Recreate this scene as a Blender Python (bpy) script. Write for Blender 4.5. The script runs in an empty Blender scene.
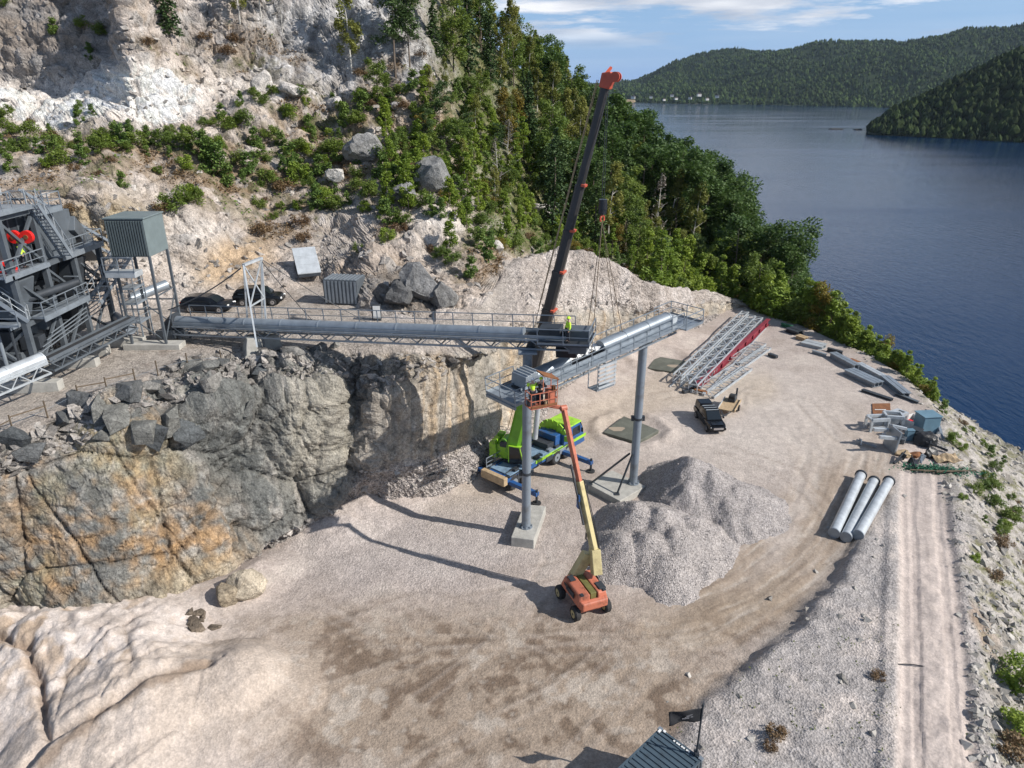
import bpy, math, random
import numpy as np
from mathutils import Vector, Matrix, Euler

random.seed(7)
rng = np.random.default_rng(7)
R = math.radians
scene = bpy.context.scene
COL = scene.collection

# ------------------------------------------------------------------ camera
CAM_H, PITCH, F = 32.0, R(22.5), 710.0
cam_d = bpy.data.cameras.new('camera')
cam_d.sensor_width = 36.0
cam_d.lens = F / 1024 * 36.0
cam_d.clip_start = 0.5
cam_d.clip_end = 20000
cam = bpy.data.objects.new('camera', cam_d)
cam.location = (0, 0, CAM_H)
cam.rotation_euler = (math.pi / 2 - PITCH, 0, 0)
COL.objects.link(cam)
scene.camera = cam

# ------------------------------------------------------------------ sun + sky
SUN_EL = R(36)
SUN_AZ = math.atan2(0.956, -0.292)            # clockwise from +Y
sd = bpy.data.lights.new('sun', 'SUN')
sd.energy = 4.6
sd.angle = R(0.5)
sd.color = (1.0, 0.95, 0.885)
sun = bpy.data.objects.new('sun', sd)
tosun = Vector((math.sin(SUN_AZ) * math.cos(SUN_EL), math.cos(SUN_AZ) * math.cos(SUN_EL), math.sin(SUN_EL)))
sun.rotation_euler = tosun.to_track_quat('Z', 'Y').to_euler()
sun.location = (60, -40, 80)
COL.objects.link(sun)

world = bpy.data.worlds.new('World')
scene.world = world
world.use_nodes = True
wn, wl = world.node_tree.nodes, world.node_tree.links
wn.clear()
w_out = wn.new('ShaderNodeOutputWorld')
w_bg = wn.new('ShaderNodeBackground')
w_bg.inputs['Strength'].default_value = 0.085
sky = wn.new('ShaderNodeTexSky')
sky.sky_type = 'NISHITA'
sky.sun_disc = False
sky.sun_elevation = SUN_EL
sky.sun_rotation = SUN_AZ
sky.air_density = 1.0
sky.dust_density = 0.35
sky.ozone_density = 1.6
tc = wn.new('ShaderNodeTexCoord')
sep = wn.new('ShaderNodeSeparateXYZ')
wl.new(tc.outputs['Generated'], sep.inputs[0])
def wmath(op, a, b=None):
    n = wn.new('ShaderNodeMath'); n.operation = op
    for k, x in enumerate((a, b)):
        if x is None: continue
        if isinstance(x, (int, float)): n.inputs[k].default_value = x
        else: wl.new(x, n.inputs[k])
    return n.outputs[0]
zz = wmath('ADD', wmath('MAXIMUM', sep.outputs[2], 0.0), 0.05)
cx = wmath('DIVIDE', sep.outputs[0], zz)
cy = wmath('DIVIDE', sep.outputs[1], zz)
cmb = wn.new('ShaderNodeCombineXYZ')
wl.new(cx, cmb.inputs[0]); wl.new(wmath('MULTIPLY', cy, 1.0), cmb.inputs[1])
cmb.inputs[2].default_value = 3.7
n1 = wn.new('ShaderNodeTexNoise'); n1.inputs['Scale'].default_value = 0.33
n1.inputs['Detail'].default_value = 9; n1.inputs['Roughness'].default_value = 0.62
wl.new(cmb.outputs[0], n1.inputs['Vector'])
r1 = wn.new('ShaderNodeValToRGB')
r1.color_ramp.elements[0].position = 0.475; r1.color_ramp.elements[1].position = 0.545
wl.new(n1.outputs['Fac'], r1.inputs[0])
# broad cloud deck, thicker in the higher sky, thin wisps near the horizon
high = wn.new('ShaderNodeMapRange'); high.inputs['From Min'].default_value = 0.045; high.inputs['From Max'].default_value = 0.075
wl.new(sep.outputs[2], high.inputs['Value'])
cm2 = wn.new('ShaderNodeCombineXYZ')
wl.new(wmath('MULTIPLY', sep.outputs[0], 3.0), cm2.inputs[0]); wl.new(wmath('MULTIPLY', sep.outputs[1], 3.0), cm2.inputs[1]); wl.new(wmath('MULTIPLY', sep.outputs[2], 55.0), cm2.inputs[2])
n2 = wn.new('ShaderNodeTexNoise'); n2.inputs['Scale'].default_value = 0.9; n2.inputs['Detail'].default_value = 5
wl.new(cm2.outputs[0], n2.inputs['Vector'])
r2 = wn.new('ShaderNodeValToRGB')
r2.color_ramp.elements[0].position = 0.45; r2.color_ramp.elements[1].position = 0.8
wl.new(n2.outputs['Fac'], r2.inputs[0])
deck = wmath('MULTIPLY', r1.outputs[0], high.outputs[0])
hz = wmath('MULTIPLY', wmath('SUBTRACT', 1.0, wmath('MINIMUM', wmath('MULTIPLY', wmath('MAXIMUM', sep.outputs[2], 0.0), 4.0), 1.0)), 0.72)
wisp = wmath('MULTIPLY', r2.outputs[0], 0.5)
# shade inside the clouds
n3 = wn.new('ShaderNodeTexNoise'); n3.inputs['Scale'].default_value = 0.8; n3.inputs['Detail'].default_value = 6
wl.new(cmb.outputs[0], n3.inputs['Vector'])
r3 = wn.new('ShaderNodeValToRGB')
r3.color_ramp.elements[0].position = 0.35; r3.color_ramp.elements[0].color = (9.5, 9.6, 10.0, 1)
r3.color_ramp.elements[1].position = 0.65; r3.color_ramp.elements[1].color = (4.2, 4.8, 6.0, 1)
wl.new(n3.outputs['Fac'], r3.inputs[0])
mxw = wn.new('ShaderNodeMixRGB'); mxw.inputs[2].default_value = (4.6, 6.0, 8.0, 1)
mxh = wn.new('ShaderNodeMixRGB'); mxh.inputs[2].default_value = (1.7, 4.1, 9.0, 1)
wl.new(hz, mxh.inputs[0]); wl.new(sky.outputs[0], mxh.inputs[1])
wl.new(wisp, mxw.inputs[0]); wl.new(mxh.outputs[0], mxw.inputs[1])
mxc = wn.new('ShaderNodeMixRGB')
wl.new(deck, mxc.inputs[0]); wl.new(mxw.outputs[0], mxc.inputs[1]); wl.new(r3.outputs[0], mxc.inputs[2])
wl.new(mxc.outputs[0], w_bg.inputs['Color'])
wl.new(w_bg.outputs[0], w_out.inputs['Surface'])

scene.view_settings.view_transform = 'Standard'
scene.view_settings.look = 'None'
scene.view_settings.exposure = 0.36
scene.view_settings.gamma = 1.0
scene.render.engine = 'CYCLES'
scene.cycles.use_denoising = True
scene.cycles.max_bounces = 6
scene.cycles.transparent_max_bounces = 8

# ------------------------------------------------------------------ projection helpers
CA, SA = math.cos(PITCH), math.sin(PITCH)
def P(px, py, z=None, Y=None):
    """point of the place seen at a pixel, at height z or at distance Y"""
    dx, dv = (px - 512) / F, (py - 384) / F
    d = Vector((dx, CA - dv * SA, -SA - dv * CA))
    t = (z - CAM_H) / d.z if z is not None else Y / d.y
    return Vector((d.x * t, d.y * t, CAM_H + d.z * t))
def Pn(px, py, z=None, Y=None):
    dx, dv = (px - 512) / F, (py - 384) / F
    dy, dz = CA - dv * SA, -SA - dv * CA
    t = (z - CAM_H) / dz if z is not None else Y / dy
    return np.stack([dx * t, dy * t, CAM_H + dz * t], -1)

# ------------------------------------------------------------------ numpy noise
def _hash(ix, iy, iz, seed=0):
    with np.errstate(over='ignore'):
        h = (ix.astype(np.int64) * 374761393 + iy.astype(np.int64) * 668265263 + iz.astype(np.int64) * 2147483647 + seed * 1274126177) & 0xFFFFFFFF
        h = ((h ^ (h >> 13)) * 1274126177) & 0xFFFFFFFF
        h = ((h ^ (h >> 16)) * 2246822519) & 0xFFFFFFFF
        h = h ^ (h >> 15)
    return (h & 0xFFFFFF).astype(np.float64) / float(0xFFFFFF)
def vnoise(p, seed=0):
    i = np.floor(p); f = p - i; f = f * f * (3 - 2 * f); i = i.astype(np.int64)
    r = 0
    for a in (0, 1):
        wa = f[..., 0] if a else 1 - f[..., 0]
        for b in (0, 1):
            wb = f[..., 1] if b else 1 - f[..., 1]
            for c in (0, 1):
                wc = f[..., 2] if c else 1 - f[..., 2]
                r = r + wa * wb * wc * _hash(i[..., 0] + a, i[..., 1] + b, i[..., 2] + c, seed)
    return r * 2 - 1
def fbm(p, octv=5, seed=0, gain=0.5, lac=2.03):
    s, a, r = 0, 1.0, 0
    for k in range(octv):
        r = r + a * vnoise(p, seed + k * 17); s += a; a *= gain; p = p * lac + 13.7
    return r / s
def ridged(p, octv=4, seed=0):
    s, a, r = 0, 1.0, 0
    for k in range(octv):
        r = r + a * (1 - 2 * np.abs(vnoise(p, seed + k * 31))); s += a; a *= 0.5; p = p * 2.1 + 7.3
    return r / s
def facets(p, seed=0, tilt=0.6, curve=0.55):
    """blocky broken rock: upper hull of tilted plates; returns height, closeness to a crease, plate random"""
    i = np.floor(p).astype(np.int64)
    h1 = np.full(p.shape[:-1], -1e9); h2 = h1.copy(); cid = np.zeros_like(h1)
    for a in (-1, 0, 1):
        for b in (-1, 0, 1):
            for c in (-1, 0, 1):
                ix, iy, iz = i[..., 0] + a, i[..., 1] + b, i[..., 2] + c
                vx = p[..., 0] - ix - _hash(ix, iy, iz, seed + 1); vy = p[..., 1] - iy - _hash(ix, iy, iz, seed + 2); vz = p[..., 2] - iz - _hash(ix, iy, iz, seed + 3)
                o = _hash(ix, iy, iz, seed + 4)
                t = (vx * (_hash(ix, iy, iz, seed + 5) - .5) + vy * (_hash(ix, iy, iz, seed + 6) - .5) + vz * (_hash(ix, iy, iz, seed + 7) - .5)) * 2 * tilt
                h = (o - .5) + t - curve * 1.6 * (vx * vx + vy * vy + vz * vz)
                m = h > h1
                h2 = np.where(m, h1, np.maximum(h2, h))
                cid = np.where(m, o, cid); h1 = np.where(m, h, h1)
    return h1, h1 - h2, cid
def sstep(a, b, x):
    t = np.clip((x - a) / (b - a), 0, 1)
    return t * t * (3 - 2 * t)
def polydist(X, Y, pts):
    """distance to a polyline, and along it a 0..1 parameter, and the side (left +)"""
    best = np.full(X.shape, 1e9); side = np.zeros(X.shape); par = np.zeros(X.shape)
    n = len(pts) - 1
    for k in range(n):
        ax, ay = pts[k][:2]; bx, by = pts[k + 1][:2]
        vx, vy = bx - ax, by - ay
        t = np.clip(((X - ax) * vx + (Y - ay) * vy) / (vx * vx + vy * vy), 0, 1)
        dx, dy = X - ax - t * vx, Y - ay - t * vy
        d = np.hypot(dx, dy)
        m = d < best
        s = np.sign(vx * dy - vy * dx)
        best = np.where(m, d, best); side = np.where(m, s, side); par = np.where(m, (k + t) / n, par)
    return best, par, side
def blob(X, Y, cx, cy, rx, ry, ang=0, soft=0.5):
    c, s = math.cos(R(ang)), math.sin(R(ang))
    u = ((X - cx) * c + (Y - cy) * s) / rx; v = (-(X - cx) * s + (Y - cy) * c) / ry
    return 1 - sstep(1 - soft, 1 + soft, np.sqrt(u * u + v * v))

# ------------------------------------------------------------------ materials
MATS = {}
def new_mat(name):
    m = bpy.data.materials.new(name); m.use_nodes = True
    n, l = m.node_tree.nodes, m.node_tree.links
    b = n['Principled BSDF']
    MATS[name] = m
    return m, n, l, b
def simple(name, col, rough=0.6, metal=0.0, var=0.18, scale=2.0, bump=0.0, dirt=None, bscale=None):
    m, n, l, b = new_mat(name)
    t = n.new('ShaderNodeTexCoord')
    nz = n.new('ShaderNodeTexNoise'); nz.inputs['Scale'].default_value = scale; nz.inputs['Detail'].default_value = 6
    nz.inputs['Roughness'].default_value = 0.65
    l.new(t.outputs['Object'], nz.inputs['Vector'])
    rp = n.new('ShaderNodeValToRGB')
    lo = tuple(c * (1 - var) for c in col); hi = tuple(min(1, c * (1 + var)) for c in col)
    if dirt: lo = dirt
    rp.color_ramp.elements[0].position = 0.32; rp.color_ramp.elements[0].color = (*lo, 1)
    rp.color_ramp.elements[1].position = 0.62 if not dirt else 0.5; rp.color_ramp.elements[1].color = (*hi, 1)
    l.new(nz.outputs['Fac'], rp.inputs[0]); l.new(rp.outputs[0], b.inputs['Base Color'])
    b.inputs['Roughness'].default_value = rough; b.inputs['Metallic'].default_value = metal
    if bump:
        bp = n.new('ShaderNodeBump'); bp.inputs['Strength'].default_value = bump; bp.inputs['Distance'].default_value = 0.05
        n2 = n.new('ShaderNodeTexNoise'); n2.inputs['Scale'].default_value = bscale or scale * 6; n2.inputs['Detail'].default_value = 5
        l.new(t.outputs['Object'], n2.inputs['Vector']); l.new(n2.outputs['Fac'], bp.inputs['Height']); l.new(bp.outputs[0], b.inputs['Normal'])
    return m
galv = simple('galvanised_steel', (0.25, 0.285, 0.32), 0.42, 0.35, 0.16, 1.2)
galv_light = simple('light_galvanised_steel', (0.46, 0.49, 0.51), 0.4, 0.3, 0.15, 1.5)
grey_paint = simple('grey_painted_steel', (0.095, 0.11, 0.125), 0.5, 0.1, 0.2, 0.8)
dark_steel = simple('dark_painted_steel', (0.036, 0.042, 0.050), 0.5, 0.1, 0.25, 1.0)
col_paint = simple('blue_grey_column_paint', (0.19, 0.22, 0.255), 0.45, 0.15, 0.12, 0.8, dirt=(0.15, 0.16, 0.17))
cabin_paint = simple('green_grey_cladding', (0.10, 0.125, 0.13), 0.45, 0.1, 0.1, 1.0)
cabin_light = simple('pale_green_grey_cladding', (0.17, 0.21, 0.215), 0.45, 0.1, 0.1, 1.0)
concrete = simple('concrete', (0.36, 0.35, 0.32), 0.9, 0, 0.18, 1.5, 0.4)
wet_slab = simple('dark_slab_concrete', (0.10, 0.105, 0.085), 0.75, 0, 0.25, 0.8, 0.2)
lime = simple('lime_green_paint', (0.27, 0.50, 0.03), 0.4, 0, 0.15, 1.6, dirt=(0.16, 0.27, 0.04))
lime_dk = simple('deep_green_paint', (0.13, 0.33, 0.02), 0.4, 0, 0.15, 1.0)
blue_paint = simple('blue_paint', (0.018, 0.075, 0.22), 0.45, 0, 0.2, 1.6, dirt=(0.05, 0.07, 0.10))
blue_deck = simple('worn_blue_grey_deck', (0.16, 0.24, 0.33), 0.55, 0, 0.3, 1.5)
boom_grey = simple('dark_boom_paint', (0.045, 0.042, 0.040), 0.4, 0.1, 0.2, 0.6)
red_orange = simple('red_orange_paint', (0.50, 0.09, 0.045), 0.45, 0, 0.12, 2.0)
lift_orange = simple('faded_orange_paint', (0.42, 0.135, 0.08), 0.5, 0, 0.14, 2.2, dirt=(0.20, 0.075, 0.045))
lift_cream = simple('cream_boom_paint', (0.46, 0.39, 0.20), 0.45, 0, 0.12, 1.5, dirt=(0.33, 0.27, 0.14))
red_paint = simple('bright_red_paint', (0.75, 0.02, 0.015), 0.4, 0, 0.1, 2)
maroon = simple('dark_red_primer', (0.19, 0.022, 0.035), 0.6, 0, 0.2, 1)
rust = simple('rusty_steel', (0.20, 0.085, 0.035), 0.9, 0.1, 0.3, 2.5, 0.3)
rubber = simple('tyre_rubber', (0.025, 0.025, 0.026), 0.85, 0, 0.2, 4)
black_pl = simple('black_plastic', (0.012, 0.012, 0.014), 0.35, 0, 0.2, 2)
glass = simple('tinted_glass', (0.015, 0.02, 0.025), 0.06, 0, 0.1, 1)
black_car = simple('black_car_paint', (0.008, 0.009, 0.011), 0.18, 0.2, 0.1, 1)
navy_car = simple('dark_blue_car_paint', (0.012, 0.016, 0.024), 0.2, 0.2, 0.1, 1)
chrome = simple('bright_metal', (0.5, 0.5, 0.52), 0.2, 0.9, 0.05, 2)
white_pl = simple('white_plastic', (0.72, 0.72, 0.70), 0.5, 0, 0.08, 3)
wood = simple('weathered_timber', (0.38, 0.28, 0.17), 0.85, 0, 0.25, 3, 0.2)
wood_dk = simple('dark_timber', (0.12, 0.09, 0.06), 0.85, 0, 0.3, 3, 0.2)
hivis = simple('hi_vis_yellow_cloth', (0.55, 0.85, 0.05), 0.8, 0, 0.08, 5)
trouser = simple('dark_work_cloth', (0.02, 0.025, 0.035), 0.85, 0, 0.15, 5)
skin_m = simple('skin', (0.50, 0.30, 0.22), 0.55, 0, 0.05, 5)
blue_box = simple('blue_grey_tank_paint', (0.12, 0.21, 0.27), 0.5, 0, 0.15, 1)
green_net = simple('green_netting', (0.02, 0.12, 0.065), 0.8, 0, 0.4, 3)
tarp = simple('black_tarpaulin', (0.012, 0.012, 0.013), 0.45, 0, 0.2, 2, 0.3)
flag_m = simple('black_flag_cloth', (0.012, 0.013, 0.016), 0.8, 0, 0.1, 3)
flag_mark = simple('grey_flag_print', (0.14, 0.14, 0.15), 0.8, 0, 0.2, 3)
cont_blue = simple('slate_blue_container_paint', (0.055, 0.082, 0.105), 0.5, 0.05, 0.14, 1.5, dirt=(0.045, 0.06, 0.072))
light_m = simple('lamp_glass', (0.8, 0.8, 0.78), 0.15, 0, 0.02, 2)
tail_m = simple('red_lamp_glass', (0.5, 0.01, 0.01), 0.2, 0, 0.02, 2)
house_w = simple('white_house_paint', (0.72, 0.70, 0.66), 0.7, 0, 0.06, 0.3)
roof_m = simple('dark_roof_tile', (0.09, 0.06, 0.05), 0.8, 0, 0.2, 0.3)
bark = simple('grey_brown_bark', (0.14, 0.11, 0.085), 0.9, 0, 0.3, 3)
bark_w = simple('pale_birch_bark', (0.42, 0.40, 0.36), 0.85, 0, 0.3, 3, dirt=(0.16, 0.14, 0.12))

def leaf_mat(name, c1, c2, trans=0.35):
    m, n, l, b = new_mat(name)
    oi = n.new('ShaderNodeObjectInfo')
    geo = n.new('ShaderNodeNewGeometry')
    add = n.new('ShaderNodeMath'); add.operation = 'MULTIPLY_ADD'; add.inputs[1].default_value = 0.45; add.use_clamp = True
    mul = n.new('ShaderNodeMath'); mul.operation = 'MULTIPLY'; mul.inputs[1].default_value = 0.6
    l.new(oi.outputs['Random'], mul.inputs[0])
    l.new(geo.outputs['Random Per Island'], add.inputs[0]); l.new(mul.outputs[0], add.inputs[2])
    mx = n.new('ShaderNodeMixRGB'); mx.inputs[1].default_value = (*c1, 1); mx.inputs[2].default_value = (*c2, 1)
    l.new(add.outputs[0], mx.inputs[0])
    l.new(mx.outputs[0], b.inputs['Base Color'])
    b.inputs['Roughness'].default_value = 0.65
    tr = n.new('ShaderNodeBsdfTranslucent'); l.new(mx.outputs[0], tr.inputs['Color'])
    ms = n.new('ShaderNodeMixShader'); ms.inputs[0].default_value = trans
    out = n['Material Output']
    l.new(b.outputs[0], ms.inputs[1]); l.new(tr.outputs[0], ms.inputs[2]); l.new(ms.outputs[0], out.inputs['Surface'])
    return m
lf_dark = leaf_mat('dark_broadleaf_foliage', (0.037, 0.084, 0.018), (0.100, 0.168, 0.030))
lf_mid = leaf_mat('mid_green_foliage', (0.091, 0.152, 0.024), (0.195, 0.256, 0.042))
lf_olive = leaf_mat('olive_birch_foliage', (0.149, 0.178, 0.035), (0.276, 0.276, 0.066))
lf_bright = leaf_mat('bright_sapling_foliage', (0.125, 0.207, 0.025), (0.288, 0.368, 0.045))
lf_autumn = leaf_mat('autumn_foliage', (0.180, 0.132, 0.025), (0.270, 0.220, 0.030))
lf_brown = leaf_mat('brown_heather', (0.11, 0.06, 0.028), (0.20, 0.13, 0.06), 0.15)
lf_needle = leaf_mat('spruce_needles', (0.039, 0.082, 0.024), (0.091, 0.144, 0.036), 0.1)
lf_young = leaf_mat('young_pine_needles', (0.078, 0.150, 0.030), (0.169, 0.240, 0.045), 0.15)
lf_grey = leaf_mat('bare_grey_twigs', (0.13, 0.11, 0.09), (0.2, 0.17, 0.14), 0.05)
lf_grass = leaf_mat('pale_green_tufts', (0.07, 0.10, 0.02), (0.20, 0.21, 0.06), 0.2)

def ground_mat(name, gscale=1.0, speck=0.5, bump=0.6, vs=1.0, contrast=.26, fine=.2, cracks=0.0):
    m, n, l, b = new_mat(name)
    at = n.new('ShaderNodeAttribute'); at.attribute_name = 'Col'
    gr = n.new('ShaderNodeAttribute'); gr.attribute_name = 'grit'
    t = n.new('ShaderNodeTexCoord')
    na = n.new('ShaderNodeTexNoise'); na.inputs['Scale'].default_value = 1.1 * gscale; na.inputs['Detail'].default_value = 10; na.inputs['Roughness'].default_value = 0.7
    l.new(t.outputs['Object'], na.inputs['Vector'])
    ra = n.new('ShaderNodeMapRange'); ra.inputs['From Min'].default_value = 0.25; ra.inputs['From Max'].default_value = 0.75; ra.inputs['To Min'].default_value = 1 - contrast * 1.05; ra.inputs['To Max'].default_value = 1 + contrast
    l.new(na.outputs['Fac'], ra.inputs['Value'])
    vo = n.new('ShaderNodeTexVoronoi'); vo.inputs['Scale'].default_value = 5.5 * vs
    l.new(t.outputs['Object'], vo.inputs['Vector'])
    sp = n.new('ShaderNodeSeparateColor'); l.new(vo.outputs['Color'], sp.inputs[0])
    rv = n.new('ShaderNodeMapRange'); rv.inputs['To Min'].default_value = 1 - speck; rv.inputs['To Max'].default_value = 1 + speck * 0.75
    l.new(sp.outputs[0], rv.inputs['Value'])
    mg = n.new('ShaderNodeMix'); mg.data_type = 'FLOAT'; mg.inputs[2].default_value = 1.0
    l.new(gr.outputs['Fac'], mg.inputs[0]); l.new(rv.outputs[0], mg.inputs[3])
    mm = n.new('ShaderNodeMath'); mm.operation = 'MULTIPLY'
    l.new(ra.outputs[0], mm.inputs[0]); l.new(mg.outputs[0], mm.inputs[1])
    nh = n.new('ShaderNodeTexNoise'); nh.inputs['Scale'].default_value = 6.5; nh.inputs['Detail'].default_value = 6; nh.inputs['Roughness'].default_value = 0.8
    l.new(t.outputs['Object'], nh.inputs['Vector'])
    rh = n.new('ShaderNodeMapRange'); rh.inputs['From Min'].default_value = 0.36; rh.inputs['From Max'].default_value = 0.64; rh.inputs['To Min'].default_value = 1 - fine * 1.2; rh.inputs['To Max'].default_value = 1 + fine
    l.new(nh.outputs['Fac'], rh.inputs['Value'])
    m2_ = n.new('ShaderNodeMath'); m2_.operation = 'MULTIPLY'; l.new(mm.outputs[0], m2_.inputs[0]); l.new(rh.outputs[0], m2_.inputs[1]); mm = m2_
    if cracks:
        for sc_, wd_, am_ in ((.42, .018, cracks), (1.3, .03, cracks * .6)):
            wv = n.new('ShaderNodeVectorMath'); wv.operation = 'MULTIPLY_ADD'; wv.inputs[1].default_value = (1.3, 1.3, 1.3)
            l.new(na.outputs['Color'], wv.inputs[0]); l.new(t.outputs['Object'], wv.inputs[2])
            vc = n.new('ShaderNodeTexVoronoi'); vc.feature = 'DISTANCE_TO_EDGE'; vc.inputs['Scale'].default_value = sc_
            l.new(wv.outputs[0], vc.inputs['Vector'])
            rc = n.new('ShaderNodeMapRange'); rc.inputs['From Max'].default_value = wd_; rc.inputs['To Min'].default_value = 1 - am_; rc.inputs['To Max'].default_value = 1.0
            l.new(vc.outputs['Distance'], rc.inputs['Value'])
            m3_ = n.new('ShaderNodeMath'); m3_.operation = 'MULTIPLY'; l.new(mm.outputs[0], m3_.inputs[0]); l.new(rc.outputs[0], m3_.inputs[1]); mm = m3_
    vm = n.new('ShaderNodeVectorMath'); vm.operation = 'SCALE'
    l.new(at.outputs['Color'], vm.inputs[0]); l.new(mm.outputs[0], vm.inputs['Scale'])
    l.new(vm.outputs[0], b.inputs['Base Color'])
    b.inputs['Roughness'].default_value = 0.92
    b.inputs['Specular IOR Level'].default_value = 0.25
    nb = n.new('ShaderNodeTexNoise'); nb.inputs['Scale'].default_value = 3.2 * gscale; nb.inputs['Detail'].default_value = 9; nb.inputs['Roughness'].default_value = 0.75
    l.new(t.outputs['Object'], nb.inputs['Vector'])
    hs = n.new('ShaderNodeMath'); hs.operation = 'MULTIPLY_ADD'
    l.new(vo.outputs['Distance'], hs.inputs[0]); l.new(gr.outputs['Fac'], hs.inputs[1]); l.new(nb.outputs['Fac'], hs.inputs[2])
    bp = n.new('ShaderNodeBump'); bp.inputs['Strength'].default_value = bump; bp.inputs['Distance'].default_value = 0.22
    l.new(hs.outputs[0], bp.inputs['Height']); l.new(bp.outputs[0], b.inputs['Normal'])
    return m
m_floor = ground_mat('quarry_floor_gravel', 1.3, 0.32, 0.40, 1.5, .22, .16)
m_rock = ground_mat('blasted_rock', 1.1, 0.5, 1.0, 1.2, .42, .32, .55)
m_gravel = ground_mat('heaped_gravel', 1.0, 0.35, 0.5, 2.3, .2, .22)

# ------------------------------------------------------------------ mesh builder
class MB:
    def __init__(s): s.v, s.f = [], []
    def add(s, vs, fs):
        o = len(s.v); s.v += [tuple(v) for v in vs]; s.f += [tuple(i + o for i in f) for f in fs]; return s
    def box(s, c, d, rot=None, taper=1.0):
        hx, hy, hz = d[0] / 2, d[1] / 2, d[2] / 2
        M = Euler(rot).to_matrix() if rot else Matrix.Identity(3)
        vs = []
        for z in (-1, 1):
            k = taper if z > 0 else 1
            for x, y in ((-1, -1), (1, -1), (1, 1), (-1, 1)):
                vs.append(M @ Vector((x * hx * k, y * hy * k, z * hz)) + Vector(c))
        return s.add(vs, [(3, 2, 1, 0), (4, 5, 6, 7), (0, 1, 5, 4), (1, 2, 6, 5), (2, 3, 7, 6), (3, 0, 4, 7)])
    def bar(s, a, b, w=0.1, h=None, up=(0, 0, 1)):
        a, b = Vector(a), Vector(b); h = h or w
        d = (b - a).normalized(); u = Vector(up)
        if abs(d.dot(u)) > 0.98: u = Vector((0, 1, 0))
        x = d.cross(u).normalized(); y = x.cross(d).normalized()
        vs = [p + x * (i * w / 2) + y * (j * h / 2) for p in (a, b) for i, j in ((-1, -1), (1, -1), (1, 1), (-1, 1))]
        return s.add(vs, [(0, 1, 2, 3), (7, 6, 5, 4), (0, 4, 5, 1), (1, 5, 6, 2), (2, 6, 7, 3), (3, 7, 4, 0)])
    def tube(s, a, b, r, r2=None, n=12, caps=True):
        a, b = Vector(a), Vector(b); r2 = r if r2 is None else r2
        d = (b - a).normalized(); u = Vector((0, 0, 1)) if abs(d.z) < 0.95 else Vector((0, 1, 0))
        x = d.cross(u).normalized(); y = x.cross(d)
        vs = []
        for p, rr in ((a, r), (b, r2)):
            for k in range(n):
                t = 2 * math.pi * k / n; vs.append(p + x * rr * math.cos(t) + y * rr * math.sin(t))
        fs = [(k, (k + 1) % n, n + (k + 1) % n, n + k) for k in range(n)]
        if caps: fs += [tuple(range(n - 1, -1, -1)), tuple(range(n, 2 * n))]
        return s.add(vs, fs)
    def path(s, pts, r, n=5):
        for a, b in zip(pts[:-1], pts[1:]): s.tube(a, b, r, n=n)
        return s
    def prism(s, poly, y0, y1, k0=1.0, k1=1.0):
        """side profile in x,z extruded along y"""
        n = len(poly)
        vs = [(x, y0, z) for x, z in poly] + [(x, y1, z) for x, z in poly]
        return s.add(vs, [tuple(range(n)), tuple(range(2 * n - 1, n - 1, -1))] + [(k, n + k, n + (k + 1) % n, (k + 1) % n) for k in range(n)])
    def loft(s, secs):
        """rings of equal length"""
        n = len(secs[0]); vs = [p for r in secs for p in r]; fs = []
        for k in range(len(secs) - 1):
            for j in range(n):
                fs.append((k * n + j, k * n + (j + 1) % n, (k + 1) * n + (j + 1) % n, (k + 1) * n + j))
        fs += [tuple(range(n - 1, -1, -1)), tuple(range((len(secs) - 1) * n, len(secs) * n))]
        return s.add(vs, fs)
    def grid(s, rows):
        m, n = len(rows), len(rows[0]); vs = [p for r in rows for p in r]
        return s.add(vs, [(i * n + j, i * n + j + 1, (i + 1) * n + j + 1, (i + 1) * n + j) for i in range(m - 1) for j in range(n - 1)])
    def mesh(s, name):
        me = bpy.data.meshes.new(name); me.from_pydata(s.v, [], s.f); me.update(); return me
    def obj(s, name, mat, parent=None, smooth=False, bevel=0, loc=None, rot=None):
        me = s.mesh(name); me.materials.append(mat)
        return link(name, me, parent, smooth, bevel, loc, rot)
def link(name, me, parent=None, smooth=False, bevel=0, loc=None, rot=None):
    if smooth:
        me.polygons.foreach_set('use_smooth', np.ones(len(me.polygons), bool))
        me.set_sharp_from_angle(angle=R(40))
    o = bpy.data.objects.new(name, me); COL.objects.link(o)
    if parent: o.parent = parent
    if loc is not None: o.location = loc
    if rot is not None: o.rotation_euler = rot
    if bevel:
        bm = o.modifiers.new('bevel', 'BEVEL'); bm.width = bevel; bm.segments = 2; bm.limit_method = 'ANGLE'
    return o
def tag(o, label=None, cat=None, group=None, kind=None):
    if label: o['label'] = label
    if cat: o['category'] = cat
    if group: o['group'] = group
    if kind: o['kind'] = kind
    return o
def thing(name, label, cat, loc=(0, 0, 0), rot=0.0, group=None):
    o = bpy.data.objects.new(name, None); COL.objects.link(o)
    o.empty_display_size = 0.3
    o.location = loc
    o.rotation_euler = (0, 0, rot) if isinstance(rot, (int, float)) else rot
    return tag(o, label, cat, group)
def copy_tree(o, parent=None, loc=None, rot=None, scale=None):
    c = o.copy(); COL.objects.link(c)
    if parent: c.parent = parent
    if loc is not None: c.location = loc
    if rot is not None: c.rotation_euler = (0, 0, rot) if isinstance(rot, (int, float)) else rot
    if scale is not None: c.scale = scale
    for ch in o.children: copy_tree(ch, c)
    return c
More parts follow.
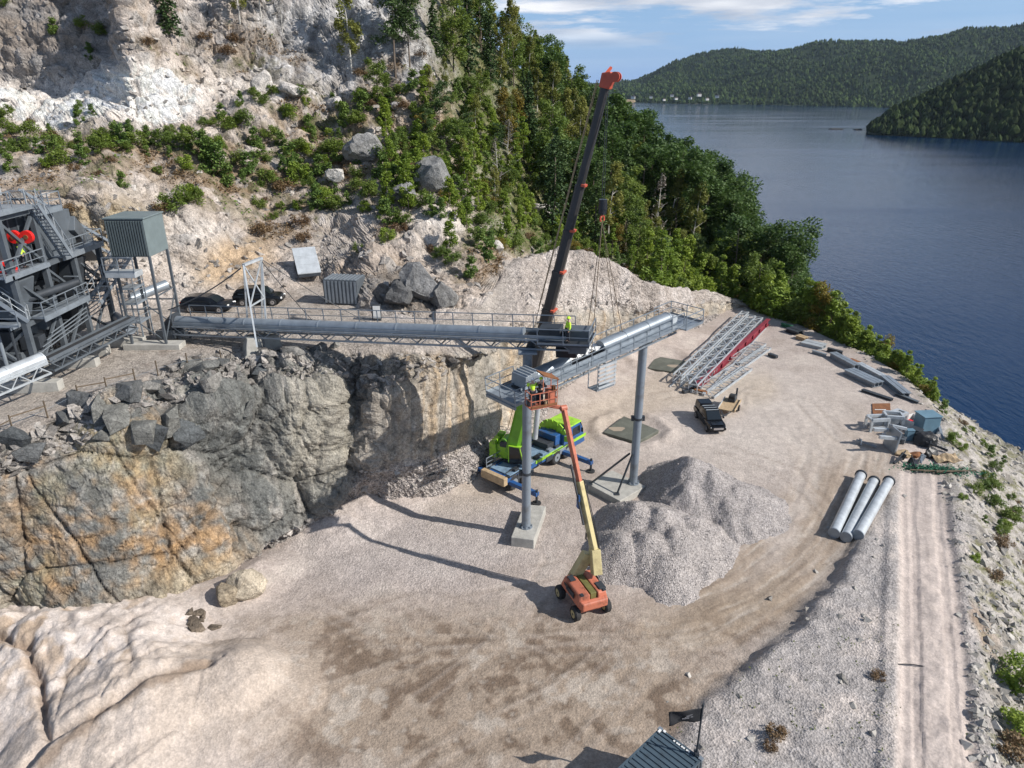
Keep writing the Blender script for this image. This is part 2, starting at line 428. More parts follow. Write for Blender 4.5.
def np_mesh(name, V, Q, mat, smooth=True, cols=None, grit=None, corner=4):
    """mesh from numpy arrays: V (n,3), Q (m,corner)"""
    me = bpy.data.meshes.new(name)
    me.vertices.add(len(V)); me.vertices.foreach_set('co', np.ascontiguousarray(V, dtype=np.float32).ravel())
    me.loops.add(Q.size); me.loops.foreach_set('vertex_index', np.ascontiguousarray(Q, dtype=np.int32).ravel())
    me.polygons.add(len(Q)); me.polygons.foreach_set('loop_start', np.arange(0, Q.size, corner, dtype=np.int32))
    me.update(calc_edges=True)
    me.polygons.foreach_set('use_smooth', np.full(len(Q), smooth, dtype=bool))
    if cols is not None:
        a = me.color_attributes.new('Col', 'FLOAT_COLOR', 'POINT')
        a.data.foreach_set('color', np.concatenate([cols, np.ones((len(cols), 1))], 1).astype(np.float32).ravel())
    if grit is not None:
        a = me.attributes.new('grit', 'FLOAT', 'POINT'); a.data.foreach_set('value', grit.astype(np.float32).ravel())
    me.materials.append(mat)
    return me
def grid_quads(m, n):
    i = np.arange(m - 1)[:, None] * n + np.arange(n - 1)[None]
    return np.stack([i, i + 1, i + n + 1, i + n], -1).reshape(-1, 4)
def grid_normals(Pg):
    du = np.gradient(Pg, axis=0); dv = np.gradient(Pg, axis=1)
    N = np.cross(dv, du); N /= np.linalg.norm(N, axis=-1, keepdims=True) + 1e-9
    return N
# ================================================================== THE SETTING
def lerp3(a, b, m): return a * (1 - m[..., None]) + np.array(b) * m[..., None]
WATER_Z = -14.0

# ---- hillside, bench and quarry face: one lofted sheet. columns are lines of sight, rows go from the toe up and back
# rows 0-5: (image row, height); rows 6-12: (image row, distance)
COLS = {
 -220: [(720,-1),(660,0),(640,1.5),(520,10.5),(470,13.2),(311,13.5),(190,66),(140,80),(92,96),(10,104),(-200,112),(-300,140),(-200,210)],
 -60: [(690,-1),(640,0),(615,1.8),(498,10.8),(455,13),(311,13.5),(190,66),(138,81),(88,98),(0,105),(-160,114),(-250,140),(-150,210)],
 0: [(680,-1),(635,0.5),(614,1.8),(482,10.5),(440,12.9),(311,13.5),(190,66),(135,82),(84,100),(-5,106),(-150,116),(-250,140),(-150,210)],
 55: [(680,-1),(640,0),(622,1.2),(458,11.2),(416,13.2),(311,13.5),(188,66.5),(130,83),(80,100),(-10,106),(-150,116),(-250,140),(-150,210)],
 100: [(680,-1),(640,0),(620,0.8),(440,11.9),(396,13.4),(311,13.5),(192,67),(128,84),(76,98),(-10,104),(-150,112),(-250,136),(-150,210)],
 125: [(675,-1),(636,-.5),(616,0.6),(432,12),(386,13.4),(309,13.5),(205,68),(130,84),(62,90),(-20,96),(-150,108),(-250,134),(-150,210)],
 160: [(660,-1),(625,-.5),(606,0.6),(418,12),(368,13.4),(303,13.5),(215,71),(140,84),(78,92),(20,99),(-80,106),(-200,130),(-150,210)],
 200: [(630,-1),(603,-.3),(588,0.8),(405,12),(352,13.3),(300,13.5),(212,73),(150,84),(92,94),(48,100),(-40,106),(-150,130),(-100,200)],
 240: [(585,-1),(568,-.1),(556,0.8),(398,11.5),(346,13.3),(294,13.5),(225,76),(172,85),(96,96),(52,102),(-40,108),(-140,128),(-100,200)],
 280: [(560,-1),(545,0),(530,1.0),(394,11.0),(346,13.2),(290,13.5),(230,78),(172,87),(102,98),(60,104),(-30,110),(-130,128),(-80,200)],
 320: [(545,-1),(530,0),(512,1.5),(392,10.6),(347,13.2),(285,13.5),(232,78),(166,90),(108,100),(66,106),(-20,112),(-110,126),(-60,200)],
 350: [(530,-1),(512,0),(474,3.8),(398,8.8),(351,12.8),(298,13.5),(250,75),(185,86),(115,99),(86,104),(-8,112),(-90,124),(-50,200)],
 375: [(528,-1),(508,0),(460,4.9),(398,10.4),(350,12.9),(315,13.3),(262,70),(200,82),(122,99),(92,105),(0,113),(-70,125),(-40,200)],
 430: [(520,-1),(500,0),(452,4.6),(380,10.3),(351,12.6),(322,13.1),(268,70),(200,84),(140,98),(80,107),(10,118),(-20,135),(-20,210)],
 470: [(505,-1),(486,0),(436,4.0),(362,10.0),(340,12.3),(312,13.2),(264,72),(212,87),(150,105),(85,122),(52,142),(30,160),(60,220)],
 510: [(475,-1),(460,0),(424,1.8),(346,9.4),(322,12),(272,14.0),(262,84),(225,96),(160,115),(105,138),(70,155),(62,178),(90,230)],
 560: [(420,-1),(405,0),(385,1.5),(318,8.6),(295,11),(250,14.5),(262,96),(238,108),(190,125),(140,145),(105,165),(112,190),(200,240)],
 610: [(385,-1),(370,0),(352,1.2),(318,6.2),(295,9),(262,12.5),(272,98),(252,112),(218,128),(190,147),(168,172),(178,200),(250,245)],
 650: [(368,-1),(354,0),(338,1.4),(318,4.4),(302,6.8),(283,9.2),(292,98),(274,114),(244,130),(216,150),(194,180),(208,205),(290,240)],
 680: [(352,-1),(338,0),(326,1.2),(312,3),(301,4.8),(289,6.0),(296,106),(283,118),(258,133),(233,150),(215,176),(228,200),(310,230)],
 710: [(332,-1),(322,0),(314,.8),(305,1.8),(299,2.4),(292,3.4),(298,112),(287,122),(268,135),(250,150),(234,174),(250,192),(325,215)],
 750: [(318,-1.6),(314,-1),(311,-.6),(309,-.3),(307,0),(305,.3),(306,114),(301,122),(294,130),(285,141),(277,156),(290,170),(342,184)],
 820: [(347,-3),(345,-3),(343,-3),(341,-3),(340,-3),(338,-3),(341,106),(343,110),(346,115),(350,120),(355,126),(361,132),(380,140)],
 900: [(392,-5),(390,-5),(388,-5),(387,-5),(386,-5),(385,-5),(388,90),(390,94),(394,98),(399,102),(405,106),(412,110),(430,118)],
}
cpx = np.array(sorted(COLS)); NR = 13
cpy = np.zeros((len(cpx), NR)); cY = np.zeros((len(cpx), NR))
for i, k in enumerate(cpx):
    for r, (py, v) in enumerate(COLS[k]):
        cpy[i, r] = py
        cY[i, r] = P(0, py, z=v).y if r < 6 else v
def pchip(x, xs, ys):
    """monotone cubic along axis 0"""
    h = np.diff(xs)[:, None]; d = np.diff(ys, axis=0) / h
    m = np.zeros_like(ys); m[0] = d[0]; m[-1] = d[-1]
    a, b = d[:-1], d[1:]
    w1, w2 = 2 * h[1:] + h[:-1], h[1:] + 2 * h[:-1]
    with np.errstate(divide='ignore', invalid='ignore'):
        mm = (w1 + w2) / (w1 / a + w2 / b)
    m[1:-1] = np.where(a * b > 0, np.nan_to_num(mm), 0)
    k = np.clip(np.searchsorted(xs, x) - 1, 0, len(xs) - 2)
    t = ((x - xs[k]) / (xs[k + 1] - xs[k]))[:, None]; hh = (xs[k + 1] - xs[k])[:, None]
    return ((2 * t**3 - 3 * t**2 + 1) * ys[k] + (t**3 - 2 * t**2 + t) * hh * m[k] + (-2 * t**3 + 3 * t**2) * ys[k + 1] + (t**3 - t**2) * hh * m[k + 1])
gpx = np.arange(-220, 900.1, 2.0)
Npy, NY = pchip(gpx, cpx.astype(float), cpy), pchip(gpx, cpx.astype(float), cY)
steps = [6, 12, 66, 26, 34, 56, 44, 42, 42, 42, 44, 10]
rr = np.concatenate([k + np.arange(s) / s for k, s in enumerate(steps)] + [[12.0]])
k = np.minimum(rr.astype(int), 11); t = (rr - k)
def rowmix(N): return N[:, k] * (1 - t) + N[:, k + 1] * t
def soften(A, n=2):
    for _ in range(n):
        B = A.copy(); B[:, 1:-1] = 0.25 * A[:, :-2] + 0.5 * A[:, 1:-1] + 0.25 * A[:, 2:]; A = B
    return A
GPY, GY = soften(rowmix(Npy), 3), soften(rowmix(NY), 3)
GPX = np.broadcast_to(gpx[:, None], GPY.shape)
RR = np.broadcast_to(rr[None], GPY.shape)
H0 = Pn(GPX, GPY, Y=GY)
HN = grid_normals(H0)
if HN[..., 1].mean() > 0: HN = -HN
# amplitude of the breakage per zone
band = lambda a, b, w=0.25: sstep(a - w, a + w, RR) * (1 - sstep(b - w, b + w, RR))
face = band(1.7, 3.6, 0.2); rubble = band(3.2, 3.88, 0.16); bench = band(4.02, 4.95, 0.08)
hill = sstep(4.9, 5.3, RR)
forest = np.clip(sstep(425, 495, GPX + 12 * (RR - 8)) * sstep(6.0, 6.6, RR), 0, 1)
mound = sstep(490, 530, GPX) * (1 - sstep(700, 740, GPX)) * band(3.4, 5.9, 0.3)
planar = face * (1 - sstep(150, 240, GPX))                     # the big flat stained face on the left
right = sstep(720, 780, GPX)
f1, e1, id1 = facets(H0 * np.array([0.16, 0.16, 0.16]) + 3.1, 11, 0.9)
f2, e2, id2 = facets(H0 * np.array([0.50, 0.42, 0.40]) + 9.1, 23, 0.9)
f3, e3, id3 = facets(H0 * 1.35 + 5.1, 37, 0.9)
f4, e4, id4 = facets(H0 * 3.1 + 1.1, 47, 0.9)
nb = fbm(H0 * 0.12, 4, 3); nm = fbm(H0 * 0.6, 4, 5); nf = fbm(H0 * 2.6, 3, 9)
soft = np.clip(mound + right + bench, 0, 1)
tanface = face * sstep(345, 400, GPX)
rocky = np.clip(face + rubble + hill, 0, 1) * (1 - soft) * (1 - 0.75 * forest) * (1 - .72 * tanface)
smooth_z = np.clip(blob(GPX, GPY, 245, 262, 90, 42, -15, .4) + .6 * blob(GPX, GPY, 200, 180, 400, 30, 0, .4), 0, 1) * hill
rocky = rocky * (1 - .65 * smooth_z)
disp = rocky * (2.4 * f1 * (1 - 0.55 * planar) * (1 - .4 * hill) + 0.95 * f2 * (1 - 0.8 * planar) * (1 - .2 * hill) + 0.36 * f3 * (1 - 0.72 * planar) * (1 - .4 * hill) + .16 * f4 * (1 - .6 * hill) * (1 - .5 * planar) + 1.2 * nb * (1 - face) + 0.14 * nf)
slab = np.clip(blob(GPX, GPY, 90, 98, 130, 40, -3, .35) + blob(GPX, GPY, 435, 228, 46, 36, 25, .35) + blob(GPX, GPY, 190, 245, 95, 40, 25, .4) + .6 * blob(GPX, GPY, 280, 90, 90, 30, 10, .4), 0, 1) * hill
disp = disp * (1 - .45 * slab) + slab * rocky * (1.5 * f1 + .25 * f2)
led = (H0[..., 2] * .42 + 1.3 * nb + .35 * nm) % 1.0
disp += rocky * hill * (1 - forest) * (.35 + .55 * slab) * (sstep(0, .85, led) * (1 - sstep(.85, 1, led)) - .5)
disp += rubble * (0.55 * f2 + 0.42 * f3) * (1 - sstep(420, 480, GPX))
disp -= rocky * (0.30 * np.exp(-e1 / .03) + 0.18 * np.exp(-e2 / .04) * (1 - .6 * planar) + .07 * np.exp(-e3 / .06))
# long slanting joints across the planar face
jl = np.abs(((GPX * .83 + GPY * -.55 + 22 * nb) / 95.0) % 1 - .5) * 95; jk = np.abs(((GPX * .55 + GPY * .83 + 18 * nb + 60) / 130.0) % 1 - .5) * 130
disp -= planar * .35 * (np.exp(-jl / 1.6) + .7 * np.exp(-jk / 1.6)); disp += planar * .5 * (((GPX * .83 + GPY * -.55 + 22 * nb) / 95.0) % 1 - .5)
disp += mound * (0.75 * nb + 0.5 * ridged(H0 * np.array([0.45, .1, .1]), 3, 4) + 0.2 * nm + 0.14 * nf)
disp += bench * (0.06 * nm + 0.04 * nf) + forest * (1.2 * nb + 0.5 * nm) + right * (0.5 * nm)
disp += band(0.9, 1.9, .3) * (0.22 * nf + .4 * nm)
# vertical blasting ribs on the tan wall
ribs = vnoise(np.stack([GPX * 0.16, RR * 0.5, RR * 0], -1), 77) + .6 * vnoise(np.stack([GPX * 0.4, RR * 0.8, RR * 0], -1), 78)
disp += tanface * (0.22 * ribs + .35 * nm)
disp *= sstep(0.2, 1.1, RR) * (1 - 0.8 * sstep(11.5, 12, RR))
HG = H0 + HN * disp[..., None]
# keep the car park strip of the bench level
flat = bench * 0.8 * (1 - sstep(440, 490, GPX))
HG[..., 2] = HG[..., 2] * (1 - flat) + np.clip(HG[..., 2], 13.3, 13.55) * flat

# colour of the rock, with some shade on the hill painted in
PXg = GPX + 10 * nb + 5 * nm; PYg = GPY + 8 * nm + 3 * nf
nc = fbm(H0 * 0.35 + 40, 5, 51); nd = fbm(H0 * np.array([1.1, 1.1, .35]) + 7, 4, 61); ne = fbm(H0 * 1.6 + 70, 3, 71)
white = np.array([0.50, 0.445, 0.40]); C = np.ones(HG.shape) * np.array([0.43, 0.375, 0.33])
C = lerp3(C, (0.52, 0.47, 0.43), sstep(0.0, 0.5, nc))
C = lerp3(C, (0.27, 0.235, 0.21), sstep(0.05, 0.5, nd) * 0.7)
C = lerp3(C, (0.33, 0.245, 0.155), sstep(0.1, 0.45, -nc) * 0.45 * hill)
# bench road
C = lerp3(C, (0.45, 0.40, 0.35), bench * 0.85); C = lerp3(C, (0.34, 0.28, 0.23), bench * sstep(.1, .5, nm) * .6)
# face: grey-green rock left half with orange stain, tan wall on the right
fm = np.clip(face + rubble * 0.9, 0, 1)
greyrock = fm * (1 - sstep(345, 400, PXg))
C = lerp3(C, (0.245, 0.24, 0.218), greyrock * 0.95)
C = lerp3(C, (0.125, 0.13, 0.125), greyrock * np.clip(sstep(0.05, 0.5, id2 - .35) * .75, 0, 1))
C = lerp3(C, (0.43, 0.40, 0.36), greyrock * sstep(0.02, 0.45, nd) * .85)
C = lerp3(C, (0.42, 0.38, 0.345), rubble * sstep(-.1, .35, ne + .3 * nb) * 0.75)
for (cx_, cy_, rx_, ry_, an, s_) in ((125, 480, 60, 48, 20, .85), (10, 450, 35, 30, 30, .8), (60, 560, 95, 45, 0, .75), (190, 560, 55, 45, -20, .85), (30, 500, 50, 25, 40, .5), (215, 510, 25, 40, 0, .35), (130, 420, 45, 20, 10, .5)):
    C = lerp3(C, (0.42, 0.26, 0.125), blob(PXg, PYg, cx_, cy_, rx_, ry_, an, .6) * face * s_ * np.clip(.45 + 1.5 * ne + .6 * nc, 0, 1))
C = lerp3(C, (0.44, 0.36, 0.24), blob(PXg, PYg, 190, 585, 60, 25, -15, .6) * face * .6)
C = lerp3(C, (0.36, 0.33, 0.27), blob(PXg, PYg, 320, 430, 45, 60, 20, .5) * face * .75)
C = lerp3(C, (0.15, 0.155, 0.145), blob(PXg, PYg, 235, 440, 55, 60, 0, .5) * face * .6)
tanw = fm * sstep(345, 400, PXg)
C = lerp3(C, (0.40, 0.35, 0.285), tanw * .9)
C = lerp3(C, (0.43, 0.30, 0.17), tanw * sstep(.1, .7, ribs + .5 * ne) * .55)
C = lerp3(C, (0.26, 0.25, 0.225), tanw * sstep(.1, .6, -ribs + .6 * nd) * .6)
C = lerp3(C, (0.55, 0.51, 0.45), tanw * sstep(.25, .6, ne) * .5)
# joints
jt = np.clip(np.exp(-e1 / .03) + np.exp(-e2 / .035) * (1 - .5 * planar) + planar * np.exp(-jl / 1.2), 0, 1)
C = lerp3(C, (0.06, 0.055, 0.05), jt * fm * .55 * (1 - .5 * sstep(345, 400, PXg)))
# scree and mound
C = lerp3(C, (0.40, 0.36, 0.335), band(0.4, 1.9, .2) * .9)
C = lerp3(C, (0.54, 0.485, 0.445), mound * .95); C = lerp3(C, (0.34, 0.29, 0.25), mound * sstep(0.05, .5, ridged(H0 * np.array([.5, .12, .12]), 3, 8)) * .6)
# hill colours
hr = hill * (1 - mound)
C = lerp3(C, (0.68, 0.635, 0.59), hr * blob(PXg, PYg, 90, 98, 125, 38, -3, .3) * .95); C = lerp3(C, (0.60, 0.555, 0.51), hr * blob(PXg, PYg, 270, 85, 80, 26, 12, .4) * .8); C = lerp3(C, (0.52, 0.475, 0.43), hr * blob(PXg, PYg, 170, 240, 80, 40, 30, .4) * .8)
C = lerp3(C, (0.58, 0.53, 0.48), hr * blob(PXg, PYg, 435, 225, 42, 34, 25, .35) * .9)
C = lerp3(C, (0.30, 0.30, 0.30), hr * blob(PXg, PYg, 350, 35, 110, 55, 0, .4) * .85)
C = lerp3(C, (0.46, 0.45, 0.44), hr * blob(PXg, PYg, 390, 40, 60, 50, 0, .4) * sstep(-.1, .4, nd) * .8)
C = lerp3(C, (0.15, 0.145, 0.14), hr * blob(PXg, PYg, 45, 40, 70, 48, 0, .3) * .7)  # shade of the recessed cliff painted into the colour
C = lerp3(C, (0.42, 0.30, 0.18), hr * blob(PXg, PYg, 235, 270, 40, 26, -30, .5) * .8)
C = lerp3(C, (0.36, 0.295, 0.19), hr * blob(PXg, PYg, 100, 225, 55, 30, 0, .4) * .9)
C = lerp3(C, (0.47, 0.44, 0.41), hr * blob(PXg, PYg, 340, 225, 30, 50, 35, .5) * .7)
C = lerp3(C, (0.13, 0.125, 0.115), hr * blob(PXg, PYg, 405, 292, 36, 24, 5, .3) * .85)  # black rock, with the dark shadows around it painted in
cliffm = hr * np.clip(blob(PXg, PYg, 340, 40, 115, 62, 0, .35) + .7 * blob(PXg, PYg, 190, 25, 80, 30, 0, .4), 0, 1)
stk = vnoise(np.stack([GPX * .16 + .05 * GPY, GPY * .012, GPX * 0], -1), 83) + .6 * vnoise(np.stack([GPX * .45, GPY * .03, GPX * 0], -1), 84)
C = lerp3(C, (0.16, 0.155, 0.155), cliffm * sstep(.05, .6, stk) * .75); C = lerp3(C, (0.50, 0.49, 0.48), cliffm * sstep(.1, .6, -stk) * .6)
crk = np.clip(np.exp(-e2 / .015) * .7 + np.exp(-e1 / .02), 0, 1)
C = lerp3(C, (0.14, 0.12, 0.10), crk * hr * .55)
C = C * (1 + .30 * (id3 - .5) * np.clip(face + rubble + hr, 0, 1) + .22 * (id2 - .5) * np.clip(face + rubble, 0, 1))[..., None]
soil = hr * sstep(.12, .5, ridged(H0 * np.array([.10, .10, .34]) + 3, 4, 91) + .3 * nm) * (1 - cliffm * .7) * (1 - .75 * blob(PXg, PYg, 85, 96, 115, 30, -3, .3))
C = lerp3(C, (0.26, 0.185, 0.12), soil * .26)
C = lerp3(C, (0.33, 0.32, 0.31), hr * sstep(.1, .45, fbm(H0 * .5 + 77, 4, 93)) * .6 * (1 - blob(PXg, PYg, 85, 96, 115, 30, -3, .3)))
C = lerp3(C, (0.34, 0.31, 0.20), planar * sstep(.05, .4, fbm(H0 * .3 + 17, 4, 95)) * .5); C = lerp3(C, (0.50, 0.48, 0.44), planar * np.exp(-np.abs(fbm(H0 * .55 + 27, 3, 97)) / .035) * .45)
veg = np.zeros_like(nc)
for (cx_, cy_, rx_, ry_, an, s_) in ((110, 155, 150, 26, 0, .75), (230, 170, 70, 40, 10, .9), (330, 150, 75, 55, 20, .9), (250, 50, 60, 22, 15, .7), (300, 205, 60, 30, -20, .7), (420, 130, 70, 60, 0, .9), (400, 215, 30, 12, -40, .7), (170, 60, 40, 10, 30, .6), (480, 260, 35, 20, 0, .7), (60, 182, 80, 14, 0, .5), (390, 75, 40, 14, 5, .7)):
    veg = np.maximum(veg, blob(PXg, PYg, cx_, cy_, rx_, ry_, an, .5) * s_)
veg = np.clip(np.maximum(veg * hr, forest), 0, 1)
vegn = np.clip(veg * sstep(-.35, .15, nm + .4 * ne), 0, 1)
C = lerp3(C, (0.20, 0.135, 0.07), vegn * .8)
C = lerp3(C, (0.065, 0.075, 0.025), vegn * sstep(-.05, .25, nc + .6 * ne) * .85)
C = lerp3(C, (0.10, 0.12, 0.04), forest * .7)
C = lerp3(C, (0.10, 0.10, 0.05), right * .8)
grit = np.clip(band(0.3, 1.9, .2) + mound * .35 + rubble * .3 + .2, 0, 1)
C = C * (1 + .10 * hr)[..., None]
C = np.clip(C, 0.01, .70)
V = HG.reshape(-1, 3)
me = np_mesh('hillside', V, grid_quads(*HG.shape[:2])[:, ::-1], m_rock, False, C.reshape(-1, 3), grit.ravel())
hillside = tag(link('hillside', me), 'stepped quarry hillside of pale and stained rock with a level bench', kind='structure')

def on_hill(px, r):
    """a point of the finished hillside at column px, row parameter r"""
    i = min(max(int(round((px + 220) / 2)), 0), HG.shape[0] - 1); j = int(np.searchsorted(rr, r))
    j = min(j, len(rr) - 1)
    return Vector(HG[i, j]), i, j
def hill_at(px, py, rmin=1.0, rmax=12.0):
    """the hillside point seen at a pixel (nearest one)"""
    i = min(max(int(round((px + 220) / 2)), 0), HG.shape[0] - 1)
    a, b = np.searchsorted(rr, rmin), min(np.searchsorted(rr, rmax), len(rr) - 1)
    seg = GPY[i, a:b]
    hit = np.where(seg <= py)[0]
    j = a + (hit[0] if len(hit) else int(np.argmin(np.abs(seg - py))))
    return Vector(HG[i, j])

# ---- quarry floor: terrace, its outer bank and the pale rock knoll at the lower left
fpx = np.arange(-260, 1300.1, 1.9); fpy = np.concatenate([np.arange(960, 300, -1.9), np.arange(300, 232, -1.2)])
FPX, FPY = np.meshgrid(fpx, fpy, indexing='ij')
G0 = Pn(FPX, FPY, z=0.0)
GX, GYY = G0[..., 0], G0[..., 1]
pw = lambda L: [tuple(P(a, b, z=0)[:2]) for a, b in L]
EDGE = pw([(600, 262), (700, 288), (760, 312), (800, 325), (860, 351), (900, 375), (925, 395), (941, 420), (951, 460), (962, 500), (975, 560), (988, 640), (1003, 768), (1020, 960)])
ed, ep, es = polydist(GX, GYY, EDGE)
out = np.where(es > 0, ed, -ed)                                # positive outside the terrace
n0 = fbm(G0 * 0.25, 4, 101); n1_ = fbm(G0 * 1.1, 4, 103); n2_ = fbm(G0 * 4.0, 3, 105)
out_n = out + 0.9 * n0 + .3 * n1_
slope = np.where(out_n > 0, -0.62 * out_n - 0.0 * out_n, 0)
Hf = 0.10 * n0 + 0.05 * n1_ + 0.02 * n2_
Hf += np.maximum(slope, -19) * (1 + .12 * n1_) + (out_n > 0) * (0.45 * n1_ + .14 * n2_) * np.minimum(out_n, 1)
# gravel bank right of the loop road
BANK = pw([(905, 462), (880, 492), (850, 540), (822, 586), (792, 622), (745, 664), (700, 697), (655, 752), (600, 850), (560, 960)])
bd, bp_, bs = polydist(GX, GYY, BANK)
bsd = np.where(bs > 0, bd, -bd)
bank_side = bsd if True else None
inside_bank = sstep(-0.2, 1.25, -bsd + .3 * n0 + .15 * n1_) if np.mean(bsd[(FPX > 900) & (FPY > 600)]) < 0 else sstep(-0.2, 1.25, bsd + .3 * n0 + .15 * n1_)
bh = 0.85 * sstep(.10, .30, bp_) * (1 - .55 * sstep(.5, .75, bp_))
Hf += inside_bank * bh * (1 - sstep(-3, 1, out)) * (1 + .15 * n1_)
ROAD = pw([(925, 455), (925, 520), (928, 600), (932, 700), (936, 800), (940, 960)])
rd, rp_, rs = polydist(GX, GYY, ROAD)
roadm = 1 - sstep(1.45, 2.2, rd)
Hf -= roadm * 0.16; Hf -= 0.07 * (np.abs(rd - 0.9) < 0.25) * roadm
Hf += 0.18 * (1 - sstep(0.2, .8, np.abs(rd - 2.3))) * sstep(.05, .2, rp_)
# knoll at the lower left
def ridge(pts, hgt, wid, pw_=1.0):
    d, p_, s_ = polydist(GX, GYY, [tuple(P(a, b, z=0)[:2]) for a, b in pts])
    return hgt * np.clip(1 - d / wid, 0, 1) ** pw_
kn = np.maximum(ridge([(-150, 640), (-20, 640), (60, 655), (140, 668), (200, 692)], 2.5, 8.5, .85), 0)
kn *= 1 - .75 * sstep(150, 240, FPX + (FPY - 640) * .3)
kn2 = ridge([(30, 800), (100, 740), (170, 706), (232, 684)], 1.7, 3.4, .8)
kn3 = ridge([(100, 820), (190, 745), (262, 700)], 1.0, 3.6, 1)
kf, ke, kid = facets(G0 * np.array([.26, .20, 1]) + 31, 211, 0.9)
knr = np.clip(kn / 2.2, 0, 1)
kf3, ke3, _k3 = facets(G0 * np.array([1.9, 1.5, 1]) + 21, 217, 0.9)
kf2, ke2, _k2 = facets(G0 * np.array([.7, .5, 1]) + 11, 213, 0.9)
Hf += kn * (1 + .12 * n1_) + knr * (.40 * kf + .10 * kf2 + .10 * kf3 + .05 * n1_ + .05 * n2_) - knr * (.22 * np.exp(-ke / .03) + .08 * np.exp(-ke2 / .04))
Hf = np.maximum(Hf, kn2 + .12 * n1_ - .2 * (1 - np.clip(kn2, 0, 1)) * 5) if False else Hf + kn2 * (1 - .4 * knr) + kn3
crd = np.minimum(polydist(GX + .3 * n1_, GYY + .3 * n1_, pw([(20, 800), (60, 765), (115, 738), (165, 708), (218, 690)]))[0], polydist(GX + .3 * n1_, GYY + .3 * n1_, pw([(-20, 650), (40, 675), (52, 720), (58, 770)]))[0] * 1.6)
Hf -= .55 * np.exp(-(crd / .38) ** 2)
# scree aprons under the wall
Hf += ridge([(330, 515), (400, 478), (460, 462), (500, 446)], 1.9, 5.5, 1.1) * (1 + .3 * n1_)
Hf += ridge([(232, 590), (262, 572)], 1.0, 3, 1) + ridge([(560, 400), (620, 358), (680, 338)], 1.2, 6, 1.2)
# rutted spoil around the flat slabs
for (a, b, w_) in ((632, 430, 3.7), (662, 363, 4.2)):
    c = P(a, b, z=0); dd = np.hypot(GX - c.x, GYY - c.y); Hf += .35 * np.exp(-((dd - w_) / .7) ** 2) * (1 + .6 * n1_)
Hf += 0.0 * np.sin(bsd * 7 + 2 * n0) * (1 - inside_bank) * np.exp(-((bd - 4) / 3) ** 2)
# colour
Fx = FPX + 14 * n0 + 6 * n1_; Fy = FPY + 8 * n0 + 3 * n1_
m1 = fbm(G0 * 0.45 + 9, 5, 131); m2 = fbm(G0 * 1.7 + 3, 4, 133); m3 = fbm(G0 * .14 + 5, 3, 137)
FC = np.ones(G0.shape) * np.array([0.385, 0.335, 0.30])
FC = lerp3(FC, (0.45, 0.40, 0.355), sstep(0, .5, m1)); FC = lerp3(FC, (0.30, 0.255, 0.22), sstep(.05, .5, -m1) * .6)
brown = np.maximum.reduce([blob(Fx, Fy, 470, 695, 290, 85, 0, .4), blob(Fx, Fy, 330, 640, 60, 25, 10, .5), blob(Fx, Fy, 700, 630, 110, 28, -18, .5)])
FC = lerp3(FC, (0.29, 0.23, 0.17), brown * .8)
FC = lerp3(FC, (0.145, 0.105, 0.075), brown * sstep(.0, .42, m1 + .8 * m2) * .85)
FC = lerp3(FC, (0.43, 0.385, 0.33), brown * sstep(.08, .45, -m1 + .8 * m2) * .7)
LOOP = [(600, 632), (680, 618), (760, 582), (810, 540), (840, 490), (845, 450), (815, 415), (760, 400)]
ld, lp, ls = polydist(FPX, FPY * 1.6, [(a, b * 1.6) for a, b in LOOP])
lm = (1 - sstep(38, 62, ld + 6 * n0)) * sstep(0, .22, lp)
FC = lerp3(FC, (0.30, 0.24, 0.18), lm * (1 - sstep(.55, .95, lp)) * .75)
lsd = ld * np.sign(ls) + 4 * n0
stre = .6 * vnoise(np.stack([lsd * .22, lp * 9, lp * 0], -1), 5) + .5 * vnoise(np.stack([lsd * .5, lp * 30, lp * 0], -1), 6) + .5 * m2
Hf2 = 0.05 * stre * lm
FC = lerp3(FC, (0.20, 0.155, 0.115), lm * sstep(.1, .8, stre) * .5 * (1 - sstep(.6, 1, lp)))
FC = lerp3(FC, (0.50, 0.455, 0.40), lm * sstep(.1, .8, -stre) * .5)
FC = lerp3(FC, (0.49, 0.445, 0.40), blob(Fx, Fy, 760, 430, 110, 55, -10, .6) * .6)
FC = lerp3(FC, (0.49, 0.44, 0.40), blob(Fx, Fy, 790, 520, 14, 60, 30, .6) * .5)
LEFTT = [(440, 520), (520, 470), (600, 415), (660, 392), (760, 388)]
d2_, p2_, s2_ = polydist(FPX, FPY, LEFTT)
FC = lerp3(FC, (0.42, 0.36, 0.29), (1 - sstep(8, 26, d2_ + 5 * n0)) * .7)
for trk in ([(560, 640), (430, 655), (330, 690), (230, 760)], [(620, 640), (560, 690), (480, 730), (380, 790)], [(700, 625), (640, 680), (560, 770)], [(300, 600), (380, 640), (520, 640), (640, 640)], [(430, 470), (520, 500), (560, 560), (500, 640), (420, 700)], [(700, 440), (790, 470), (835, 520), (800, 570)], [(640, 400), (720, 385), (800, 400), (870, 460)], [(450, 590), (560, 570), (600, 610)], [(300, 640), (420, 600), (560, 650), (720, 640), (830, 560)]):
    tp_ = pw(trk); dd, pp, ss = polydist(GX + .5 * n0, GYY + .5 * n0, tp_)
    line_ = (np.exp(-((dd - .95) / .22) ** 2)) * (.5 + .5 * sstep(-.3, .4, m1)) * sstep(0, .1, pp) * (1 - sstep(.9, 1, pp))
    FC = lerp3(FC, (0.19, 0.15, 0.115), line_ * .34); Hf = Hf - .035 * line_
    FC = lerp3(FC, (0.48, 0.43, 0.38), np.exp(-((dd - .5) / .15) ** 2) * (.10 + .12 * sstep(-.3, .4, m1)) * sstep(0, .1, pp))
FC = lerp3(FC, (0.375, 0.345, 0.33), blob(Fx, Fy, 420, 545, 130, 38, -8, .5) * .6)
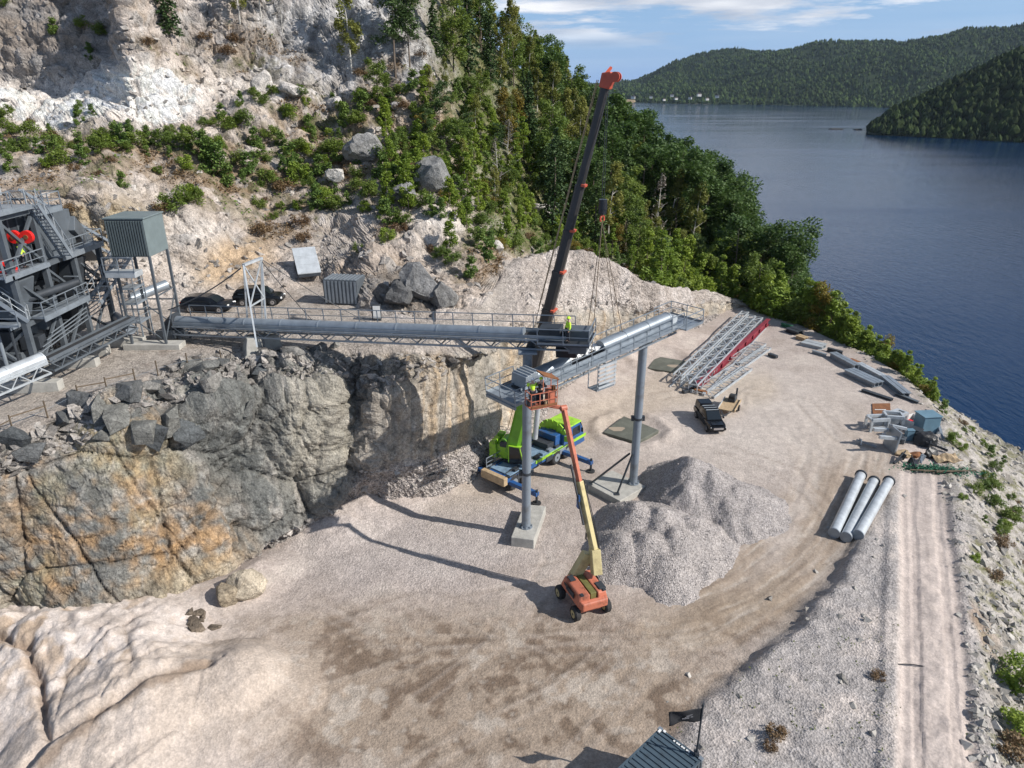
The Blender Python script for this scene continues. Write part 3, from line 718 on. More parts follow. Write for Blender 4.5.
gz = inside_bank * (1 - roadm)
FC = lerp3(FC, (0.335, 0.32, 0.31), gz * .85); FC = lerp3(FC, (0.50, 0.45, 0.41), gz * sstep(.0, .45, m1 + .4 * n0) * .7)
FC = lerp3(FC, (0.185, 0.18, 0.175), (1 - sstep(.2, .9, np.abs(bsd))) * sstep(.04, .12, bp_) * (1 - sstep(.45, .6, bp_)) * .35)  # shadow along the bank's slope painted in as a dark band
FC = lerp3(FC, (0.48, 0.42, 0.38), roadm * .85); FC = lerp3(FC, (0.38, 0.33, 0.30), roadm * sstep(.1, .6, vnoise(np.stack([rd * 3.3, GYY * .25, rd * 0], -1), 9)) * .6)
FC = lerp3(FC, (0.24, 0.15, 0.08), blob(FPX + 8 * n1_, FPY, 990, 640, 34, 12, 58, .4) * .85)
bankc = sstep(-1.5, 1.0, out_n)
FC = lerp3(FC, (0.36, 0.34, 0.31), bankc * .8); FC = lerp3(FC, (0.13, 0.12, 0.10), bankc * sstep(-.05, .3, n1_) * .7)
FC = lerp3(FC, (0.13, 0.13, 0.045), bankc * sstep(.0, .4, m2 + .3 * n0) * .75)
FC = lerp3(FC, (0.10, 0.10, 0.07), sstep(8, 16, out_n) * .7)
FC = lerp3(FC, (0.60, 0.545, 0.50), np.clip(knr * 1.4, 0, 1) * .9)
FC = lerp3(FC, (0.33, 0.235, 0.145), knr * sstep(-.05, .35, m1 + .6 * m2) * .7); FC = lerp3(FC, (0.38, 0.33, 0.29), knr * sstep(.1, .5, -m1 + .6 * m2) * .6)
FC = lerp3(FC, (0.17, 0.13, 0.10), knr * np.exp(-ke / .02) * .6)
FC = lerp3(FC, (0.20, 0.15, 0.115), np.exp(-(crd / .3) ** 2) * .7)
FC = lerp3(FC, (0.47, 0.405, 0.345), np.clip(kn2 + kn3, 0, 1) * .7)
FC = lerp3(FC, (0.20, 0.145, 0.10), (1 - sstep(2, 9, polydist(FPX + 5 * n1_, FPY + 4 * n1_, [(50, 790), (110, 745), (170, 716), (215, 692)])[0])) * .7)  # shadow line beside the knoll's crack painted into the colour
fgrit = np.clip(.35 + .5 * gz - .2 * roadm - .1 * knr + .3 * blob(Fx, Fy, 420, 545, 150, 48, -8, .5) - .2 * lm, 0, 1)
Fg = G0.copy(); Fg[..., 2] += Hf + Hf2
keep = (Fg[..., 2] > -18.6)
q = grid_quads(*FPX.shape)
kq = keep.ravel()[q].any(1)
q = q[kq]
me = np_mesh('quarry_floor', Fg.reshape(-1, 3), q, m_floor, True, np.clip(FC * np.array([1.07, 1.05, 1.045]), .01, .68).reshape(-1, 3), fgrit.ravel())
tag(link('quarry_floor', me), 'pale gravel quarry floor with brown wheel tracks and an outer bank', kind='structure')
def floor_z(x, y):
    d = (GX - x) ** 2 + (GYY - y) ** 2
    return float(Fg.reshape(-1, 3)[int(np.argmin(d)), 2])
def floor_pt(px, py):
    """floor point seen at a pixel"""
    z = 0.0
    for _ in range(5):
        p = P(px, py, z=z); z = .5 * z + .5 * floor_z(p.x, p.y)
    return P(px, py, z=z)

# ---- water
m_water, n, l, b = new_mat('fjord_water')
b.inputs['Base Color'].default_value = (0.001, 0.020, 0.066, 1)
b.inputs['Roughness'].default_value = 0.10; b.inputs['IOR'].default_value = 1.23
t_ = n.new('ShaderNodeTexCoord')
mp = n.new('ShaderNodeMapping'); mp.inputs['Rotation'].default_value = (0, 0, R(-35)); mp.inputs['Scale'].default_value = (1, 0.35, 1)
l.new(t_.outputs['Object'], mp.inputs['Vector'])
wa = n.new('ShaderNodeTexNoise'); wa.inputs['Scale'].default_value = 0.75; wa.inputs['Detail'].default_value = 5; wa.inputs['Roughness'].default_value = 0.6
l.new(mp.outputs[0], wa.inputs['Vector'])
wb = n.new('ShaderNodeTexNoise'); wb.inputs['Scale'].default_value = 0.012; wb.inputs['Detail'].default_value = 4
mp2 = n.new('ShaderNodeMapping'); mp2.inputs['Scale'].default_value = (0.35, 1.6, 1)
l.new(t_.outputs['Object'], mp2.inputs['Vector']); l.new(mp2.outputs[0], wb.inputs['Vector'])
mr = n.new('ShaderNodeMapRange'); mr.inputs['From Min'].default_value = .35; mr.inputs['From Max'].default_value = .7; mr.inputs['To Min'].default_value = .05; mr.inputs['To Max'].default_value = .20
l.new(wb.outputs['Fac'], mr.inputs['Value']); l.new(mr.outputs[0], b.inputs['Roughness'])
bmp = n.new('ShaderNodeBump'); bmp.inputs['Strength'].default_value = 0.55; bmp.inputs['Distance'].default_value = 0.35
l.new(wa.outputs['Fac'], bmp.inputs['Height']); l.new(bmp.outputs[0], b.inputs['Normal'])
ys = np.concatenate([[-400, -50], np.geomspace(20, 9000, 40)]); xs = np.linspace(-6000, 6000, 41)
WX, WY = np.meshgrid(xs, ys, indexing='ij')
me = np_mesh('water', np.stack([WX, WY, np.full_like(WX, WATER_Z)], -1).reshape(-1, 3), grid_quads(*WX.shape), m_water, False)
if me.polygons[0].normal.z < 0: me.flip_normals()
tag(link('water', me), 'dark blue rippled fjord water', kind='structure')

# ---- far wooded hills across the water
def tree_attr_mat(name):
    m, n, l, b = new_mat(name)
    at = n.new('ShaderNodeAttribute'); at.attribute_name = 'Col'
    l.new(at.outputs['Color'], b.inputs['Base Color']); b.inputs['Roughness'].default_value = .9; b.inputs['Specular IOR Level'].default_value = .1
    return m
m_far = tree_attr_mat('far_foliage'); m_hill = tree_attr_mat('far_hill_ground')
def hill_strip(name, cols, label, seed, amp, nx, ny, drop=-16):
    """cols: px -> list of (py, Y) from the shore up to the skyline and back"""
    ks = np.array(sorted(cols), float); a = np.array([[c[0] for c in cols[int(k_)]] for k_ in ks], float); bY = np.array([[c[1] for c in cols[int(k_)]] for k_ in ks], float)
    gx = np.linspace(ks[0], ks[-1], nx); A, B = pchip(gx, ks, a), pchip(gx, ks, bY)
    tt = np.linspace(0, a.shape[1] - 1, ny); kk = np.minimum(tt.astype(int), a.shape[1] - 2); ff = tt - kk
    A = A[:, kk] * (1 - ff) + A[:, kk + 1] * ff; B = B[:, kk] * (1 - ff) + B[:, kk + 1] * ff
    pts = Pn(np.broadcast_to(gx[:, None], A.shape), A, Y=B)
    nz = fbm(pts * (1 / 260.0), 4, seed)
    pts[..., 2] += amp * nz * sstep(0.3, 1.0, np.broadcast_to(tt[None], A.shape))
    cc = np.ones(pts.shape) * np.array([0.03, 0.045, 0.02])
    shore = 1 - sstep(.0, .12, np.broadcast_to(tt[None], A.shape)); cc = lerp3(cc, (0.22, 0.2, 0.17), shore * sstep(.1, .4, fbm(pts / 60., 2, seed + 3)) * .7)
    me = np_mesh(name, pts.reshape(-1, 3), grid_quads(*A.shape)[:, ::-1], m_hill, True, cc.reshape(-1, 3))
    tag(link(name, me), label, kind='structure')
    return pts
far = hill_strip('far_hill', {
  470: [(100, 3900), (96, 4100), (90, 4400), (84, 5000), (88, 5600)],
  600: [(101, 3500), (97, 3700), (91, 4100), (82, 4700), (84, 5200)],
  632: [(102.5, 3050), (99, 3200), (90, 3700), (79, 4300), (84, 5000)],
  680: [(104, 2700), (95, 2950), (78, 3400), (63, 3900), (70, 4600)],
  740: [(105, 2550), (92, 2800), (70, 3200), (52.5, 3700), (62, 4400)],
  800: [(107, 2400), (92, 2600), (70, 3000), (53, 3500), (62, 4200)],
  850: [(108.5, 2250), (94, 2450), (66, 2850), (44, 3300), (55, 4000)],
  880: [(109.5, 2150), (94, 2350), (66, 2750), (43, 3200), (55, 3900)],
  930: [(111, 2000), (94, 2200), (60, 2600), (33, 3050), (48, 3700)],
  1024: [(113, 1900), (92, 2100), (52, 2500), (19, 2900), (36, 3500)],
  1150: [(116, 1750), (90, 1950), (42, 2300), (5, 2700), (20, 3300)],
  1400: [(120, 1600), (85, 1800), (30, 2100), (-15, 2500), (0, 3000)]}, 'distant wooded hills beyond the fjord', 301, 60, 300, 70)
pen = hill_strip('wooded_headland', {
  868: [(134, 842), (133, 850), (131, 862), (131, 880), (136, 930)],
  885: [(136, 818), (130, 835), (122, 860), (117, 900), (128, 980)],
  920: [(139, 790), (128, 820), (112, 860), (101, 920), (112, 1020)],
  960: [(143, 755), (124, 795), (100, 850), (82, 930), (95, 1050)],
  1024: [(149, 700), (118, 750), (84, 830), (54, 930), (68, 1080)],
  1100: [(158, 650), (115, 710), (70, 800), (28, 920), (45, 1080)],
  1400: [(185, 540), (110, 620), (35, 720), (-40, 860), (-20, 1020)]}, 'dark wooded headland running into the fjord from the right', 331, 7, 160, 60)

def scatter_far(name, pts, n, hmin, hmax, seed, label, sides=5, tmax=1.0, split=1, dark=.8):
    r_ = np.random.default_rng(seed)
    m_, n_ = pts.shape[:2]
    a = r_.random(n * 3) * (m_ - 1.01); b_ = r_.random(n * 3) * (n_ * tmax - 1.01)
    i, j = a.astype(int), b_.astype(int); fa, fb = (a - i)[:, None], (b_ - j)[:, None]
    p = pts[i, j] * (1 - fa) * (1 - fb) + pts[i + 1, j] * fa * (1 - fb) + pts[i, j + 1] * (1 - fa) * fb + pts[i + 1, j + 1] * fa * fb
    # equalise by area in view: keep with probability ~ area of the cell
    du = pts[i + 1, j] - pts[i, j]; dv = pts[i, j + 1] - pts[i, j]
    ar = np.linalg.norm(np.cross(du, dv), axis=1) / (p[:, 1] ** 1.2); ok = r_.random(n * 3) < ar / np.quantile(ar, .9)
    p = p[ok][:n]; k_ = len(p)
    # ring profile of a ragged crown
    prof = [(0.05, .55), (0.32, 1.0), (0.68, .72), (1.0, .06)]
    con = r_.random(k_) < .45
    h = hmin + (hmax - hmin) * r_.random(k_) ** 1.3; w = h * np.where(con, .24, .40) * (.8 + .5 * r_.random(k_))
    V = np.zeros((k_, len(prof), sides, 3)); ph = r_.random(k_) * 6.28
    for q_, (zf, rf) in enumerate(prof):
        for s_ in range(sides):
            an = ph + 2 * math.pi * (s_ + .5 * (q_ % 2)) / sides
            rad = w * np.where(con, (1 - zf) * 1.05 + .04, rf) * (.7 + .6 * r_.random(k_))
            V[:, q_, s_, 0] = p[:, 0] + rad * np.cos(an); V[:, q_, s_, 1] = p[:, 1] + rad * np.sin(an)
            V[:, q_, s_, 2] = p[:, 2] + h * np.clip(zf + .10 * (r_.random(k_) - .5), 0.0, 1.1)
    q = []
    for a_ in range(len(prof) - 1):
        for s_ in range(sides):
            q.append([a_ * sides + s_, a_ * sides + (s_ + 1) % sides, (a_ + 1) * sides + (s_ + 1) % sides, (a_ + 1) * sides + s_])
    q = np.array(q)[None] + (np.arange(k_) * len(prof) * sides)[:, None, None]
    base = np.where(con[:, None], np.array([[0.018, 0.038, 0.018]]), np.array([[0.045, 0.07, 0.022]])) * (.55 + .9 * r_.random((k_, 1))) * dark * (.75 + .6 * (vnoise(p / 140., 9)[:, None] * .5 + .5))
    cl = np.repeat(base, len(prof) * sides, 0)
    me = np_mesh(name, V.reshape(-1, 3), q.reshape(-1, 4), m_far, False, cl)
    tag(link(name, me), label, 'forest', kind='stuff')
scatter_far('distant_forest', far, 30000, 9, 18, 5, 'distant forest covering the far hills across the fjord', 4)
scatter_far('headland_forest', pen, 11000, 5, 12, 6, 'dark forest covering the headland on the right of the fjord', 5, dark=.55)  # crowns darkened in colour to stand for the headland's partial shade
# ================================================================== VEGETATION
def leaf_cloud(name, centers, size, mat, up=0.9, seed=0, aspect=0.6):
    """many small leaf faces, one mesh"""
    r_ = np.random.default_rng(seed); n = len(centers)
    sz = (size * (.6 + .8 * r_.random(n)))[:, None] if np.ndim(size) == 0 else (size * (.6 + .8 * r_.random(n)))[:, None]
    nn = r_.normal(size=(n, 3)); nn[:, 2] = np.abs(nn[:, 2]) + up; nn /= np.linalg.norm(nn, axis=1)[:, None]
    t1 = np.cross(nn, r_.normal(size=(n, 3))); t1 /= np.linalg.norm(t1, axis=1)[:, None] + 1e-9
    t2 = np.cross(nn, t1)
    a, b = t1 * sz, t2 * sz * aspect
    V = np.stack([centers - a, centers + b * .9, centers + a, centers - b], 1).reshape(-1, 3)
    Q = np.arange(n * 4).reshape(-1, 4)
    return np_mesh(name, V, Q, mat, False)
def trunk_mesh(h, r, lean, seed, branches=7, z0=.3, spread=.3, mat=None):
    rd_ = random.Random(seed); m = MB(); pts = []
    for k_ in range(6):
        t_ = k_ / 5; pts.append(Vector((lean * t_ * t_ + rd_.uniform(-1, 1) * .03 * h * t_ * (1 - t_), rd_.uniform(-1, 1) * .03 * h * t_ * (1 - t_), h * t_)))
    for k_ in range(5): m.tube(pts[k_], pts[k_ + 1], r * (1 - .17 * k_), r * (1 - .17 * (k_ + 1)), n=6, caps=k_ in (0, 4))
    for k_ in range(branches):
        t_ = z0 + (0.92 - z0) * (k_ + rd_.random()) / branches; i_ = min(int(t_ * 5), 4); p0 = pts[i_].lerp(pts[i_ + 1], t_ * 5 - i_)
        an = rd_.random() * 6.28; L = h * spread * (1.05 - t_) * rd_.uniform(.7, 1.2)
        m.tube(p0, p0 + Vector((math.cos(an) * L, math.sin(an) * L, L * .55)), r * .3, r * .08, n=4, caps=False)
    me = m.mesh('trunk'); me.materials.append(mat or bark); return me
def crown_pts(kind, h, w, n, seed):
    r_ = np.random.default_rng(seed)
    if kind == 'spruce':
        tiers = int(h / .5); out_ = []
        for t_ in range(tiers):
            z = h * (.08 + .92 * t_ / tiers); rad = w * (1 - t_ / tiers) ** .85 + .08
            nb_ = max(4, int(9 * rad / w * 1.2))
            for b_ in range(nb_):
                an = r_.random() * 6.28; L = rad * (.6 + .5 * r_.random()); k_ = max(3, int(n / (tiers * 7)))
                s_ = r_.random(k_) ** .7 * L
                out_.append(np.stack([np.cos(an) * s_ + r_.normal(size=k_) * .08, np.sin(an) * s_ + r_.normal(size=k_) * .08, z - .28 * s_ + .1 * r_.normal(size=k_)], 1))
        return np.concatenate(out_)
    if kind == 'pine':
        out_ = []
        for c in range(22):
            z = h * (.38 + .6 * c / 22); rad = w * (.95 - .6 * abs(c / 22 - .35)) * r_.random() ** .5; an = r_.random() * 6.28
            k_ = n // 22; cc = np.array([rad * math.cos(an), rad * math.sin(an), z])
            out_.append(cc + r_.normal(size=(k_, 3)) * np.array([.42, .42, .2]) * w * .5)
        return np.concatenate(out_)
    # rounded or slender crowns built of clumps with gaps
    nc_ = {'broad': 34, 'birch': 30, 'shrub': 16, 'young': 22}[kind]
    out_ = []
    for c in range(nc_):
        u = r_.random(); zf = {'broad': .22 + .76 * u, 'birch': .25 + .73 * u, 'shrub': .12 + .75 * u, 'young': .08 + .88 * u}[kind]
        if kind == 'broad': env = math.sqrt(max(0, 1 - ((zf - .55) / .5) ** 2))
        elif kind == 'birch': env = (1.08 - zf) ** .6 * min(1, (zf - .1) * 4)
        elif kind == 'young': env = (1.05 - zf) ** .8
        else: env = math.sqrt(max(0.05, 1 - (zf - .3) ** 2 / .6))
        rad = w * env * (.35 + .65 * math.sqrt(r_.random())) * .85; an = r_.random() * 6.28
        k_ = n // nc_; cs = w * {'broad': .30, 'birch': .24, 'shrub': .42, 'young': .34}[kind] * (.7 + .6 * r_.random())
        d_ = r_.normal(size=(k_, 3)); d_ /= np.linalg.norm(d_, axis=1)[:, None]; d_ *= (r_.random(k_) ** .4)[:, None]
        out_.append(np.array([rad * math.cos(an), rad * math.sin(an), zf * h]) + d_ * cs * np.array([1, 1, .8 if kind != 'birch' else 1.3]))
    return np.concatenate(out_)
PROTO = {}
def make_tree(key, name, kind, h, w, n, leaf, lmat, tr, tmat, seed, lean=.3, nbr=7, z0=.3):
    root = thing(name, '', 'tree'); tm = trunk_mesh(h * (.93 if kind != 'spruce' else .98), tr, lean, seed, nbr, z0, mat=tmat)
    link('trunk', tm, root)
    pts = crown_pts(kind, h, w, n, seed)
    pts[:, 0] += lean * (pts[:, 2] / h) ** 2
    link('crown', leaf_cloud('crown', pts, leaf, lmat, seed=seed), root)
    PROTO.setdefault(key, []).append([root, False])
for s_ in range(3): make_tree('dark', 'broadleaf_tree', 'broad', 13 + s_, 4.3 + .3 * s_, 5200, .25, lf_dark, .20, bark, 11 + s_)
for s_ in range(3): make_tree('mid', 'broadleaf_tree', 'broad', 10 + s_, 3.0 + .3 * s_, 4200, .22, lf_mid, .16, bark, 21 + s_)
for s_ in range(3): make_tree('birch', 'birch_tree', 'birch', 11 + s_, 2.3 + .2 * s_, 3200, .18, lf_olive, .13, bark_w, 31 + s_, .8, 9)
for s_ in range(2): make_tree('spruce', 'spruce_tree', 'spruce', 13 + 2 * s_, 2.6, 3400, .24, lf_needle, .18, bark, 41 + s_, 0, 0)
for s_ in range(2): make_tree('pine', 'pine_tree', 'pine', 12 + 2 * s_, 2.6, 3200, .2, lf_needle, .17, bark, 51 + s_, .5, 8, .45)
for s_ in range(2): make_tree('young', 'young_tree', 'young', 4.2 + s_, 1.2, 1900, .13, lf_bright, .06, bark, 61 + s_, .15, 5)
make_tree('autumn', 'autumn_tree', 'young', 5.5, 1.7, 2000, .14, lf_autumn, .07, bark, 71, .2, 5)
make_tree('greytree', 'bare_tree', 'birch', 11, 1.6, 420, .13, lf_grey, .12, bark_w, 81, .4, 22, .2)
def make_shrub(key, name, kind, h, w, n, leaf, lmat, seed):
    root = thing(name, '', 'shrub')
    link('stem', trunk_mesh(h * .7, .035, .1, seed, 4, .15, mat=bark), root)
    link('foliage', leaf_cloud('foliage', crown_pts(kind, h, w, n, seed), leaf, lmat, seed=seed), root)
    PROTO.setdefault(key, []).append([root, False])
for s_ in range(3): make_shrub('shrub', 'green_shrub', 'shrub', 1.7 + .3 * s_, 1.15, 1500, .10, lf_mid, 91 + s_)
for s_ in range(2): make_shrub('needle', 'young_pine', 'young', 2.3 + .6 * s_, .95, 1600, .10, lf_young, 101 + s_)
make_shrub('bright', 'green_shrub', 'shrub', 2.0, 1.2, 1500, .11, lf_bright, 111)
make_shrub('brown', 'brown_shrub', 'shrub', 1.0, 1.0, 900, .08, lf_brown, 121)
make_shrub('autumnshrub', 'autumn_shrub', 'shrub', 2.2, 1.1, 1200, .11, lf_autumn, 131)
vr = random.Random(99)
REPEAT = {}
def plant(key, loc, label, group, scale=1.0, sq=None, which=None, base=None):
    ps = PROTO[key]; e = ps[which if which is not None else vr.randrange(len(ps))]
    if not e[1]: e[1] = True; o = e[0]
    else: o = copy_tree(e[0])
    o.location = loc; o.rotation_euler = (0, 0, vr.random() * 6.28)
    s_ = scale; o.scale = (s_ * (sq or 1), s_ * (sq or 1), s_)
    o['label'] = label
    if base: REPEAT.setdefault(base, []).append(o)
    if group: o['group'] = group
    elif 'group' in o: del o['group']
    return o

# --- individual trees one can point to
def at(px, py, Y): return P(px, py, Y=Y)
spots_named = [
 ('birch', 352, 73, 1.0, 'olive birch with pale trunk at the cliff foot, left of the dark pine'),
 ('pine', 396, 80, 1.05, 'tall thin pine in front of the streaked grey cliff'),
 ('spruce', 168, 38, .75, 'narrow spruce on the pale rock ledge near the top of the cliff'),
 ('birch', 240, 26, .8, 'slender pale birch high on the brown ledge left of the grey cliff'),
 ('birch', 262, 22, .75, 'thin birch on the brown ledge right beside a paler birch'),
 ('greytree', 284, 30, .6, 'bare grey tree on the ledge under the cliff top'),
 ('mid', 378, 112, .55, 'small green tree at the foot of the streaked grey cliff'),
 ('greytree', 425, 95, .7, 'thin bare tree against the right edge of the streaked cliff'),
]
for key, px, py, sc, lab in spots_named:
    plant(key, hill_at(px, py, 5.0) - Vector((0, 0, .3)), lab, None, sc)
for (px, r_, key, sc, lab) in (
  (655, 8.0, 'greytree', 1.35, 'dead grey leafless tree standing above the dark broadleaf trees right of the crane boom'),
  (782, 7.2, 'dark', 1.15, 'dark round-crowned tree alone against the water at the right end of the wood'),
  (766, 8.2, 'dark', 1.05, 'dark tree leaning over the water just left of the last round-crowned tree'),
  (508, 7.6, 'greytree', .9, 'bare pole-like grey tree above the white rock mound'),
  (497, 7.3, 'greytree', .8, 'bare grey tree left of another bare pole above the white mound'),
  (670, 8.3, 'birch', 1.25, 'tall olive birch in front of the dark broadleaf trees'),
  (690, 8.0, 'birch', 1.15, 'olive birch at the right of a taller birch before the dark trees'),
  (608, 7.6, 'autumn', 1.0, 'orange autumn tree below the crane boom top'),
  (618, 7.0, 'autumn', .9, 'rust-coloured small tree beside the hanging crane hook')):
    plant(key, on_hill(px, r_)[0] - Vector((0, 0, .3)), lab, None, sc)

# --- the wood on the slope, each tree on its own
placed = []
def far_from(p, d): return all((p.x - q.x) ** 2 + (p.y - q.y) ** 2 > d * d for q in placed)
zones = [
 ((425, 520), (7.0, 8.8), 300, 4.0, (('mid', .4), ('birch', .4), ('pine', .2)), (.35, .6), 'among the saplings'),
 # px range, r range, tries, spacing, [(kind, weight)], scale range, label base
 ((606, 730), (8.3, 10.9), 900, 3.9, (('dark', .55), ('mid', .25), ('spruce', .1), ('birch', .1)), (.95, 1.3), 'in the shore wood'),
 ((730, 786), (6.6, 10.8), 420, 3.8, (('dark', .7), ('mid', .2), ('birch', .1)), (.8, 1.05), 'at the water end'),
 ((548, 625), (6.9, 10.9), 800, 4.0, (('mid', .35), ('dark', .15), ('spruce', .2), ('birch', .2), ('pine', .1)), (.75, 1.1), 'behind the crane boom'),
 ((452, 560), (7.6, 11.0), 1100, 4.2, (('spruce', .25), ('pine', .2), ('mid', .3), ('birch', .25)), (.7, 1.05), 'right of the grey cliff'),
 ((405, 470), (8.2, 10.6), 250, 4.4, (('pine', .25), ('spruce', .2), ('mid', .35), ('birch', .2)), (.55, .85), 'at the edge of the grey cliff'),
 ((620, 705), (6.8, 8.3), 260, 3.8, (('birch', .4), ('mid', .5), ('pine', .1)), (.5, .8), 'behind the white mound'),
]
kindname = {'dark': 'dark green broadleaf tree', 'mid': 'mid green broadleaf tree', 'birch': 'olive birch tree', 'spruce': 'dark pointed spruce', 'pine': 'thin-crowned pine'}
for (a, b_), (c, d_), tries, space, kinds, (s0, s1), where in zones:
    for _ in range(tries):
        px = vr.uniform(a, b_); r_ = vr.uniform(c, d_); p = on_hill(px, r_)[0]
        if not far_from(p, space) or len(placed) > 330: continue
        placed.append(p); x = vr.random(); acc = 0
        for kd, w_ in kinds:
            acc += w_
            if x <= acc: break
        plant(kd, p - Vector((0, 0, .4)), kindname[kd] + ' ' + where, kindname[kd] + 's ' + where, vr.uniform(s0, s1), base=(kindname[kd], where))
print('trees', len(placed))
# --- young trees and shrubs along the lower wood edge and down the outer bank
small = []
def far_small(p, d): return all((p.x - q.x) ** 2 + (p.y - q.y) ** 2 > d * d for q in small)
sz = [
 ((430, 640), (6.15, 7.6), 700, 1.8, (('young', .3), ('needle', .3), ('shrub', .25), ('brown', .1), ('autumnshrub', .05)), (.7, 1.1), 'above the white mound'),
 ((640, 790), (5.7, 7.6), 600, 1.9, (('young', .62), ('bright', .26), ('shrub', .09), ('autumnshrub', .03)), (1.0, 1.7), 'beyond the quarry floor'),
 ((385, 475), (6.6, 8.8), 600, 1.7, (('young', .3), ('needle', .3), ('shrub', .3), ('brown', .1)), (.8, 1.2), 'below the grey cliff'),
 ((470, 560), (7.0, 8.6), 500, 1.9, (('young', .5), ('shrub', .3), ('autumn', .1), ('needle', .1)), (.8, 1.3), 'left of the crane boom'),
]
snames = {'young': 'bright green young tree', 'needle': 'bushy young pine', 'shrub': 'green shrub', 'brown': 'low brown shrub', 'autumnshrub': 'yellow-orange shrub', 'bright': 'bright green shrub', 'autumn': 'small orange autumn tree'}
for (a, b_), (c, d_), tries, space, kinds, (s0, s1), where in sz:
    for _ in range(tries):
        p = on_hill(vr.uniform(a, b_), vr.uniform(c, d_))[0]
        if not far_small(p, space): continue
        small.append(p); x = vr.random(); acc = 0
        for kd, w_ in kinds:
            acc += w_
            if x <= acc: break
        plant(kd, p - Vector((0, 0, .15)), snames[kd] + ' ' + where, snames[kd] + 's ' + where, vr.uniform(s0, s1), base=(snames[kd], where))
# band along the terrace edge above the water
for k_ in range(130):
    t_ = k_ / 129; i_ = min(int(t_ * 5), 4)
    ptsE = [(750, 309), (790, 321), (830, 337), (862, 352), (900, 375), (932, 398)]
    px = ptsE[i_][0] + (ptsE[i_ + 1][0] - ptsE[i_][0]) * (t_ * 5 - i_); py = ptsE[i_][1] + (ptsE[i_ + 1][1] - ptsE[i_][1]) * (t_ * 5 - i_)
    e = P(px, py, z=0); off = Vector((.62, .78, 0)) * vr.uniform(1.4, 6.5)
    q_ = e + off; q_.z = -0.62 * off.length * .9 - .3
    kd = vr.choices(['young', 'bright', 'shrub', 'autumnshrub', 'autumn', 'mid'], [.5, .36, .06, .03 + .04 * t_, .01, .06 * (1 - t_)])[0]
    sc = (1.7 - 1.15 * t_) * vr.uniform(.75, 1.15) * (1 if kd in ('young', 'autumn') else 1.6 if kd != 'mid' else .62)
    plant(kd, q_, ({**snames, 'mid': 'green broadleaf tree'})[kd] + ' on the outer bank between the steelwork and the water', 'shore-side ' + ({**snames, 'mid': 'green broadleaf tree'})[kd] + 's', sc, base=(({**snames, 'mid': 'green broadleaf tree'})[kd], 'on the outer bank'))
# shrubs picked out on the hillside (pixel positions)
hs = [('needle', 85, 120, .55), ('needle', 95, 125, .5), ('shrub', 10, 140, .8), ('shrub', 32, 143, .9), ('brown', 50, 140, .9), ('shrub', 25, 158, .9), ('shrub', 55, 155, 1.0), ('needle', 80, 148, .8), ('shrub', 60, 168, 1.0),
 ('needle', 82, 165, .8), ('shrub', 100, 155, .9), ('needle', 115, 145, .9), ('needle', 122, 152, 1.0), ('shrub', 135, 150, 1.0), ('needle', 150, 148, .9), ('shrub', 165, 150, .9), ('needle', 173, 148, .7), ('shrub', 190, 155, 1.1),
 ('needle', 205, 165, 1.3), ('needle', 214, 172, 1.5), ('needle', 222, 180, 1.5), ('needle', 230, 188, 1.2), ('shrub', 228, 128, 1.0), ('shrub', 245, 130, 1.0), ('needle', 255, 145, 1.0), ('needle', 123, 188, .8), ('shrub', 205, 130, .6), ('needle', 222, 120, .8),
 ('shrub', 174, 215, 1.1), ('bright', 192, 205, 1.0), ('shrub', 196, 212, .8), ('needle', 318, 212, 1.1), ('bright', 326, 208, 1.1), ('needle', 262, 160, .9), ('shrub', 270, 140, .9), ('needle', 282, 150, 1.1), ('needle', 292, 165, 1.1), ('shrub', 300, 150, 1.0),
 ('needle', 310, 130, 1.1), ('shrub', 268, 182, 1.0), ('brown', 285, 190, 1.3), ('bright', 300, 180, 1.1), ('needle', 320, 175, 1.0), ('shrub', 330, 160, 1.1), ('needle', 345, 125, 1.2), ('shrub', 355, 130, 1.0), ('needle', 365, 120, 1.2), ('shrub', 375, 165, 1.2),
 ('needle', 385, 180, 1.3), ('needle', 395, 190, 1.2), ('shrub', 370, 200, 1.0), ('bright', 360, 110, 1.0), ('needle', 240, 110, .6), ('brown', 160, 215, .9), ('brown', 262, 232, 1.2), ('brown', 300, 225, 1.1), ('brown', 305, 240, .9), ('shrub', 452, 262, .8), ('needle', 484, 268, 1.2),
 ('needle', 474, 275, 1.0), ('bright', 388, 240, .7), ('brown', 400, 232, 1.0), ('shrub', 358, 252, .6), ('shrub', 408, 170, .9), ('brown', 70, 210, .8), ('needle', 55, 35, .9), ('shrub', 85, 32, .9), ('shrub', 98, 34, .8), ('needle', 92, 62, .8), ('shrub', 272, 95, .8),
 ('shrub', 300, 105, .8), ('shrub', 262, 108, .8), ('bright', 290, 120, .9), ('shrub', 440, 255, .7), ('brown', 420, 60, .9), ('needle', 247, 172, 1.1), ('shrub', 218, 145, .8), ('brown', 236, 42, 1.2), ('brown', 206, 40, 1.0), ('brown', 145, 46, .9), ('brown', 228, 55, 1.2), ('brown', 360, 78, 1.0), ('needle', 420, 195, 1.1), ('shrub', 430, 150, 1.1), ('bright', 440, 180, 1.2), ('shrub', 400, 150, 1.1), ('needle', 455, 200, 1.2), ('autumnshrub', 425, 135, 1.1), ('shrub', 5, 8, .8)]
def hwhere(px, py):
    if py < 70: return 'on the top ledges' if px < 300 else 'beside the grey cliff'
    if py > 225: return 'above the parked cars' if px < 340 else 'left of the white mound'
    if px < 180: return 'below the white outcrop' if py < 175 else 'above the corrugated cabin'
    if px < 270: return 'on the middle slope'
    return 'around the grey boulders'
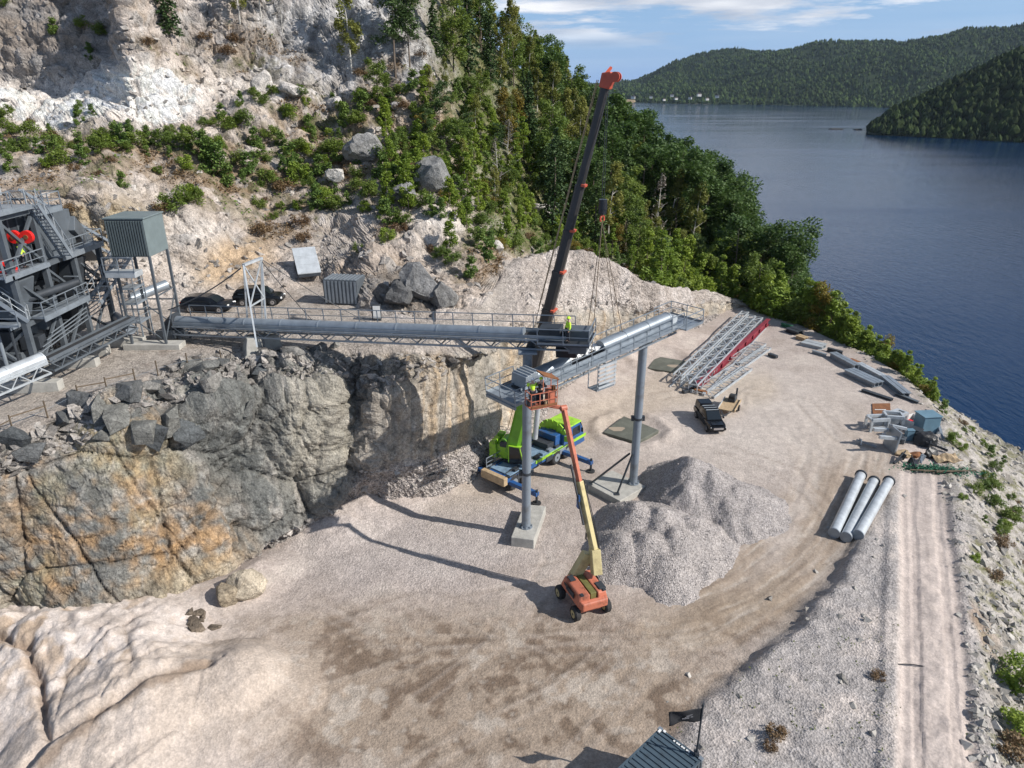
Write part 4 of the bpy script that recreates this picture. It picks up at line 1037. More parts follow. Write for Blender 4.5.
for key, px, py, sc in hs:
    p = hill_at(px, py, 4.9)
    w_ = hwhere(px, py); plant(key, p - Vector((0, 0, .12)), snames[key] + ' ' + w_, snames[key] + 's ' + w_, sc * 1.05, base=(snames[key], w_))
for _ in range(330):
    px, py = vr.choice([(vr.uniform(235, 440), vr.uniform(100, 215)), (vr.uniform(270, 440), vr.uniform(110, 200)), (vr.uniform(-60, 240), vr.uniform(125, 175))])
    key = vr.choice(['needle', 'shrub', 'brown', 'shrub', 'bright', 'needle']); w_ = hwhere(px, py)
    p = hill_at(px, py, 4.9)
    if not far_small(p, 1.5): continue
    small.append(p); plant(key, p - Vector((0, 0, .12)), snames[key] + ' ' + w_, snames[key] + 's ' + w_, vr.uniform(.45, .85), base=(snames[key], w_))
# lower right bushes by the track
for (px, py, key, sc, lab) in ((1020, 690, 'bright', 1.1, 'bright green bush at the right edge of the picture beside the track'), (1023, 738, 'bright', 1.0, 'second bright green bush below it at the right edge, by the track'),
   (878, 678, 'brown', .45, 'small dry brown tuft in the gravel left of the track'), (775, 735, 'brown', .6, 'dry brown tuft right of the flagpole'), (770, 748, 'brown', .4, 'small brown tuft under a larger one right of the flagpole'),
   (912, 418, 'shrub', .01, ''), (952, 442, 'bright', .55, 'little green bush beside the black tarpaulin heap'), (962, 450, 'bright', .4, 'tiny green bush on the bank edge right of the tarpaulin heap'), (1008, 752, 'brown', 1.0, 'brown bush under the bright green bushes at the right edge'),
   (995, 470, 'shrub', .6, 'low green shrub on the rocky bank near the water'), (1010, 520, 'shrub', .7, 'green shrub on the bank right of the track'), (1003, 545, 'brown', .8, 'brown shrub on the bank right of the track')):
    if sc < .1: continue
    plant(key, floor_pt(px, py), lab, None, sc)

for _ in range(46):
    t_ = vr.random(); i_ = min(int(t_ * 6), 5); ptsE = EDGE[6:13]; a = Vector((*ptsE[i_], 0)); b = Vector((*ptsE[i_ + 1], 0)); q_ = a.lerp(b, t_ * 6 - i_); d_ = (b - a).normalized(); q_ += Vector((-d_.y, d_.x, 0)) * vr.uniform(.3, 7.5)
    if q_.x < a.x - 1: q_ = a
    q_.z = floor_z(q_.x, q_.y) - .1; key = vr.choice(['shrub', 'bright', 'brown', 'shrub', 'needle'])
    plant(key, q_, snames[key], 'bank shrubs', vr.uniform(.3, .75), base=(snames[key], 'on the stony bank'))
# --- ground cover nobody could count
def cover(name, pts, size, mat, label, seed):
    tag(link(name, leaf_cloud(name, pts, size, mat, up=1.0, seed=seed)), label, 'ground cover', kind='stuff')
r_ = np.random.default_rng(5)
def pick_hill(mask, n):
    idx = np.flatnonzero((mask * (r_.random(mask.shape) < mask)).ravel() > .3)
    idx = r_.choice(idx, min(n, len(idx)) if len(idx) >= n else n)
    return HG.reshape(-1, 3)[idx] + r_.normal(size=(len(idx), 3)) * np.array([.25, .3, .12]) + np.array([0, 0, .12])
vm = vegn * (1 - forest)
cover('green_undergrowth', pick_hill(vm * sstep(0, .3, nc + .6 * ne) + .9 * forest * (RR < 11), 36000), .19, lf_mid, 'green undergrowth of grass and low plants over the wooded slope', 1)
cover('brown_undergrowth', pick_hill(np.clip(vm * sstep(-.1, .3, -nc), 0, 1) + .25 * forest * (RR < 11), 9000), .14, lf_brown, 'brown heather and dry grass between the hillside rocks', 2)
m_ = ((Fg[..., 2] > -13) * np.clip(bankc * sstep(-.05, .3, m2 + .3 * n0) + .35 * gz * (FPY > 610) * sstep(.1, .35, m2), 0, 1))
idx = np.flatnonzero((r_.random(m_.shape) < m_ * .5).ravel()); idx = r_.choice(idx, 7500)
cover('bank_weeds', Fg.reshape(-1, 3)[idx] + r_.normal(size=(len(idx), 3)) * np.array([.18, .18, .05]) + np.array([0, 0, .05]), .07, lf_grass, 'pale green weeds and tufts scattered over the gravel bank', 3)

# --- loose stones
def rock_template(seed, sub=1):
    import bmesh
    bm = bmesh.new(); bmesh.ops.create_icosphere(bm, subdivisions=sub, radius=1); rd_ = random.Random(seed)
    planes = [(Vector((rd_.gauss(0, 1), rd_.gauss(0, 1), rd_.gauss(0, 1))).normalized(), rd_.uniform(.55, .85)) for _ in range(9)]
    for v in bm.verts:
        for nn, d in planes:
            x = v.co.dot(nn)
            if x > d: v.co -= nn * (x - d)
        v.co *= rd_.uniform(.93, 1.05)
    V_ = np.array([v.co[:] for v in bm.verts]); T = np.array([[v.index for v in f.verts] for f in bm.faces]); bm.free(); return V_, T
def hull_template(seed, n=13, flat=1.0):
    import bmesh
    rd_ = random.Random(seed); bm = bmesh.new()
    for _ in range(n):
        v = Vector((rd_.uniform(-1, 1), rd_.uniform(-1, 1), rd_.uniform(-1, 1)))
        m_ = max(abs(v.x), abs(v.y), abs(v.z)); v *= rd_.uniform(.75, 1) / m_; bm.verts.new(v)
    bmesh.ops.convex_hull(bm, input=bm.verts)
    bmesh.ops.delete(bm, geom=[v for v in bm.verts if not v.link_faces], context='VERTS')
    bmesh.ops.triangulate(bm, faces=bm.faces[:]); bm.verts.index_update()
    V_ = np.array([v.co[:] for v in bm.verts]); T = np.array([[v.index for v in f.verts] for f in bm.faces]); bm.free(); return V_, T
def stones(name, pts, s0, s1, mat, colr, label, seed, kind='stone'):
    r_ = np.random.default_rng(seed); V0, T = rock_template(seed, 1); n = len(pts)
    V0, T = hull_template(seed, 9)
    sc = (s0 + (s1 - s0) * r_.random(n) ** 2.5)[:, None, None] * (.7 + .6 * r_.random((n, 1, 3)))
    an = r_.random(n) * 6.28; ca, sa = np.cos(an), np.sin(an)
    V_ = V0[None] * sc + .10 * sc * r_.normal(size=(n, len(V0), 3))
    V_ = np.stack([V_[..., 0] * ca[:, None] - V_[..., 1] * sa[:, None], V_[..., 0] * sa[:, None] + V_[..., 1] * ca[:, None], V_[..., 2] * .6], -1)
    V_ += pts[:, None]
    Tq = T[None] + (np.arange(n) * len(V0))[:, None, None]
    c_ = np.array(colr)[None] * (.6 + .75 * r_.random((n, 1))); c_ = np.repeat(c_, len(V0), 0)
    me = np_mesh(name, V_.reshape(-1, 3), Tq.reshape(-1, 3), mat, False, c_, np.zeros(len(c_)), corner=3)
    tag(link(name, me), label, 'stones', kind='stuff')
idx = np.flatnonzero((r_.random(RR.shape) < .5 * rubble * (1 - .8 * sstep(400, 460, GPX)) + .18 * band(.8, 1.9, .2) + .10 * hr * (1 - vegn) * (GPY < 320) + .015 * mound).ravel())
idx = r_.choice(idx, 9000); stones('hillside_rubble', HG.reshape(-1, 3)[idx], .06, .5, m_rock, (.40, .37, .34), 'loose broken stones lying on the rim, ledges and scree', 41)
idx = np.flatnonzero((r_.random(m_.shape) < ((out > -1.5) & (Fg[..., 2] > -14.5)) * .35 + .006 * gz + .01 * (bd < 2) * (ep > 0)).ravel()); idx = r_.choice(idx, 9000)
stones('bank_rubble', Fg.reshape(-1, 3)[idx], .04, .45, m_floor, (.36, .34, .31), 'loose grey stones on the outer bank and gravel verge', 43)
# --- boulders
def boulder(px, py, dims, colr, label, seed, on='hill', rot=0, group=None, zoff=.3, rmin=1.0, sharp=False, base=None):
    V0, T = hull_template(seed) if sharp else rock_template(seed, 3); V_ = V0 * np.array(dims) / 2
    nn_ = fbm(V_ * 1.1 + seed, 3, seed); V_ = V_ * (1 + (.0 if sharp else .16) * nn_[:, None] + (.0 if sharp else .05) * fbm(V_ * 3.3 + seed, 3, seed + 9)[:, None])
    c_ = np.array(colr)[None] * (1 + .35 * fbm(V_ * 1.7 + seed, 3, seed + 2)[:, None])
    me = np_mesh('boulder', V_, T, m_rock, False, np.clip(c_, 0.01, .7), np.zeros(len(V_)) + .1, corner=3)
    p = hill_at(px, py, rmin) if on == 'hill' else floor_pt(px, py)
    o = link('boulder', me); o.location = p + Vector((0, 0, dims[2] * zoff)); o.rotation_euler = (0.1, .1, rot)
    tag(o, label, 'boulder', group)
    if base: REPEAT.setdefault(base, []).append(o)
boulder(337, 183, (2.6, 2.2, 2.0), (.55, .52, .48), 'white angular boulder on the green slope below a grey boulder', 3, rmin=5)
boulder(363, 165, (4.8, 4.0, 4.2), (.28, .275, .265), 'large pale grey rounded boulder on the green slope', 4, rmin=5)
boulder(432, 192, (5.4, 4.4, 5.2), (.25, .25, .245), 'biggest grey boulder, right of the rounded one among shrubs', 5, rmin=5)
boulder(405, 205, (4.0, 3.4, 3.0), (.25, .25, .25), 'grey boulder half hidden between two larger grey boulders', 6, rmin=5)
boulder(335, 108, (2.6, 2.4, 2.2), (.52, .49, .46), 'white block at the right end of the upper boulder field', 7, rmin=5)
boulder(291, 100, (3.6, 2.6, 2.4), (.56, .52, .48), 'broad white boulder in the upper boulder field', 8, rmin=5)
boulder(262, 92, (2.8, 3, 3.2), (.56, .52, .48), 'tall white boulder at the left end of the upper boulder field', 9, rmin=5)
boulder(395, 112, (1.6, 1.4, 1.2), (.45, .43, .42), 'small pale stone under the thin pine', 10, rmin=5)
boulder(418, 300, (4.6, 3.6, 4.2), (.21, .21, .21), 'dark grey folded boulder with deep shadows behind the long conveyor', 12, rmin=4.6)
boulder(400, 305, (3.6, 3.0, 2.8), (.14, .14, .14), 'blackish boulder left of the dark folded boulder', 13, rmin=4.6)
boulder(444, 304, (2.8, 2.4, 3.4), (.24, .235, .225), 'grey boulder right of the dark folded boulder', 14, rmin=4.6)
boulder(497, 252, (2.0, 1.6, 1.6), (.55, .52, .48), 'small white block under the shrubs left of the mound', 15, rmin=5)
boulder(545, 215, (5.5, 3, 2.4), (.55, .52, .48), 'pale rock slab among the shrubs left of the crane boom', 16, rmin=6.4)
boulder(246, 594, (3.0, 2.2, 2.7), (.52, .45, .35), 'smooth tan boulder at the foot of the stained quarry wall', 29, on='floor', rot=.6, zoff=.2)
boulder(228, 600, (1.6, 1.8, 2.2), (.36, .30, .22), 'tan rock leaning against the smooth tan boulder', 18, on='floor', rot=.2, zoff=.2)
drk = [(82, 402, 2.6, 1.6), (96, 412, 2.2, 1.8), (118, 420, 2.4, 1.6), (160, 386, 2.4, 1.6), (148, 392, 1.6, 1.0), (205, 380, 2.0, 1.4), (195, 372, 2.2, 1.2), (238, 385, 1.6, 1.2), (170, 422, 2.4, 2.0), (188, 430, 2.2, 1.8), (150, 438, 2.2, 1.8), (136, 430, 1.8, 1.4), (12, 442, 2.2, 2.0), (32, 448, 1.6, 1.4),
       (242, 405, 1.8, 1.4), (60, 420, 1.6, 1.0), (104, 432, 1.6, 1.2), (210, 400, 1.8, 1.4), (222, 372, 1.4, 1.0), (127, 402, 2.4, 1.4), (300, 360, 1.8, 1.0), (262, 372, 1.5, 1.0), (282, 352, 1.3, .9), (318, 352, 1.4, .9), (335, 345, 1.2, .8)]
whr = ['on the bench rim below the plant', 'on the rim below the fence posts', 'on the rim right of the fence', 'on the rim beside the concrete footing']
clod = random.Random(4)
for k_ in range(14):
    boulder(clod.uniform(186, 216), clod.uniform(612, 632), (clod.uniform(.5, .95), clod.uniform(.4, .7), clod.uniform(.3, .6)), (.19, .155, .12), 'brown clod', 500 + k_, on='floor', rot=k_, zoff=.1, sharp=True, group='brown clods below the tan boulder', base=('brown clod of earth', 'below the tan boulder'))
for i_, (px, py, w_, h_) in enumerate(drk):
    wz = whr[0] if px < 70 else whr[1] if px < 175 else whr[2] if px < 250 else whr[3]
    tone = vr.choice([(.15, .155, .155), (.20, .20, .185), (.12, .13, .135), (.27, .26, .24)])
    boulder(px, py + 3, (w_ * 1.15, w_ * vr.uniform(.6, .95), h_ * 1.1), tone, 'angular dark grey block ' + wz, 100 + i_, rot=vr.random() * 3, group='angular blocks ' + wz, zoff=.02, base=('dark block', wz), rmin=2.8, sharp=True)
# ================================================================== THE STEELWORK
def yaw_of(a, b): return math.atan2(b.y - a.y, b.x - a.x)
def frame_rot(a, b):
    d = b - a; return Euler((0, -math.atan2(d.z, math.hypot(d.x, d.y)), math.atan2(d.y, d.x)), 'XYZ')
_shared = {}
def sbar(name, a, b, w, h, mat, parent):
    """one straight steel member as its own part; equal members share a mesh"""
    a, b = Vector(a), Vector(b); L = (b - a).length
    key = (name, round(L, 3), w, h, mat.name)
    if key not in _shared:
        me = MB().bar((0, 0, 0), (L, 0, 0), w, h).mesh(name); me.materials.append(mat); _shared[key] = me
    o = bpy.data.objects.new(name, _shared[key]); COL.objects.link(o); o.parent = parent; o.location = a
    d = (b - a).normalized()
    z = Vector((0, 0, 1)) if abs(d.z) < .98 else Vector((0, 1, 0))
    y = z.cross(d).normalized(); z = d.cross(y)
    o.rotation_euler = Matrix((d, y, z)).transposed().to_euler()
    return o
def handrail(parent, pts, mat=galv, h=1.1, step=1.5, mid=True, post=True, r=.028):
    """rails as one part, each post as its own"""
    m = MB(); up = Vector((0, 0, h)); pts = [Vector(p) for p in pts]
    for a, b in zip(pts[:-1], pts[1:]):
        m.bar(a + up, b + up, r * 2)
        if mid: m.bar(a + up * .52, b + up * .52, r * 1.5)
        m.bar(a + Vector((0, 0, .07)), b + Vector((0, 0, .07)), .02, .14)
    m.obj('handrail', mat, parent)
    for a, b in zip(pts[:-1], pts[1:]):
        n_ = max(1, round((b - a).length / step))
        for k_ in range(n_ + (b is pts[-1])):
            p = a.lerp(b, k_ / n_); sbar('rail_post', p, p + up, r * 2, r * 2, mat, parent)
def half_tube(m, x0, x1, r, n=12, y=0, z=0, a0=0, a1=math.pi, th=.0):
    rows = []
    for x in (x0, x1):
        rows.append([(x, y + r * math.cos(a0 + (a1 - a0) * k_ / n), z + r * math.sin(a0 + (a1 - a0) * k_ / n)) for k_ in range(n + 1)])
    m.grid(rows)
    return m
def conveyor(name, label, A, B, group=None, r=.66, covers=((0, 1),), seg=3.0, walk=(-1,), depth=.9, wid=1.3, pitch=.95, mat=galv, zc=.45, walk_w=.9, belt=True, rails=True, chord=.12, cover_mat=None):
    L = (B - A).length; root = thing(name, label, 'conveyor', A, 0, group); root.rotation_euler = frame_rot(A, B)
    hw = wid / 2
    for y in (-hw, hw):
        for z in (0, -depth): sbar('truss_chord', (0, y, z), (L, y, z), chord, chord, mat, root)
        n_ = int(L / pitch)
        for k_ in range(n_):
            x0, x1 = L * k_ / n_, L * (k_ + 1) / n_
            a, b = ((x0, y, 0), (x1, y, -depth)) if k_ % 2 == 0 else ((x0, y, -depth), (x1, y, 0))
            sbar('truss_brace', a, b, .06, .06, mat, root)
    n_ = int(L / (pitch * 2))
    for k_ in range(n_ + 1):
        x = L * k_ / n_
        sbar('cross_member', (x, -hw, -depth), (x, hw, -depth), .08, .08, mat, root)
        sbar('cross_member', (x, -hw, 0), (x, hw, 0), .08, .08, mat, root)
    if belt:
        MB().box((L / 2, 0, .16), (L, wid * .72, .05)).obj('belt', rubber, root)
        for k_ in range(int(L / .9)):
            pass
        MB().bar((0, -hw * .85, .2), (L, -hw * .85, .2), .06, .22).bar((0, hw * .85, .2), (L, hw * .85, .2), .06, .22).obj('belt_frame', mat, root)
    for c0, c1 in covers:
        a, b = c0 * L, c1 * L; n_ = max(1, round((b - a) / seg))
        for k_ in range(n_):
            x0, x1 = a + (b - a) * k_ / n_, a + (b - a) * (k_ + 1) / n_
            o = MB().tube((x0 + .02, 0, zc), (x1 - .02, 0, zc), r, n=24).obj('cover_panel', cover_mat or mat, root, smooth=True)
            MB().tube((x1 - .05, 0, zc), (x1 + .05, 0, zc), r + .03, n=24).obj('seam_band', cover_mat or mat, o, smooth=True)
        for x in (a, b):
            e = MB(); pr = [(x, r * math.cos(t_), zc + r * math.sin(t_)) for t_ in np.linspace(-.3, math.pi + .3, 13)]
            e.add(pr, [tuple(range(13))]); 
    for sgn in walk:
        y0, y1 = sgn * (hw + .04), sgn * (hw + .04 + walk_w)
        MB().box((L / 2, (y0 + y1) / 2, -.03), (L, abs(y1 - y0), .06)).obj('walkway', galv, root)
        if rails: handrail(root, [(0, y1, 0), (L, y1, 0)], step=1.5)
        for k_ in range(int(L / 2.5) + 1): sbar('bracket', (k_ * 2.5, y0, -.5), (k_ * 2.5, y1, -.06), .06, .06, mat, root)
    return root, L

# ---- concrete bases and steel columns
def pad(name, pts, z0, z1, label, mat=concrete):
    """slab from its top outline (pixels at height z1)"""
    top = [P(a, b, z=z1) for a, b in pts]; c = sum(top, Vector()) / len(top); m = MB(); n_ = len(top)
    vs = [(p.x - c.x, p.y - c.y, 0) for p in top] + [(p.x - c.x, p.y - c.y, z1 - z0) for p in top]
    m.add(vs, [tuple(range(n_ - 1, -1, -1)), tuple(range(n_, 2 * n_))] + [(k_, (k_ + 1) % n_, n_ + (k_ + 1) % n_, n_ + k_) for k_ in range(n_)])
    o = m.obj(name, mat, bevel=.05); o.location = (c.x, c.y, z0); return tag(o, label, 'concrete base', kind='thing')
colA = P(526, 527, z=.75)
dA = P(526, 527, z=.75)
pad('concrete_footing', [(511, 537), (534, 540), (546, 506), (524, 504)], -.15, .8, 'pale rectangular concrete base under the taller conveyor column')
pad('concrete_footing', [(588, 484), (612, 470), (646, 486), (620, 501)], -.15, .6, 'flat concrete base under the right conveyor column beside the gravel heap')
def column(name, loc, h, r, label, splice, headw):
    root = thing(name, label, 'column', loc)
    MB().tube((0, 0, 0), (0, 0, h), r, n=24).obj('shaft', col_paint, root, smooth=True)
    MB().tube((0, 0, 0), (0, 0, .1), r * 1.5, n=24).obj('base_flange', col_paint, root, smooth=True)
    for k_ in range(8):
        a = k_ * math.pi / 4; MB().tube((math.cos(a) * r * 1.3, math.sin(a) * r * 1.3, .1), (math.cos(a) * r * 1.3, math.sin(a) * r * 1.3, .24), .05, n=6).obj('anchor_bolt', galv, root)
    MB().tube((0, 0, splice - .09), (0, 0, splice + .09), r * 1.22, n=24).obj('splice_flange', dark_steel, root, smooth=True)
    for sx in (-1, 1): MB().box((sx * (r + .1), 0, splice), (.22, .3, .4)).obj('lifting_lug', dark_steel, root)
    MB().box((0, 0, h + .08), (headw, headw, .16)).obj('head_plate', col_paint, root, bevel=.02)
    return root
column('conveyor_column', colA, 14.4, .34, 'tall blue-grey steel column carrying both conveyors, its base in the open gravel', 4.8, 1.3)
colB = P(633, 483, z=.58)
cb = column('conveyor_column', colB, 12.9, .35, 'blue-grey steel column behind the gravel heap, under the right end of the short conveyor', 6.2, 1.2)
o = thing('bracing_strut', 'dark steel strut leaning from the right column onto the near corner of its base', 'strut', (0, 0, 0))
def strut(p, q, lab):
    c = p; o = thing('bracing_strut', lab, 'strut', c); MB().bar((0, 0, 0), q - c, .13, .13).obj('rod', dark_steel, o); MB().box((0, 0, .03), (.4, .4, .06)).obj('foot_plate', dark_steel, o); return o
bpy.data.objects.remove(o)
strut(P(590, 484, z=.63), colB + Vector((-.45, 0, 2.9)), 'long dark steel strut from the left corner of the base to the right column')
strut(P(617, 494, z=.63), colB + Vector((-.3, -.3, 2.9)), 'short dark steel strut from the near edge of the base to the right column')

# ---- the short conveyor on the two columns
gA = Vector((colA.x + .45, colA.y - 1.1, 13.35)); gB = Vector((colB.x + .2, colB.y - .2, 14.35))
dv = (gB - gA); A0 = gA - dv * .14; B0 = gB + dv * .24
lo, LL = conveyor('short_conveyor', 'short galvanised conveyor on two columns with an open belt stretch in its middle', A0, B0, r=.50, covers=((.06, .29), (.50, .97)), seg=2.4, walk=(-1,), depth=.75, wid=1.2, pitch=.8, walk_w=.7)
# hood at the tail end, plates on the belt
hd = MB().prism([(.2, .1), (1.5, .1), (1.5, 1.15), (.35, 1.0)], -.72, .72).obj('tail_hood', galv, lo, bevel=.03)
for k_ in range(4): MB().box((.55 + .28 * k_, 0, 1.06 + .03 * k_), (.06, 1.46, .10)).obj('hood_rib', galv_light, hd)
MB().box((-.4, -.3, -.05), (2.4, 3.0, .08)).obj('end_platform', galv, lo)
handrail(lo, [(.9, 1.2, 0), (-1.6, 1.2, 0), (-1.6, -1.8, 0), (.9, -1.8, 0)])
for x in (-1.6, .8): sbar('platform_beam', (x, -1.8, -.2), (x, 1.2, -.2), .14, .2, galv, lo)
L2 = LL
MB().box((L2 + .5, -.4, -.05), (2.2, 3.2, .08)).obj('end_platform', galv, lo)
handrail(lo, [(L2 - .6, -2.0, 0), (L2 + 1.6, -2.0, 0), (L2 + 1.6, 1.2, 0), (L2 - .6, 1.2, 0)])
handrail(lo, [(LL * .5, .8, 0), (LL * .97, .8, 0)])
MB().tube((L2 - .2, -.55, .4), (L2 - .2, .55, .4), .38, n=18).obj('head_drum', galv_light, lo, smooth=True)
for k_ in range(26): sbar('idler', (LL * .26 + k_ * LL * .27 / 26, -.5, .22), (LL * .26 + k_ * LL * .27 / 26, .5, .22), .07, .07, dark_steel, lo)
# crumpled white sheeting on the open stretch
rs_ = []
for i_ in range(34):
    x = LL * (.255 + .27 * i_ / 33); rs_.append([(x + .05 * random.gauss(0, 1), -.2 + .8 * j_ / 7, .42 + .16 * random.random() + .12 * math.sin(i_ * .9 + j_)) for j_ in range(8)])
ws = MB().grid(rs_).obj('plastic_sheet', white_pl); ws.modifiers.new('t', 'SOLIDIFY').thickness = .02
ws.location = A0; ws.rotation_euler = frame_rot(A0, B0); tag(ws, 'crumpled white plastic sheeting lying along the open belt of the short conveyor', 'plastic sheet')
# hung access platform
hp = thing('hung_platform', 'small grated platform hung under the short conveyor at mid length', 'platform', A0 + dv.normalized() * LL * .50 + Vector((-.05, -1.9, -1.9)))
hp.rotation_euler = (0, 0, yaw_of(A0, B0))
MB().box((0, 0, 0), (1.9, .9, .06)).obj('deck', galv, hp)
for k_ in range(6): sbar('slat', (-.9, -.55, .25 + k_ * .32), (.9, -.55, .25 + k_ * .32), .07, .16, galv_light, hp)
for x in (-.9, .9):
    for y in (-.45, .45): sbar('hanger', (x, y, 0), (x, y, 2.1), .06, .06, galv_light, hp)

# ---- the long conveyor from the plant
uA = P(178, 324, Y=54.6); uB = Vector((colA.x + 1.0, colA.y + .2, 16.15))
uB = Vector((colA.x + 3.0, colA.y - .15, 16.2))
up_, UL = conveyor('long_conveyor', 'long tubular galvanised conveyor running from the plant along the bench rim to the taller column', uA, uB, r=.42, covers=((0, .895),), seg=3.1, walk=(1,), depth=.65, wid=1.4, pitch=.9, zc=.25)
MB().box((UL - .3, -.2, -.02), (3.6, 3.0, .1)).obj('end_platform', dark_steel, up_)
MB().box((UL - 1.4, 0, .45), (1.5, 1.2, .8)).obj('drive_housing', dark_steel, up_, bevel=.04)
MB().prism([(UL - .1, -.9), (UL + 1.1, -.9), (UL + 1.4, .75), (UL - .3, .75)], -.7, .7).obj('chute', grey_paint, up_, bevel=.03)
MB().box((UL - .3, .0, -.85), (1.4, 1.1, .8)).obj('lower_chute', black_pl, up_)
handrail(up_, [(UL - 2.0, -1.65, 0), (UL + 1.5, -1.65, 0), (UL + 1.5, 1.3, 0)], mat=galv)
MB().tube((UL - 2.7, 0, -.2), (UL - 3.1, 0, -1.3), .3, .34, n=16).obj('support_saddle', dark_steel, up_, smooth=True)
for k_ in range(9): sbar('brace', (UL * .1 * k_ + 1, 1.5, -.05), (UL * .1 * k_ + 1, .7, -.6), .06, .06, galv, up_)
el = MB(); prev = None
for k_ in range(8):
    a = math.pi * k_ / 14; p = Vector((-1.0 + 1.0 * math.sin(a), 0, -.55 + .9 * math.sin(a + .1))); 
    if prev is not None: el.tube(prev, p, .62, n=14)
    prev = p
el.obj('elbow_duct', dark_steel, up_, smooth=True)
MB().box((-.9, 0, -.75), (1.6, 1.5, .7)).obj('tail_frame', grey_paint, up_, bevel=.03)
for x in (.4, UL * .25): sbar('support_leg', (x, -.6, -.85), (x, -.6, -2.6), .14, .14, grey_paint, up_); sbar('support_leg', (x, .6, -.85), (x, .6, -2.6), .14, .14, grey_paint, up_)

# ---- A-frame mast with concrete block on the rim
blk = P(262, 347, z=13.3)
cbk = MB(); cbk.loft([[(-1.5, -.8, 0), (1.5, -.8, 0), (1.5, .8, 0), (-1.5, .8, 0)], [(-1.1, -.6, 1.6), (1.3, -.6, 1.6), (1.3, .6, 1.6), (-1.1, .6, 1.6)]])
o = cbk.obj('concrete_block', concrete, bevel=.05); o.location = blk + Vector((0, 0, -.6)); o.rotation_euler = (0, 0, .5); tag(o, 'pale concrete block under the mast beside the long conveyor', 'concrete block')
ms = thing('frame_mast', 'tall galvanised four-legged frame mast standing over the long conveyor', 'mast', blk)
fb = [P(257, 347, z=13.9) - blk, P(267, 337, z=13.9) - blk]; ft = [P(243.5, 265, Y=52.6) - blk, P(261.5, 258, Y=54.3) - blk]
fb2 = [P(248, 330, z=14) - blk, P(262, 325, z=14) - blk]
for a, b in ((fb[0], ft[0]), (fb[1], ft[1]), (fb2[0], ft[0]), (fb2[1], ft[1])): sbar('leg', a, b, .12, .12, galv_light, ms)
sbar('top_beam', ft[0], ft[1], .3, .16, galv_light, ms); sbar('cross_bar', fb[0].lerp(ft[0], .5), fb[1].lerp(ft[1], .5), .1, .1, galv_light, ms)
sbar('brace', fb[0].lerp(ft[0], .5), ft[1], .08, .08, galv_light, ms); sbar('brace', fb[1].lerp(ft[1], .5), ft[0], .08, .08, galv_light, ms)
def cable(a, b, sag, label, r=.045, mat=None):
    pts = [a.lerp(b, k_ / 12) - Vector((0, 0, sag * 4 * (k_ / 12) * (1 - k_ / 12))) for k_ in range(13)]
    m = MB().path([p - a for p in pts], r); o = m.obj('cable', mat or dark_steel); o.location = a; return tag(o, label, 'cable')
cable(P(241, 268, Y=52.6), P(168, 310, Y=53), .3, 'dark stay cable from the mast top down left towards the cabin legs', .05)
cable(P(262, 262, Y=54.2), P(313, 321, z=13.6), .1, 'rope added along a guy-line shadow from the mast to the bench, left of two', .03)  # rope added where a guy-line's shadow crosses the bench
cable(P(263, 260, Y=54.2), P(367, 322, z=13.7), .2, 'rope added along a guy-line shadow from the mast to the bench, right of two', .03)  # second rope added in the place of a guy-line shadow

# ---- fence on the rim
fr = thing('rim_fence', 'low fence of thin dark posts and sagging rail along the quarry rim', 'fence', P(80, 402, z=13.3))
posts = [(-30, 462), (14, 436), (49, 419), (80, 404), (107, 396), (136, 385), (158, 378), (188, 373), (222, 366)]
tops = []
for px, py in posts:
    b_ = hill_at(px, py, 3.0) ; q_ = b_ - fr.location
    sbar('post', q_ - Vector((0, 0, .3)), q_ + Vector((0, 0, 1.15)), .07, .07, wood_dk, fr); tops.append(q_ + Vector((0, 0, 1.0)))
for k_ in (0, 1, 3, 4): sbar('rail', tops[k_], tops[k_ + 1] - Vector((0, 0, .2)), .05, .07, wood_dk, fr)
MB().path([t_ - Vector((0, 0, .45)) for t_ in tops], .012, 3).obj('wire', galv, fr)

# ================================================================== THE CRUSHING PLANT
O = Vector((-32.0, 45.0, 13.5))
pl = thing('crushing_plant', 'dark grey multi-level crushing and screening plant with galvanised walkways, stairs and red motors', 'plant', O)
def W(x, y, z): return (x - O.x, y - O.y, z - O.z)
XF, XB = -32.4, -38.5
xs_, ys_ = (XF, -35.4, XB), (45.2, 48.6, 52.0, 55.4)
for x in (XF, XB):
    for y in ys_: sbar('leg', W(x, y, 13.7), W(x, y, 24.6 if y < 50 else 20.9), .34, .34, grey_paint, pl)
for y in ys_:
    for z in (17.5, 20.8): sbar('floor_beam', W(XF, y, z), W(XB, y, z), .25, .34, grey_paint, pl)
    sbar('brace', W(XF, y, 13.9), W(XB, y, 17.3), .16, .16, grey_paint, pl)
for z in (17.5, 20.8, 24.5):
    for x in (XF, XB): sbar('edge_beam', W(x, ys_[0], z), W(x, ys_[-1] if z < 22 else 50, z), .22, .32, grey_paint, pl)
for a, b in zip(ys_[:-1], ys_[1:]):
    sbar('brace', W(XF, a, 13.9), W(XF, b, 17.3), .16, .16, grey_paint, pl)
    sbar('brace', W(XF, b, 17.7), W(XF, a, 20.6), .16, .16, grey_paint, pl)
sbar('brace', W(XF, 45.2, 21), W(XF, 48.6, 24.3), .18, .18, grey_paint, pl); sbar('brace', W(XF, 48.6, 21), W(XF, 45.2, 24.3), .18, .18, grey_paint, pl)
for p_, q_ in (((XF, 45.2, 24.6), (XF - 4, 45.2, 21)), ((XF, 45.2, 21), (XF - 4, 45.2, 24.4)), ((XF, 45.2, 17.7), (XF - 4, 45.2, 20.6)), ((XF - 4, 45.2, 14), (XF, 45.2, 17.2)), ((XF, 45.2, 14), (XF - 4, 45.2, 17.2))): sbar('brace', W(*p_), W(*q_), .18, .18, grey_paint, pl)
